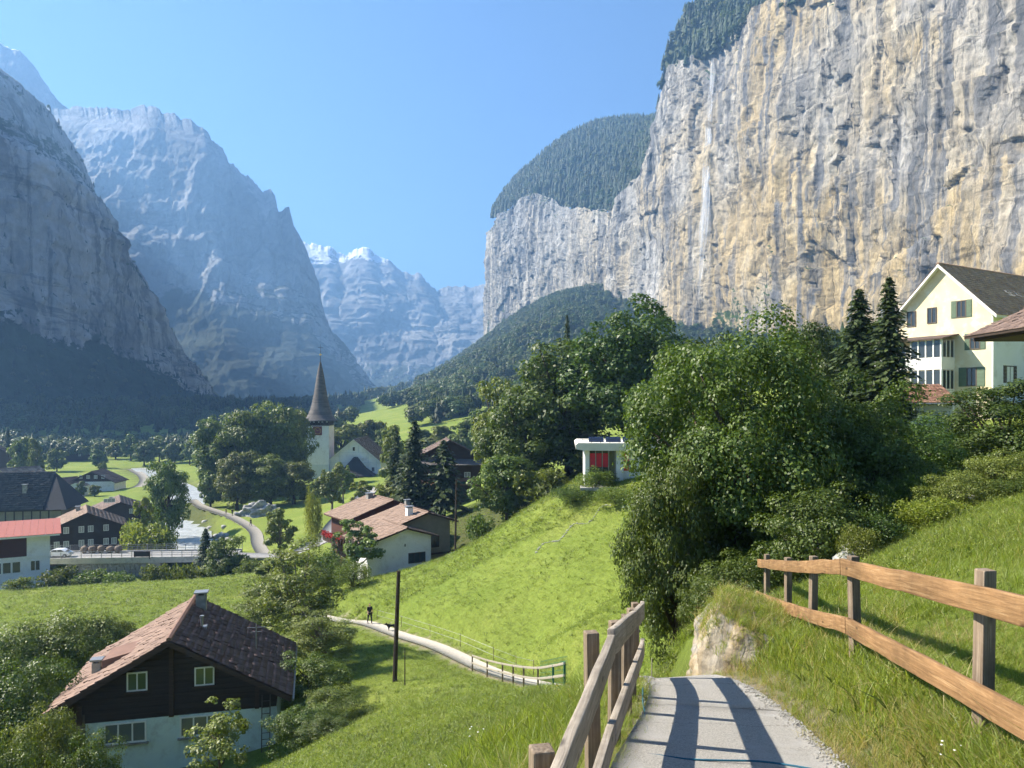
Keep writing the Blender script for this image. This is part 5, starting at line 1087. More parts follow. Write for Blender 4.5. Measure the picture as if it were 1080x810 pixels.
# ---- church
cy_ = 254.0; zf = cy_ / F
ct = empty('church', (P(335, 0, cy_).x, cy_, -24.0), 0, 'white village church with pointed shingled spire and clock in the valley', 'church')
z_ = lambda py: (HY - py) * zf + 24.0
MB().box(-3.7, 3.7, 0, 7.4, -1.5, z_(449)).build('tower_wall', P_white, ct)
MB().box(-3.76, 3.76, -.06, 7.46, -1.5, z_(490)).build('plinth', P_bluegrey, ct)
bf = MB().box(-3.55, 3.55, .15, 7.25, z_(449), z_(443.6)).build('belfry', W_dark, ct)
for k in range(9): MB().box(-3.6 + k * .88, -3.42 + k * .88, -.06, .14, z_(449), z_(444)).build('belfry_post', W_brown, bf)
for zz in (449, 446.3): MB().box(-3.75, 3.75, -.1, 7.5, z_(zz), z_(zz) + .22).build('belfry_beam', W_dark, bf)
for k in range(5): MB().box(-2.9 + k * 1.4, -2.3 + k * 1.4, .09, .149, z_(446), z_(444.6)).build('belfry_opening', P_white, bf)
# eight-sided flared spire clad in courses of shingles
prof = [(444.5, 5.9), (442, 5.1), (438, 4.2), (432, 3.35), (425, 2.75), (415, 2.15), (405, 1.65), (396, 1.2), (390, .85), (385, .5), (381, .22)]
pz = np.array([z_(a) for a, _ in prof]); pr = np.array([b for _, b in prof]); sv, sf = [], []; nn = 46
for k in range(nn):
    za, zb_ = pz[0] + (pz[-1] - pz[0]) * k / nn, pz[0] + (pz[-1] - pz[0]) * (k + 1.06) / nn; ra, rb2 = np.interp(za, pz, pr) + .05, np.interp(min(zb_, pz[-1]), pz, pr); b0 = len(sv)
    for r0, z0 in ((ra, za), (rb2, zb_)):
        for j in range(8): t = math.pi / 8 + j * math.pi / 4; sv.append((r0 * math.cos(t), 3.7 + r0 * math.sin(t), z0))
    sf += [(b0 + j, b0 + (j + 1) % 8, b0 + 8 + (j + 1) % 8, b0 + 8 + j) for j in range(8)]
    if k == 0: sf.append(tuple(range(b0 + 7, b0 - 1, -1)))
sp = add('spire', mesh_np('spire', sv, [np.array([f for f in sf if len(f) == 4]), np.array([f for f in sf if len(f) == 8])], T_spire, False, np.random.default_rng(2).random(len(sv))), ct)
MB().tube([(0, 3.7, z_(382)), (0, 3.7, z_(362))], [.13, .05], 6).build('finial_rod', M_iron, sp)
MB().tube([(0, 3.7, z_(374.2)), (0, 3.7, z_(373.6)), (0, 3.7, z_(372.8)), (0, 3.7, z_(372.2))], [.1, .45, .45, .1], 8).build('finial_ball', M_gold, sp)
MB().bar((-.9, 3.7, z_(365.5)), (.9, 3.7, z_(365.5)), .12, .12).build('cross_arm', M_iron, sp)
ck = MB().box(-1.45, 1.45, -.16, -.02, z_(459), z_(449.6)).build('clock', M_clock, ct)
cz = z_(454.3)
ringv = MB()
for j in range(20):
    a0, a1 = j * math.pi / 10, (j + 1) * math.pi / 10; ringv.bar((1.1 * math.cos(a0), -.2, cz + 1.1 * math.sin(a0)), (1.1 * math.cos(a1), -.2, cz + 1.1 * math.sin(a1)), .06, .12)
ringv.build('dial_ring', M_gold, ck)
for j in range(12):
    a0 = j * math.pi / 6; MB().bar((.82 * math.cos(a0), -.2, cz + .82 * math.sin(a0)), (1.0 * math.cos(a0), -.2, cz + 1.0 * math.sin(a0)), .06, .09).build('hour_mark', M_gold, ck)
MB().bar((0, -.21, cz), (-.45, -.21, cz + .42), .05, .12).build('hand', M_gold, ck); MB().bar((0, -.22, cz), (.75, -.22, cz + .3), .05, .09).build('hand', M_gold, ck)
nx = (372.5 - 335) * zf
q5 = gable(ct, 8.9, 8.9, 24, 0, 39.5, P_white, T_dark, .6, .7, .5, (26, 20), apex=z_(463.5) - .2, lower=-1.5, seed=12, fascia=M_trim, names=('nave_wall', 'nave_roof'), x0=nx, y0=1.0)
FN = Matrix.Translation((nx, 1.0, 0)) @ face('front', 0, 0, 0); az5 = q5['az']
for zz, hw5 in ((az5 - 4.3, 4.9), (az5 - 7.6, 8.8)): MB().box(-hw5, hw5, .0, .06, zz, zz + .12, FN).build('timber', P_bluegrey, ct)
for u, zt_ in ((-1.6, 1.7), (1.6, 1.7), (-4.8, 4.4), (4.8, 4.4), (-7.6, 6.7), (7.6, 6.7)): MB().box(u - .08, u + .08, .0, .055, az5 - 11.8 if abs(u) > 2 else az5 - 4.2, az5 - zt_, FN).build('timber', P_bluegrey, ct)
window(ct, FN, 0, az5 - 3.6, .7, 1.2, 1, GL, W_dark, bar=.1)
for u in (-6.3, 6.4): window(ct, FN, u, az5 - 10.6, 1.0, 1.6, 2, GL, bar=.1)
pm = MB(); pz0, pzt = z_(501), z_(482); px0 = nx + .8
pm.raw([(px0 - 6.6, -5.2, pz0), (px0 + 6.8, -5.2, pz0), (px0 + 6.8, .9, pz0), (px0 - 6.6, .9, pz0), (px0 - 3.2, -3.4, z_(493)), (px0 + 3.3, -3.4, z_(493)), (px0 + 3.3, .9, z_(493)), (px0 - 3.2, .9, z_(493)), (px0 - .5, -.9, pzt), (px0 + .5, -.9, pzt), (px0 + .5, .9, pzt), (px0 - .5, .9, pzt)],
       [(0, 1, 5, 4), (1, 2, 6, 5), (3, 0, 4, 7), (4, 5, 9, 8), (5, 6, 10, 9), (7, 4, 8, 11), (8, 9, 10, 11), (0, 3, 2, 1)])
pr_ = pm.build('porch_roof', T_slate, ct)
for u in (-5.6, -1.8, 1.9, 5.7): MB().box(px0 + u - .16, px0 + u + .16, -4.7, -4.4, -1, pz0 + .1).build('porch_post', W_dark, ct)
MB().box(px0 - 1.3, px0 + 1.3, .9, .97, -1, 2.8).build('door', W_dark, ct)

# ---- flat-roofed house with red blinds
fr_ = empty('house', (P(617, 0, 76).x, 76, -7.6), math.radians(-4), 'flat-roofed pale house with red blinds on the hill above the meadow', 'house')
MB().box(0, 14, 0, 9, -1.2, 3.55).build('wall', P_white, fr_)
sl = MB().prism([(-.9, 3.55), (-.2, 3.42), (14.8, 3.42), (14.8, 4.15), (-.7, 4.15), (-.95, 3.95)], -1.0, 9.8).build('roof', M_slab, fr_)
for u0, u1 in ((0, .4), (3.05, 3.75)): MB().box(u0, u1, -.25, -.003, -1.2, 3.41).build('pier', P_white, fr_)
F6 = face('front', 0, 0, 0)
gz_ = MB().box(.42, 3.03, -.05, -.004, .05, 3.35).build('glazing', GL, fr_)
for u in (.45, 1.05, 1.7, 2.32, 2.95): MB().box(u - .035, u + .035, -.1, -.052, .05, 3.35).build('mullion', M_metal, gz_)
for u in (.75, 1.37, 2.0): MB().box(u - .25, u + .25, -.09, -.053, 1.75, 3.1).build('blind', M_redpaint, gz_)
MB().box(3.8, 4.3, -.09, -.004, 1.4, 3.1).build('blind', M_redpaint, fr_)
for u in (.75, 1.37, 2.0, 2.62): MB().box(u - .26, u + .26, -.085, -.053, .15, 1.3).build('panel', W_grey, gz_)
window(fr_, F6, 6.2, 1.2, 1.8, 1.9, 2, GL); window(fr_, F6, 9.5, 1.2, 1.8, 1.9, 2, GL)
MB().box(-.5, 8, -2.6, -.3, -.35, -.05).build('terrace', M_concrete, fr_)
for k in range(9): MB().tube([(-.3 + k * .9, -.7, 4.15), (-.3 + k * .9, -.7, 4.95)], [.02, .02], 5).build('rail_post', M_iron, sl)
for zz in (4.5, 4.95): MB().tube([(-.3, -.7, zz), (7, -.7, zz)], [.02, .02], 5).build('rail', M_iron, sl)
for k in range(4): MB().box(0, 1.5, 0, .04, 0, .95, Matrix.Translation((.4 + k * 1.7, 1.0, 4.2)) @ Matrix.Rotation(math.radians(-60), 4, 'X')).build('solar_panel', glassmat('solar_%d' % k, (0.01, 0.013, 0.03)), sl)

# ---- cream house with glazed veranda at the right edge
ho_ = empty('house', (41.35, 74.1, -3.0), math.radians(-60), 'cream gabled house with white glazed veranda and brown tiled roof below the cliff', 'house')
q7 = gable(ho_, 4.7, 4.7, 17, 0, 45, P_cream, T_hotel, .7, .55, .4, (34, 22), apex=16.55, lower=-1.5, seed=15, fascia=M_trim)
FH = FRT(4.7, 4.7, 17)
for s in (-1, 1): MB().prism([(0, 16.5), (s * 5.4, 11.1), (s * 5.4, 11.3), (0, 16.72)], -.6, -.555).build('bargeboard', M_trim, q7['roof'])
for u, z in ((-3.0, 11.05), (-.9, 11.2)): window(ho_, FH['front'], u, z, .95, 1.55, 2, GL, W_grey, bar=.09)
window(ho_, FH['front'], 1.95, 11.5, .9, 1.6, 2, GL, W_grey, shutter=M_green, shut_w=.5, bar=.09)
window(ho_, FH['front'], 3.2, 8.4, .95, 1.5, 2, GL, W_grey, shutter=M_green, shut_w=.45, bar=.09)
window(ho_, FH['front'], 2.9, 5.0, .95, 1.75, 2, GL, W_grey, shutter=M_green, shut_w=.7, bar=.09)
for y_ in (3.0, 7.0): window(ho_, FH['right'], y_, 5.3, 1.3, 1.6, 2, GL, W_grey, shutter=W_grey, shut_w=.5, bar=.09)
MB().box(4.705, 4.74, 0, 17, -1.4, 11.6).build('side_wall', P_white, ho_)
MB().tube([(4.85, -.1, 11.3), (4.85, -.05, 9.9), (4.8, -.05, -1)], [.06, .06, .06], 6).build('downpipe', M_trim, ho_)
vr = MB().box(-5.6, 1.3, -2.1, -.004, 3.6, 3.8).box(-5.6, 1.3, -2.1, -.004, 6.6, 6.8).build('veranda', M_trim, ho_)
for zb0 in (3.8, 6.8):
    MB().box(-5.6, 1.3, -2.12, -2.04, zb0, zb0 + .95).box(1.24, 1.32, -2.04, -.01, zb0, zb0 + .95).build('balustrade', M_trim, vr)
    for k in range(16): MB().box(-5.5 + k * .43, -5.46 + k * .43, -2.15, -2.121, zb0 + .06, zb0 + .9).build('batten', P_white, vr)
for z0, z1 in ((3.8, 6.6), (6.8, 9.45)):
    for u in (-5.5, -4.4, -3.3, -1.75, -1.0, -.25, .5, 1.22): MB().box(u - .06, u + .06, -2.12, -2.0, z0 + .95, z1).build('veranda_post', M_trim, vr)
    for u in (-1.37, -.62, .13, .87): MB().box(u - .3, u + .3, -2.07, -2.05, z0 + 1.0, z1 - .1).build('pane', GL, vr)
    for k in range(3): MB().box(1.26, 1.28, -1.9 + k * .62, -1.4 + k * .62, z0 + 1.0, z1 - .1).build('pane', GL, vr)
    for k in range(4): MB().box(1.23, 1.33, -2.0 + k * .62, -1.93 + k * .62, z0 + .95, z1).build('veranda_post', M_trim, vr)
    window(ho_, FH['front'], -2.6, z0 + .3, .9, 2.1, 2, GL, M_trim); window(ho_, FH['front'], -4.0, z0 + .9, .8, 1.4, 2, GL, M_trim)
MB().prism([(-2.55, 9.42), (.05, 9.9), (.05, 10.0), (-2.55, 9.52)], -6.0, 1.7, 'x').build('veranda_roof', T_dark, ho_)
MB().box(-5.6, 1.3, -2.1, -.004, -1.2, 3.59).build('veranda_base', P_white, ho_)
FV = Matrix.Translation((0, -2.1, 0)) @ face('front', 0, 0, 0)
for u in (-4.3, -3.3, -2.3): window(ho_, FV, u, 1.5, .75, 1.2, 1, GL, M_trim)
for k in range(2): MB().box(0, .9, 0, 1.2, 0, .08, Matrix.Translation((2.3, 6.5 + k * 1.6, 16.78 - 2.3)) @ Matrix.Rotation(math.radians(45), 4, 'Y')).build('skylight', GL_curtain, q7['roof'])

# ---- open tiled porch roof cut by the right edge
hp = empty('shelter', (33.4, 44, -1.5), 0, 'tiled eave of a neighbouring shelter cut by the right frame edge', 'shelter')
gable(hp, 3.4, 3.4, 6, 0, 24, W_brown, T_dark, .6, 3.0, 0.0, (20, 11), apex=7.7, lower=5.8, seed=19, fascia=W_dark, names=('truss', 'roof'))
for u in (2.0, 3.2):
    for y_ in (.2, 5.6): MB().box(u - .1, u + .1, y_, y_ + .2, -2, 5.9).build('post', W_brown, hp)
# ---- low orange roof below the veranda
lo = empty('outbuilding', (P(966, 0, 60).x, 60, -2.6), math.radians(-12), 'low outbuilding with orange tiled roof in front of the cream gabled house', 'outbuilding')
MB().box(-2.6, 2.6, 0, 4, -1, 2.9).build('wall', P_white, lo)
MB().prism([(-.5, 2.85), (4.3, 4.35), (4.3, 4.47), (-.5, 2.97)], -3.0, 3.0, 'x').build('roof', W_brown, lo)
tag(add('roof_tiles', tiles((-3.05, -.55, 2.98), (3.05, -.55, 2.98), (0, 4.9, 1.53), 18, 13, T_red, .05, 31), lo), kind='stuff')
MB().tube([(-3.1, -.6, 2.9), (3.1, -.6, 2.9)], [.06, .06], 6).build('gutter', M_metal, lo)
# ------------------------------------------------------------------ fences, bridge, poles, people
def woodmat(name, c1, c2, c3, axis_scale, grain=False):
    m, n, l = newmat(name); out = nd(n, 'ShaderNodeOutputMaterial'); b = nd(n, 'ShaderNodeBsdfPrincipled', ins={'Roughness': 0.72, 'Specular IOR Level': 0.25}); l.new(b.outputs[0], out.inputs[0])
    tc = nd(n, 'ShaderNodeTexCoord'); mp = nd(n, 'ShaderNodeMapping'); mp.inputs['Scale'].default_value = axis_scale; ga = nd(n, 'ShaderNodeAttribute', attribute_name='grain'); l.new(ga.outputs['Vector'] if grain else tc.outputs['Object'], mp.inputs[0])
    t = nd(n, 'ShaderNodeTexNoise', ins={'Scale': 9, 'Detail': 9, 'Roughness': 0.65, 'Distortion': 0.5}); l.new(mp.outputs[0], t.inputs[0]); r = ramp(n, [(0.32, c1), (0.55, c2), (0.72, c3)]); l.new(t.outputs[0], r.inputs[0])
    t2 = nd(n, 'ShaderNodeTexNoise', ins={'Scale': 2.6, 'Detail': 6, 'Roughness': 0.7}); l.new(tc.outputs['Object'], t2.inputs[0]); r2 = ramp(n, [(0.66, 0.0), (0.73, 1.0)]); l.new(t2.outputs[0], r2.inputs[0])
    x = nd(n, 'ShaderNodeMix', data_type='RGBA'); l.new(r2.outputs[0], x.inputs[0]); l.new(r.outputs[0], x.inputs[6]); x.inputs[7].default_value = c4(tuple(min(.7, v * 1.9) for v in c3)); l.new(x.outputs[2], b.inputs['Base Color'])
    kn = nd(n, 'ShaderNodeMapping'); kn.inputs['Scale'].default_value = (9, 2.6, 9) if grain else (9, 9, 2.6); l.new(mp.inputs[0].links[0].from_socket, kn.inputs[0]); kv = nd(n, 'ShaderNodeTexVoronoi', ins={'Scale': 1.0}); l.new(kn.outputs[0], kv.inputs['Vector']); kr = ramp(n, [(0.07, 0.35), (0.16, 1.0)]); l.new(kv.outputs['Distance'], kr.inputs[0])
    xk = nd(n, 'ShaderNodeMix', data_type='RGBA', blend_type='MULTIPLY', ins={0: 1.0}); l.new(x.outputs[2], xk.inputs[6]); l.new(kr.outputs[0], xk.inputs[7])
    t5 = nd(n, 'ShaderNodeTexNoise', ins={'Scale': 1.1, 'Detail': 7, 'Roughness': 0.75}); l.new(tc.outputs['Object'], t5.inputs[0]); r5 = ramp(n, [(0.36, 0.62), (0.62, 1.12)]); l.new(t5.outputs[0], r5.inputs[0]); xs = nd(n, 'ShaderNodeMix', data_type='RGBA', blend_type='MULTIPLY', ins={0: 1.0}); l.new(xk.outputs[2], xs.inputs[6]); l.new(r5.outputs[0], xs.inputs[7]); l.new(xs.outputs[2], b.inputs['Base Color'])
    bp = nd(n, 'ShaderNodeBump', ins={'Strength': 0.7, 'Distance': 0.01}); l.new(t.outputs[0], bp.inputs['Height']); l.new(bp.outputs[0], b.inputs['Normal']); return m
WD_orange = woodmat('oiled_larch_rail', (0.17, 0.092, 0.04), (0.28, 0.16, 0.072), (0.38, 0.25, 0.13), (5, 0.22, 5), True)
WD_post = woodmat('weathered_post', (0.13, 0.095, 0.065), (0.24, 0.18, 0.125), (0.34, 0.275, 0.205), (6, 6, 0.15))
WD_grey = woodmat('weathered_rail', (0.21, 0.175, 0.135), (0.36, 0.305, 0.24), (0.46, 0.40, 0.33), (5, 0.22, 5), True)

def plank(name, pts, w, h, mat, parent, sub=8, wob=0.006, seed=0):
    """a sawn board following a polyline of centre points, upright, slightly uneven"""
    L = smooth_line(pts, sub) if len(pts) > 2 else np.linspace(np.array(pts[0], float), np.array(pts[1], float), sub + 1); rng = np.random.default_rng(seed); V = []; GC = []; along = 0.0; step = float(np.linalg.norm(L[-1] - L[0])) / max(1, len(L) - 1)
    d = np.gradient(L, axis=0); d /= np.linalg.norm(d, axis=1)[:, None]
    for p, t in zip(L, d):
        s = np.cross(t, [0, 0, 1]); s /= np.linalg.norm(s); u = np.cross(s, t); j = rng.normal(size=2) * wob
        for a, b in ((-1, -1), (1, -1), (1, 1), (-1, 1)): V.append(p + s * a * w / 2 + u * (b * h / 2 + j[0 if b < 0 else 1])); GC.append((a * w / 2 + seed, along, b * h / 2 + seed * .7))
        along += step
    n = len(L); Fs = [(i * 4 + k, i * 4 + (k + 1) % 4, i * 4 + 4 + (k + 1) % 4, i * 4 + 4 + k) for i in range(n - 1) for k in range(4)] + [(3, 2, 1, 0), ((n - 1) * 4, (n - 1) * 4 + 1, (n - 1) * 4 + 2, (n - 1) * 4 + 3)]
    me = mesh_np(name, V, np.array(Fs), mat); ga = me.attributes.new('grain', 'FLOAT_VECTOR', 'POINT'); ga.data.foreach_set('vector', np.array(GC, np.float32).ravel()); o = add(name, me, parent); b = o.modifiers.new('edge', 'BEVEL'); b.width = 0.005; b.segments = 2; b.limit_method = 'ANGLE'; b.angle_limit = 0.9
    return o
def post(parent, x, y, z0, z1, w, mat, lean=(0, 0), rz=0.0, name='post'):
    m = MB(); c, s = math.cos(rz), math.sin(rz); V = []
    for z, k in ((z0, 1.0), ((z0 + z1) / 2, .99), (z1, .97)):
        t = (z - z0) / (z1 - z0)
        for a, b in ((-1, -1), (1, -1), (1, 1), (-1, 1)): V.append((x + lean[0] * t + (a * c - b * s) * w / 2 * k, y + lean[1] * t + (a * s + b * c) * w / 2 * k, z))
    m.raw(V, [(0, 1, 5, 4), (1, 2, 6, 5), (2, 3, 7, 6), (3, 0, 4, 7), (4, 5, 9, 8), (5, 6, 10, 9), (6, 7, 11, 10), (7, 4, 8, 11), (8, 9, 10, 11), (3, 2, 1, 0)])
    return m.build(name, mat, parent, bevel=0.008)

rfence = tag(empty('timber_fence'), 'orange-brown two-rail timber fence on grey posts along the right side of the path', 'fence')
RP = [(2.32, 1.9, -1.05, .10), (2.79, 4.7, -0.99, .10), (3.29, 7.5, -1.45, .10), (3.83, 10.0, -1.93, .10), (4.09, 11.6, -2.26, .10), (4.9, 15.0, -2.86, .105)]
for k, (x, y, zt, w) in enumerate(RP): post(rfence, x + .075, y, G(x, y) - .5, zt, w * .9, WD_post, ((.03, 0), (.035, .01), (-.03, .02), (.02, 0), (0, 0), (0, 0))[k], 0.15)
plank('rail', [(2.28, 1.6, -.74), (2.775, 4.7, -1.153), (3.275, 7.62, -1.578)], .04, .158, WD_orange, rfence, 8, .003, 1)
plank('rail', [(3.275, 7.64, -1.578), (3.80, 10, -2.07), (4.06, 11.6, -2.38), (4.87, 15.2, -3.07)], .04, .158, WD_orange, rfence, 5, .004, 2)
plank('rail', [(2.28, 1.6, -1.34), (2.775, 4.7, -1.73), (3.275, 7.5, -2.13)], .04, .162, WD_orange, rfence, 8, .003, 3)
plank('rail', [(3.275, 7.52, -2.13), (3.80, 10, -2.68), (4.06, 11.6, -2.98), (4.87, 15.3, -3.72)], .04, .155, WD_orange, rfence, 5, .004, 4)

lfence = tag(empty('timber_fence'), 'grey weathered two-rail timber fence at the left edge of the path in front', 'fence')
LP = [(-.12, 1.2, -1.0, .09), (.14, 3.1, -1.37, .095), (.56, 5.05, -1.47, .09), (.84, 6.2, -1.72, .09), (1.10, 7.25, -1.95, .085), (1.27, 8.05, -2.10, .085), (1.55, 9.55, -2.42, .085)]
for k, (x, y, zt, w) in enumerate(LP): post(lfence, x - .02, y, min(G(x, y), -1.6 - .18 * y) - .5, zt, w, WD_post, ((0, 0), (0, 0), (-.02, 0), (.01, 0), (0, 0), (0, 0), (0, 0))[k], 0.2)
plank('rail', [(-.13, 1.6, -1.362), (.655, 5.06, -1.565)], .05, .15, WD_grey, lfence, 8, .003, 5)
plank('rail', [(.655, 5.1, -1.56), (1.36, 8.15, -2.18), (1.63, 9.6, -2.5)], .05, .17, WD_grey, lfence, 8, .003, 6)
plank('rail', [(-.13, 1.6, -1.80), (.645, 5.0, -2.12)], .05, .15, WD_grey, lfence, 8, .003, 7)
plank('rail', [(.655, 5.02, -2.12), (1.36, 8.15, -2.62), (1.63, 9.6, -2.96)], .05, .15, WD_grey, lfence, 8, .003, 8)

# handrail of the lower path
M_rail_pale = surf('pale_handrail', (0.36, 0.32, 0.255), (0.27, 0.24, 0.19), 6, 0.7)
M_greenpost = surf('green_post', (0.02, 0.15, 0.10), (0.015, 0.11, 0.075), 6, 0.6)
hr = tag(empty('handrail'), 'low handrail with dark and green posts on the lower path', 'fence')
tops = []
for k, y in enumerate((50, 46.6, 43.5, 40.5, 37.8, 35.4, 33.2, 31.2)):
    i = arc_at(PATH[60:], y) + 60; p = PATH[i]; x = p[0] - .8; z = p[2]
    post(hr, x, p[1] - .2, z - .6, z + 1.02, .09, M_greenpost if k >= 6 else WD_post); tops.append((x, p[1] - .26, z))
for h in (.98, .5): plank('rail', [(a, b, c + h) for a, b, c in tops], .05, .10, M_rail_pale, hr, 3, .004, 9 + int(h * 10))
# green plastic net at its near end
nm = MB(); a, b = Vector(tops[5]), Vector(tops[7])
for k in range(28):
    p = a.lerp(b, k / 27) + Vector((.1, 0, 0)); nm.bar(p + Vector((0, 0, -.1)), p + Vector((0, 0, 1.3)), .012, .012)
for k in range(9): nm.bar(a + Vector((.1, 0, -.1 + k * .17)), b + Vector((.1, 0, -.1 + k * .17)), .012, .012)
nm.build('net', M_greenpost, hr)
# wire fence above the lower path
wf = tag(empty('wire_fence'), 'thin wire fence on slim stakes along the uphill side of the lower path', 'fence'); tp_ = []
for y in (68, 64, 60, 56, 52, 48, 44):
    i = arc_at(PATH[60:], y) + 60; p = PATH[i]; x, yy = p[0] + 1.3, p[1] + .6; z = G(x, yy); MB().tube([(x, yy, z - .3), (x, yy, z + 1.0)], [.022, .02], 5).build('stake', WD_post, wf); tp_.append((x, yy, z))
for h in (.45, .92):
    MB().tube([(a, b, c + h) for a, b, c in tp_], [.008] * len(tp_), 4).build('wire', M_metal, wf)

def pole(name, label, px, pyb, pyt, pxt, Y, r):
    x = (px - CX) / F * Y; z = G(x, Y); t = P(pxt, pyt, Y)
    o = MB().tube([(0, 0, -.6), ((t.x - x) * .5, 0, (t.z - z) * .5), (t.x - x, 0, t.z - z)], [r, r * .9, r * .75], 8).build(name, W_dark, None, (x, Y, z)); return tag(o, label, 'pole')
pole('pole', 'dark leaning wooden pole on the lower meadow in front of the path', 416, 714, 602, 420.5, 45, .14)
pole('stake', 'thin short stake right of the leaning pole on the meadow', 427, 720, 684, 427, 43.5, .035)
pole('pole', 'tall thin dark pole on the meadow crest beside the white-walled cottage', 480, 571, 506, 481.5, 87, .12)
tag(MB().tube([(0, 0, -.3), (0.02, 0, 1.1)], [.025, .02], 6).build('stake', M_rail_pale, None, (P(687, 0, 26).x, 26, G(P(687, 0, 26).x, 26))), 'thin pale stake on the grass under the big leafy tree', 'stake')

# ---- bridge
br = empty('bridge', (0, 0, 0), 0, 'low concrete road bridge with metal railing over the river', 'bridge')
bp0, bp1 = P(35, 590, 133.5), P(246, 586, 136); bp0.z = bp1.z = -26.2
bd = (bp1 - bp0).normalized(); bn_ = Vector((bd.y, -bd.x, 0))
def on(t, off, z): q = bp0 + (bp1 - bp0) * t + bn_ * off; return Vector((q.x, q.y, z))
MB().bar(on(0, -2.4, -26.45), on(1, -2.4, -26.45), 6.4, .5).build('deck', M_road, br)
MB().bar(on(0, .98, -26.5), on(1, .98, -26.5), .4, 1.0).build('edge_beam', M_concrete, br)
MB().bar(on(0, -5.8, -26.5), on(1, -5.8, -26.5), .4, 1.0).build('edge_beam', M_concrete, br)
nrail = 20
for s, off in ((0, .98), (1, -5.8)):
    for k in range(nrail + 1): MB().box(-.04, .04, -.04, .04, 0, 1.05, Matrix.Translation(on(k / nrail, off, -26.0))).build('railing_post', M_metal, br)
    for h in (.35, .7, 1.05): MB().bar(on(0, off, -26.0 + h), on(1, off, -26.0 + h), .05, .06).build('railing_bar', M_metal, br)
for t in (.02, .62, .98): MB().bar(on(t, -6, -28.3), on(t, 1.1, -28.3), 1.6, 3.2).build('pier', M_stone, br)
# stone retaining wall under the bridge approach, course by course
rw = empty('retaining_wall', (0, 0, 0), 0, 'old stone retaining wall below the left half of the bridge', 'wall'); rs = MB(); rq = random.Random(3)
for c in range(6):
    t = 0.20 - rq.random() * .02
    while t < .60:
        dt = rq.uniform(.018, .04); a, b = on(t, .75, -29.6 + c * .48), on(t + dt - .003, .75, -29.6 + c * .48); rs.bar(a + Vector((0, 0, .22)), b + Vector((0, 0, .22)), .5 + rq.random() * .12, .44); t += dt
tag(rs.build('stones', M_stone, rw), kind='stuff')
# planter lumps on the far side of the bridge
def boulder(seed, r, mat, sq=(1, 1, .75)):
    rng = np.random.default_rng(seed); u, v = np.meshgrid(np.linspace(0, 2 * math.pi, 13)[:-1], np.linspace(0, math.pi, 8)[1:-1]); d = np.stack([np.sin(v) * np.cos(u), np.sin(v) * np.sin(u), np.cos(v)], -1).reshape(-1, 3)
    d = np.vstack([d, [[0, 0, 1], [0, 0, -1]]]); k = 1 + .35 * fbm(d[:, 0] * 1.4 + seed, d[:, 1] * 1.4, d[:, 2] * 1.4, 3, seed); V = d * k[:, None] * r * np.array(sq)
    Fs = [(i * 12 + j, i * 12 + (j + 1) % 12, (i + 1) * 12 + (j + 1) % 12, (i + 1) * 12 + j) for i in range(5) for j in range(12)]; n = 72
    T = [(n, (j + 1) % 12, j) for j in range(12)] + [(n + 1, 60 + j, 60 + (j + 1) % 12) for j in range(12)]
    return mesh_np('boulder', V, [np.array(Fs), np.array(T)], mat)
M_brownstone = surf('brown_stone', (0.24, 0.19, 0.14), (0.15, 0.115, 0.085), 2, 0.9, 0.5); M_palerock = surf('pale_rock', (0.52, 0.50, 0.46), (0.36, 0.345, 0.32), 0.8, 0.92, 0.6, 5, c3=(0.25, 0.24, 0.22))
M_greyrock = surf('grey_rock', (0.44, 0.43, 0.40), (0.24, 0.235, 0.22), 0.8, 0.92, 0.8, 3, c3=(0.10, 0.11, 0.07))
ORD = ['first', 'second', 'third', 'fourth', 'fifth', 'sixth', 'seventh', 'eighth', 'ninth', 'tenth']; rank = list(np.argsort(np.argsort([186, 178, 174, 170, 172.5, 163, 180, 192, 158, 174.6])))
for k, x in enumerate((75, 84, 93, 103, 112)):
    p = on((x - 35) / 211 - .0, -4.6, -25.55); tag(add('boulder', boulder(k + 3, .72, M_brownstone, (1, .8, .9)), None, p, k), ORD[k] + ' from the left of the rounded brown boulders lining the bridge road', 'boulder', 'boulders lining the bridge road')
pz_ = on((152 - 35) / 211, .8, -26.0); tag(MB().box(-1.4, 1.4, -.1, .1, 0.1, 1.0).box(-1.3, -1.2, -.05, .05, -.3, .1).box(1.2, 1.3, -.05, .05, -.3, .1).build('sign_board', W_dark, None, pz_ + Vector((0, -.4, 0))), 'dark blank board fixed to the bridge railing', 'board')
# boulders on the river bank and a pale rock face below the church
for k, (px, py, Y, r) in enumerate(((222, 548, 186, 1.3), (228, 553, 178, 1.1), (233, 556, 174, 1.5), (238, 560, 170, 1.2), (229, 560, 172, .9), (241, 566, 163, 1.3), (236, 551, 180, 1.0), (216, 545, 192, 1.1), (246, 570, 158, 1.0), (224, 557, 174, .8))):
    x = (px - CX) / F * Y; tag(add('boulder', boulder(k + 20, r * .7, M_greyrock), None, (x, Y, G(x, Y) + r * .1), k), ORD[rank[k]] + ' nearest to the bridge of the pale boulders on the right river bank', 'boulder', 'boulders on the river bank')
rfm = boulder(60, 4.2, M_greyrock, (1.3, .6, .8)); mdo = add('rock_outcrop', rfm, None, P(277, 545, 192), .3); sb = mdo.modifiers.new('s', 'SUBSURF'); sb.levels = sb.render_levels = 3; sb.subdivision_type = 'SIMPLE'
tex = bpy.data.textures.new('rockn', 'CLOUDS'); tex.noise_scale = 1.3; dm = mdo.modifiers.new('d', 'DISPLACE'); dm.texture = tex; dm.strength = 2.6
tag(mdo, 'pale bare rock face above the river lane below the church trees', 'rock')
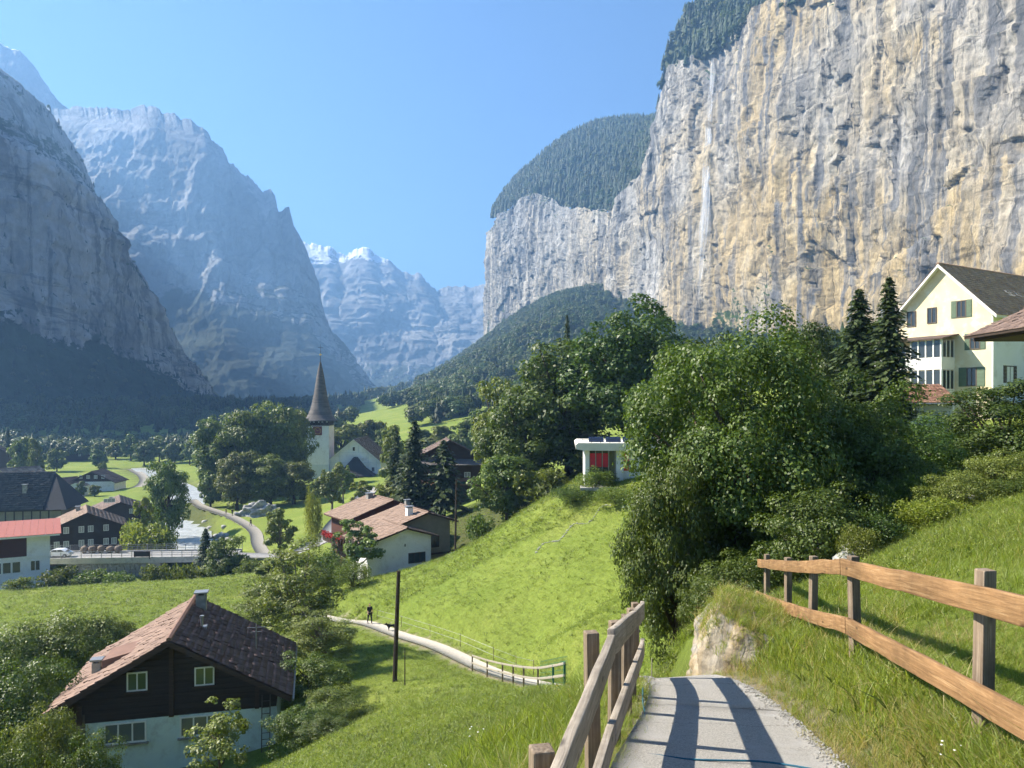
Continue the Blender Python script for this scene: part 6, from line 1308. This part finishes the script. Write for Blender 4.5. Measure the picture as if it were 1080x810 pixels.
for k, (px, py, Y, r) in enumerate(((905, 585, 19.0, .55), (893, 592, 18.6, .4), (1012, 522, 21.5, .35), (1024, 528, 21.2, .3))):
    tag(add('garden_stone', boulder(k + 40, r * .8, M_greyrock), None, P(px, py, Y), k), ('larger pale stone in the shade behind the end of the timber fence', 'smaller pale stone beside the larger one behind the fence', 'pinkish pale stone among the shrubs on the bank', 'small pale stone low among the bank shrubs')[k], 'stone')
# low line of stones across the meadow
sw = empty('stone_edging', (0, 0, 0), 0, 'low broken line of stones crossing the meadow below the flat-roofed house', 'wall'); sl_ = []
for k in range(46):
    t = k / 45; px = 566 + 78 * t; py = 567 - 18 * t; Y = 66 + 4 * t; x = (px - CX) / F * Y; y = Y + rq.uniform(-.1, .1); s = add('stone', None, sw, (x, y, G(x, y) + .08)) if False else None
    sl_.append((x, y + .8 * math.sin(k * .35), G(x, y + .8 * math.sin(k * .35)) + .02, rq.uniform(.05, .13)))
sm_ = [boulder(80 + k, 1.0, M_greyrock, (1.2, .8, .7)) for k in range(4)]
for k, (x, y, z, r) in enumerate(sl_): o = add('stone', sm_[k % 4], sw, (x, y, z), k * 1.3, (r, r, r))

# rail fence along the church lane
lf = empty('rail_fence', (0, 0, 0), 0, 'brown rail fence on the lower side of the church lane', 'fence'); pr2 = None
for k in range(12):
    q = ROAD[34 + k * 2]; d = ROAD[35 + k * 2] - ROAD[33 + k * 2]; d /= np.linalg.norm(d[:2]); x, y = q[0] + d[1] * 3.0, q[1] - d[0] * 3.0; z = q[2]
    MB().box(x - .08, x + .08, y - .08, y + .08, z - 1, z + 1.1).build('post', WD_post, lf)
    if pr2:
        for h in (.55, .95): MB().bar((pr2[0], pr2[1], pr2[2] + h), (x, y, z + h), .06, .14).build('rail', WD_post, lf)
    pr2 = (x, y, z)

# ---- people
M_skin = surf('skin', (0.48, 0.30, 0.21), (0.42, 0.26, 0.18), 20, 0.55); M_black = surf('black_cloth', (0.018, 0.018, 0.02), (0.012, 0.012, 0.014), 30, 0.9); M_navy = surf('navy_cloth', (0.03, 0.035, 0.06), (0.02, 0.024, 0.045), 30, 0.9)
M_khaki = surf('khaki_cloth', (0.30, 0.25, 0.17), (0.24, 0.2, 0.14), 30, 0.9); M_hair = surf('dark_hair', (0.03, 0.02, 0.013), (0.02, 0.013, 0.01), 40, 0.6); M_shoe = surf('shoe', (0.25, 0.24, 0.23), (0.15, 0.15, 0.15), 30, 0.7)
def skin_mesh(name, nodes, edges, mats_, sub=2, root=0):
    me = bpy.data.meshes.new(name); me.from_pydata([n[:3] for n in nodes], edges, []); o = bpy.data.objects.new(name, me); col.objects.link(o)
    sk = o.modifiers.new('skin', 'SKIN'); sd = o.modifiers.new('sub', 'SUBSURF'); sd.levels = sd.render_levels = sub
    for v, n in zip(me.skin_vertices[0].data, nodes): v.radius = (n[3], n[4] if len(n) > 4 else n[3])
    me.skin_vertices[0].data[root].use_root = True
    dg = bpy.context.evaluated_depsgraph_get(); ev = o.evaluated_get(dg); nm_ = bpy.data.meshes.new_from_object(ev); bpy.data.objects.remove(o, do_unlink=True)
    nm_.name = name; nm_.materials.clear(); nm_.materials.append(mats_); nm_.polygons.foreach_set('use_smooth', [True] * len(nm_.polygons)); return nm_
def person(label, loc, rz, shirt, trousers, stride=.22, sc_=1.0):
    root = empty('person', loc, rz, label, 'person'); root.scale = (sc_,) * 3; s = stride
    N = [(0, 0, .95, .13, .10), (0, 0, 1.12, .125, .09), (0, .01, 1.33, .155, .095), (0, 0, 1.46, .07, .06), (0, -.01, 1.54, .05, .05), (0, -.02, 1.62, .075, .09), (0, -.01, 1.72, .07, .085),
         (.1, 0, .9, .09), (.1, -s * .55, .5, .06), (.1, -s * .75, .09, .04), (.1, -s * .75 - .13, .04, .035), (-.1, 0, .9, .09), (-.1, s * .35, .5, .06), (-.1, s * 1.0, .12, .04), (-.1, s * 1.0 - .1, .04, .035),
         (.19, 0, 1.41, .055), (.23, s * .3, 1.14, .042), (.24, s * .15 - .1, .92, .032), (.235, s * .1 - .14, .83, .035), (-.19, 0, 1.41, .055), (-.23, -s * .3, 1.14, .042), (-.24, -s * .3 - .16, .94, .032), (-.235, -s * .3 - .22, .87, .035)]
    E = [(0, 1), (1, 2), (2, 3), (3, 4), (4, 5), (5, 6), (0, 7), (7, 8), (8, 9), (9, 10), (0, 11), (11, 12), (12, 13), (13, 14), (2, 15), (15, 16), (16, 17), (17, 18), (2, 19), (19, 20), (20, 21), (21, 22)]
    add('body', skin_mesh('body', N, E, M_skin), root)
    g_ = 1.22; sub_ = [0, 1, 2, 3, 15, 16, 19, 20]; mp_ = {a: i for i, a in enumerate(sub_)}
    add('shirt', skin_mesh('shirt', [tuple(N[a][:3]) + tuple(r * g_ for r in (N[a][3:] if len(N[a]) > 4 else (N[a][3], N[a][3]))) for a in sub_], [(mp_[a], mp_[b]) for a, b in E if a in mp_ and b in mp_], shirt), root)
    sub_ = [0, 7, 8, 9, 11, 12, 13]; mp_ = {a: i for i, a in enumerate(sub_)}
    add('trousers', skin_mesh('trousers', [tuple(N[a][:3]) + tuple(r * 1.25 for r in (N[a][3:] if len(N[a]) > 4 else (N[a][3], N[a][3]))) for a in sub_], [(mp_[a], mp_[b]) for a, b in E if a in mp_ and b in mp_], trousers), root)
    add('hair', skin_mesh('hair', [(0, .03, 1.63, .06, .06), (0, .015, 1.76, .075, .085)], [(0, 1)], M_hair), root)
    for i in (10, 14):
        x, y, z = N[i][:3]; MB().box(x - .05, x + .05, y - .07, y + .17, z - .05, z + .04).build('shoe', M_shoe, root, bevel=.015)
    return root
i = arc_at(PATH[60:], 67) + 60; person('walker in black clothing coming up the lower path', (PATH[i][0], PATH[i][1], PATH[i][2] + .05), .5, M_black, M_black, .3, 1.02)
for k, (y, off, lb, sh, tr) in enumerate(((172, .3, 'person in dark clothes walking on the river lane, nearest to the bridge', M_navy, M_navy), (190, -.4, 'left one of two people farther up the river lane', M_black, M_khaki), (188.5, .5, 'right one of two people farther up the river lane', M_navy, M_black))):
    i = arc_at(LANE, y); person(lb, (LANE[i][0] + off, LANE[i][1], LANE[i][2] + .06), 1.0 + k, sh, tr, .25)
# small dark dog ahead of the walker
i = arc_at(PATH[60:], 63.5) + 60; dgp = PATH[i]
dog = empty('dog', (dgp[0] + .3, dgp[1], dgp[2] + .05), -.9, 'small dark dog running on the lower path ahead of the walker', 'dog')
DN = [(0, .25, .38, .10, .11), (0, 0, .40, .09, .10), (0, -.25, .42, .11, .13), (0, -.42, .55, .07), (0, -.5, .62, .065), (0, -.62, .59, .04), (.08, -.28, .2, .035), (.08, -.3, .03, .025), (-.08, -.24, .2, .035), (-.08, -.2, .03, .025), (.08, .24, .24, .05), (.08, .33, .14, .028), (.08, .28, .03, .025), (-.08, .26, .24, .05), (-.08, .36, .14, .028), (-.08, .33, .03, .025), (0, .4, .46, .03), (0, .55, .56, .018), (.045, -.46, .70, .025), (-.045, -.46, .70, .025)]
add('body', skin_mesh('body', DN, [(0, 1), (1, 2), (2, 3), (3, 4), (4, 5), (2, 6), (6, 7), (2, 8), (8, 9), (0, 10), (10, 11), (11, 12), (0, 13), (13, 14), (14, 15), (0, 16), (16, 17), (4, 18), (4, 19)], M_black, root=1), dog)

# ---- white car beside the left house
car = empty('car', on(.108, -1.3, -26.2), math.atan2(bd.y, bd.x), 'white car on the road half hidden by the corner of the white house', 'car')
M_carpaint = surf('white_car_paint', (0.75, 0.76, 0.77), (0.73, 0.74, 0.75), 1, 0.25, spec=0.6); M_tyre = surf('tyre_rubber', (0.02, 0.02, 0.02), (0.03, 0.03, 0.03), 9, 0.9)
cb = MB().prism([(-2.1, .35), (-2.05, .8), (-1.3, .95), (-.7, 1.42), (.8, 1.45), (1.6, .98), (2.1, .85), (2.15, .35)], -.82, .82).build('body', M_carpaint, car, bevel=.06)
for y0 in (-.835, .825): MB().prism([(-1.1, .98), (-.62, 1.34), (.02, 1.37), (.02, .98)], y0, y0 + .01).build('side_window', GL, cb); MB().prism([(.1, .98), (.1, 1.37), (.72, 1.36), (1.3, .98)], y0, y0 + .01).build('side_window', GL, cb)
MB().box(-.7, .7, -.005, .005, 0, .62, Matrix.Translation((1.22, 0, 1.0)) @ Matrix.Rotation(math.pi / 2, 4, 'Z') @ Matrix.Rotation(math.radians(58), 4, 'X')).build('windscreen', GL, cb)
for x in (-1.3, 1.35):
    for s in (-.8, .8):
        w_ = MB().tube([(x, s - .1, .32), (x, s + .1, .32)], [.32, .32], 16).build('wheel', M_tyre, car); MB().tube([(x, s - .11, .32), (x, s + .11, .32)], [.19, .19], 12).build('rim', M_metal, w_)
for s in (-.6, .6): MB().box(2.1, 2.17, s - .16, s + .16, .62, .78).build('headlight', GL_curtain, car)

# ---- rock face beside the bend of the near path, garden hose on the slabs
M_bankrock = rock_material('bank_rock', (0.42, 0.35, 0.25), (0.36, 0.26, 0.13), (0.30, 0.28, 0.25), (0.12, 0.11, 0.09), (0.08, 0.10, 0.02), 1.2, 0.5, (2.0, 2.0, 0.4), 1.0, 0.06, 6.0, fine=5.0)
u, v2 = np.meshgrid(np.linspace(0, 1, 60), np.linspace(0, 1.3, 64)); v = np.minimum(v2, 1); bx = 2.36 + u * .75 + .75 * (np.clip(.25 - u, 0, 1) / .25) ** 2; by = 9.9 + u * 2.9; zb0, zt0 = -5.4 + 0 * u, np.interp(u, [0, .3, .6, 1], [-2.95, -2.70, -2.74, -3.1])
zz = zb0 + (zt0 - zb0) * v; D = .24 * ridged(by * 1.6, zz * .9, 0, 4, 71) + .08 * fbm(by * 5, zz * 5, 0, 4, 72) - .22 * v ** 2 - .2 * sstep(.8, 1, v) - (v2 - v) * 3.0
RX, RY, RZ = bx - D * .98, by + D * .2, zz - (v2 - v) * .9
rock = add('rock_outcrop', mesh_np('rock_outcrop', np.stack([bx - D * .98, by + D * .2, zz - (v2 - v) * .9], -1).reshape(-1, 3), grid_faces(60, 64)[:, ::-1], M_bankrock, False, attrs=dict(veg=(.25 * v ** 3).ravel(), stain=np.full(u.size, .6), ochre=np.full(u.size, .9))))
tag(rock, 'cut rock face beside the bend of the path under the grass bank', 'rock')
M_hose = surf('blue_hose', (0.015, 0.11, 0.17), (0.01, 0.08, 0.13), 20, 0.5)
def on_path(px, py):
    s = (py - HY) / F; Y = 1.6 / (s - .18)
    for _ in range(6): zP = np.interp(Y, PATH[:80, 1], PATH[:80, 2]); Y = -zP / s
    return ((px - CX) / F * Y, Y, -s * Y + .028)
h1 = smooth_line([on_path(*q) for q in ((678, 728), (678, 742), (680, 757), (678, 766), (683, 771), (679, 782), (672, 792), (663, 796), (655, 797))], 6)
h2 = smooth_line([on_path(*q) for q in ((650, 800), (664, 799), (690, 800), (712, 803), (730, 805), (760, 806), (800, 807), (838, 812), (880, 820))], 6)
tag(MB().tube(list(h1), [.008] * len(h1), 6).build('hose', M_hose, None, smooth=True), 'thin blue hose curling along the left edge of the paved path', 'hose')
tag(MB().tube(list(h2), [.008] * len(h2), 6).build('hose', M_hose, None, smooth=True), 'thin blue hose lying straight across the paved path', 'hose')

# ---- waterfall down the tall cliff
def fall_material():
    m, n, l = newmat('falling_water'); out = nd(n, 'ShaderNodeOutputMaterial'); d0 = nd(n, 'ShaderNodeBsdfDiffuse', ins={'Color': (0.92, 0.93, 0.95, 1)}); d1 = nd(n, 'ShaderNodeBsdfTranslucent', ins={'Color': (0.92, 0.93, 0.95, 1)}); d = nd(n, 'ShaderNodeMixShader', ins={0: 0.5}); l.new(d0.outputs[0], d.inputs[1]); l.new(d1.outputs[0], d.inputs[2]); t = nd(n, 'ShaderNodeBsdfTransparent'); mx = nd(n, 'ShaderNodeMixShader')
    tc = nd(n, 'ShaderNodeTexCoord'); mp = nd(n, 'ShaderNodeMapping'); mp.inputs['Scale'].default_value = (.25, .25, .03); l.new(tc.outputs['Object'], mp.inputs[0]); nz = nd(n, 'ShaderNodeTexNoise', ins={'Scale': 1.0, 'Detail': 5}); l.new(mp.outputs[0], nz.inputs[0])
    r = ramp(n, [(.40, 0.0), (.74, .42)]); l.new(nz.outputs[0], r.inputs[0]); l.new(r.outputs[0], mx.inputs[0]); l.new(t.outputs[0], mx.inputs[1]); l.new(d.outputs[0], mx.inputs[2]); l.new(mx.outputs[0], out.inputs[0]); return m
cX, cY, cZ = NC; cpx = CX + cX / cY * F; cpy = HY - cZ / cY * F
def on_cliff(px, py, off=4.0):
    e = (cpx - px) ** 2 + (cpy - py) ** 2 * .5; k = np.unravel_index(np.argmin(e), e.shape); return np.array([cX[k], cY[k], cZ[k]]) + np.array([-off * .85, -off * .5, 0])
anchor = [on_cliff(px, py, 3 + k * .9) for k, (px, py) in enumerate(((755, 62), (754, 80), (752, 105), (750, 135), (749, 165), (748, 195), (747, 225), (746, 255), (744, 285), (741, 315), (737, 345)))]
fm = MB(); wr_ = np.random.default_rng(9); ax = np.array(anchor)
for s in range(2, len(ax)): ax[s, :2] = ax[s - 1, :2] * .6 + ax[s, :2] * .4
for k in range(30):
    t0, t1 = sorted(wr_.uniform(0, .95, 2)) if k > 10 else (0, wr_.uniform(.4, .8)); 
    if t1 - t0 < .15: continue
    off = wr_.normal(size=2); pts, rad = [], []
    for t in np.linspace(t0, t1, 9):
        q = np.array([np.interp(t * (len(ax) - 1), range(len(ax)), ax[:, c]) for c in range(3)]); sp_ = .8 + 2.6 * t; pts.append((q[0] + off[0] * sp_, q[1] + off[1] * sp_, q[2])); rad.append((.7 + 2.2 * t) * (.25 + math.sin(math.pi * (t - t0) / (t1 - t0)) ** .5) if 0 < (t - t0) < (t1 - t0) else .2)
    fm.tube(pts, rad, 5)
tag(fm.build('waterfall', fall_material(), None, smooth=True), 'thin white waterfall falling down the tall ochre cliff', kind='stuff')
# ------------------------------------------------------------------ grass
def tuft(seed, n, h, spread, w, mat, bend=.45, seg=3):
    rng = np.random.default_rng(seed); V, Fs, T = [], [], []
    for k in range(n):
        a = rng.uniform(0, 6.28); r = spread * rng.random() ** .5; b = np.array([r * math.cos(a), r * math.sin(a), -.02]); d = rng.normal(size=2) * bend * h; hh = h * rng.uniform(.55, 1.15); s = rng.uniform(0, 6.28); sx = np.array([math.cos(s), math.sin(s), 0]) * w / 2; i0 = len(V); t_ = rng.random()
        for q in range(seg):
            t = q / seg; c = b + np.array([d[0] * t * t, d[1] * t * t, hh * t * (1 - .18 * t)]); ww = (1 - t * .55); V += [c - sx * ww, c + sx * ww]; T += [t_, t_]
        V.append(b + np.array([d[0], d[1], hh * .82])); T.append(t_)
        Fs += [(i0 + 2 * q, i0 + 2 * q + 1, i0 + 2 * q + 3, i0 + 2 * q + 2) for q in range(seg - 1)]; Fs.append((i0 + 2 * seg - 2, i0 + 2 * seg - 1, i0 + 2 * seg, i0 + 2 * seg))
    Q = np.array([f for f in Fs if f[2] != f[3]]); Tr = np.array([f[:3] for f in Fs if f[2] == f[3]])
    return mesh_np('tuft', V, [Q, Tr], mat, False, T)
def flower(seed, c):
    m0 = tuft(seed, 5, .36, .05, .006, L_grass, .3); nm = 'petals_%d' % seed; pm_ = surf(nm, c, tuple(v * .85 for v in c), 30, 0.6); rng = np.random.default_rng(seed); V = []; Fs = []
    for k in range(5):
        c0 = np.array([rng.normal() * .06, rng.normal() * .06, .26 + .1 * rng.random()]); b0 = len(V)
        for j in range(8): a = j * math.pi / 4; r = .009 if j % 2 else .014; V.append(c0 + [r * math.cos(a), r * math.sin(a), .004 * (j % 2)])
        Fs.append(tuple(range(b0, b0 + 8)))
    v0 = np.empty(len(m0.vertices) * 3, np.float32); m0.vertices.foreach_get('co', v0); v0 = v0.reshape(-1, 3); f0 = [tuple(p.vertices) for p in m0.polygons]; n0 = len(v0)
    me = bpy.data.meshes.new('flower'); me.from_pydata([tuple(p) for p in v0] + [tuple(p) for p in V], [], f0 + [tuple(i + n0 for i in f) for f in Fs]); me.materials.append(L_grass); me.materials.append(pm_)
    for p in me.polygons: p.material_index = 1 if p.index >= len(f0) else 0
    at = me.attributes.new('tint', 'FLOAT', 'POINT'); at.data.foreach_set('value', np.full(len(me.vertices), .5, np.float32)); return me
gr = np.random.default_rng(123)
BLD = [(-17.2 + 0.3, 42.7, 6.2), (-14, 98, 6), (-19, 110, 6)]
def keep_grass(x, y, pathw):
    k = line_dist(PATH[:170], x, y) > pathw
    k &= (line_dist(ROAD, x, y) > 3) & (line_dist(LANE, x, y) > 2.6) & (line_dist(RIVER, x, y) > 8)
    for bx_, by_, r in BLD: k &= np.hypot(x - bx_, y - by_) > r
    return k
def wedge(n, r0, r1, a0=-37.5, a1=37.5, pw=1.0):
    """points on the ground ahead, denser near by"""
    u = gr.random(n); r = (r0 ** (1 - pw) + u * (r1 ** (1 - pw) - r0 ** (1 - pw))) ** (1 / (1 - pw)) if abs(pw - 1) > 1e-3 else r0 * (r1 / r0) ** u
    a = np.radians(gr.uniform(a0, a1, n)); return r * np.sin(a), r * np.cos(a)
def tilt(n, s=.15): e = gr.normal(size=(n, 3)) * s; e[:, 2] = gr.uniform(0, 6.28, n); return e
# long grass on the banks close by
tall = [tuft(k, 13, .34, .10, .009, L_grass, .5) for k in range(4)] + [tuft(9, 9, .42, .09, .007, L_dry, .45), tuft(10, 8, .16, .12, .035, L_shrub, .8, 2), flower(11, (0.75, 0.74, 0.68)), flower(12, (0.75, 0.55, 0.05))]
x, y = wedge(85000, 1.6, 20, -48, 48, 1.25); dp = line_dist(PATH[:120], x, y)
edge = np.interp(y, [0, 5.5, 9.4, 12, 20], [.80, .78, .52, .5, .7]); k = (dp > edge - .09 * gr.random(len(x)) ** 2 + .05 * fbm(x * 3, y * 3, 0, 2, 46)) & keep_grass(x, y, .5) & ~((x > 2.6) & (x < 3.35) & (y > 10.2) & (y < 13.4) & (gz(x, y) < -3.6)); x, y, dp, ed = x[k], y[k], dp[k], edge[k]
left = x < np.interp(y, PATH[:90, 1], PATH[:90, 0]); near = sstep(0, .7, dp - ed); sc_ = np.where(left, .75, np.interp(np.hypot(x, y), [2, 20], [.5, .7]) * np.where((dp - ed < 1.1) & (y < 14), 1.45, 1.0)) * (0.35 + .65 * near) * gr.uniform(.6, 1.25, len(x)) * np.where(left & (x > -1.2) & (y < 14), 1.15, 1)
sc_ *= np.where(~left & (y < 9) & (dp - ed > .9), .62, 1.0)
sc_ *= 1 + .5 * fbm(x * .8, y * .8, 0, 2, 44)
dryp = np.clip(.50 * (1 - near) + .06 + .25 * (fbm(x * .5, y * .5, 2, 2, 45) > .25), 0, .75) * np.where(left, .4, 1); idx = np.where(gr.random(len(x)) < dryp, 4, gr.integers(0, 4, len(x))); idx = np.where(gr.random(len(x)) < .09, 5, idx); fl_ = gr.random(len(x)); idx = np.where(fl_ < .0012, 6, np.where(fl_ < .002, 7, idx))
n_ = 1500; ri = gr.integers(40, 64, n_); rj = gr.integers(0, 60, n_); lo_ = (ri < 47) & (gr.random(n_) < .6)
ex = np.stack([RX[ri, rj], RY[ri, rj], RZ[ri, rj]], 1)[~lo_]; pts_ = np.vstack([np.stack([x, y, gz(x, y)], 1), ex]); m_ = len(ex)
rt_ = np.vstack([tilt(len(x)), tilt(m_, .35)]); sc_ = np.concatenate([sc_, gr.uniform(.35, .65, m_)]); idx = np.concatenate([idx, np.where(gr.random(m_) < .35, 4, gr.integers(0, 4, m_))])
scatter('grass', pts_, rt_, sc_, tall, 'long green and straw-coloured grass on the banks beside the path', idx=idx)
# mown meadow farther off
short = [tuft(20 + k, 22, .095, .28, .016, L_grass, 1.0, 2) for k in range(4)] + [tuft(30, 12, .16, .2, .03, L_shrub, .9, 2)]
x, y = wedge(120000, 14, 75, -37, 37, 1.35); k = keep_grass(x, y, 1.0); x, y = x[k], y[k]; r = np.hypot(x, y)
nb = fbm(x / 5, y / 5, 0, 3, 50); idx = np.where(gr.random(len(x)) < .08 + .12 * (nb > .2), 4, gr.integers(0, 4, len(x)))
scatter('grass', np.stack([x, y, gz(x, y)], 1), tilt(len(x), .2), np.interp(r, [14, 30, 75], [.8, .9, 1.2]) * gr.uniform(.6, 1.4, len(x)) * (1 + .2 * nb), short, 'short bright meadow grass on the slope below the path', idx=idx)
x, y = wedge(45000, 70, 135, -37, 20, .6); k = keep_grass(x, y, 1.2); x, y = x[k], y[k]
scatter('grass', np.stack([x, y, gz(x, y)], 1), tilt(len(x), .2), 1.7 * gr.uniform(.5, 1.3, len(x)), short, 'meadow grass on the far crest and beyond the chalet')

# loose grit along the edges of the paved path
peb = [boulder(90 + k, 1.0, M_palerock, (1, .8, .6)) for k in range(3)]
y = gr.uniform(3.5, 9.8, 2600); xc = np.interp(y, fine[:, 1], fine[:, 0]); w_ = np.interp(y, fine[:, 1], wid) / 2; sd = np.where(gr.random(2600) < .5, -1, 1); x = xc + sd * (w_ - np.abs(gr.normal(size=2600)) * .09 + .05); zp = np.interp(y, fine[:, 1], fine[:, 2]) + .014
scatter('gravel', np.stack([x, y, np.where(np.abs(x - xc) < w_, zp, gz(x, y) + .005)], 1), tilt(2600, .5), gr.uniform(.004, .014, 2600), peb, 'loose grit along both edges of the paved path')
# ------------------------------------------------------------------ the air of the valley
hz, hn, hl = newmat('valley_haze')
ho = nd(hn, 'ShaderNodeOutputMaterial'); hv = nd(hn, 'ShaderNodeVolumePrincipled')
hv.inputs['Color'].default_value = (0.27, 0.54, 1.0, 1); hv.inputs['Density'].default_value = 0.00025; hv.inputs['Anisotropy'].default_value = 0.25
hv.inputs['Density Attribute'].default_value = ''; hv.inputs['Temperature Attribute'].default_value = ''
hl.new(hv.outputs[0], ho.inputs['Volume'])
hm = MB().box(-3600, 3600, -420, 9700, -140, 1215)
tag(hm.build('haze', hz), 'thin blue morning haze filling the valley', kind='stuff')
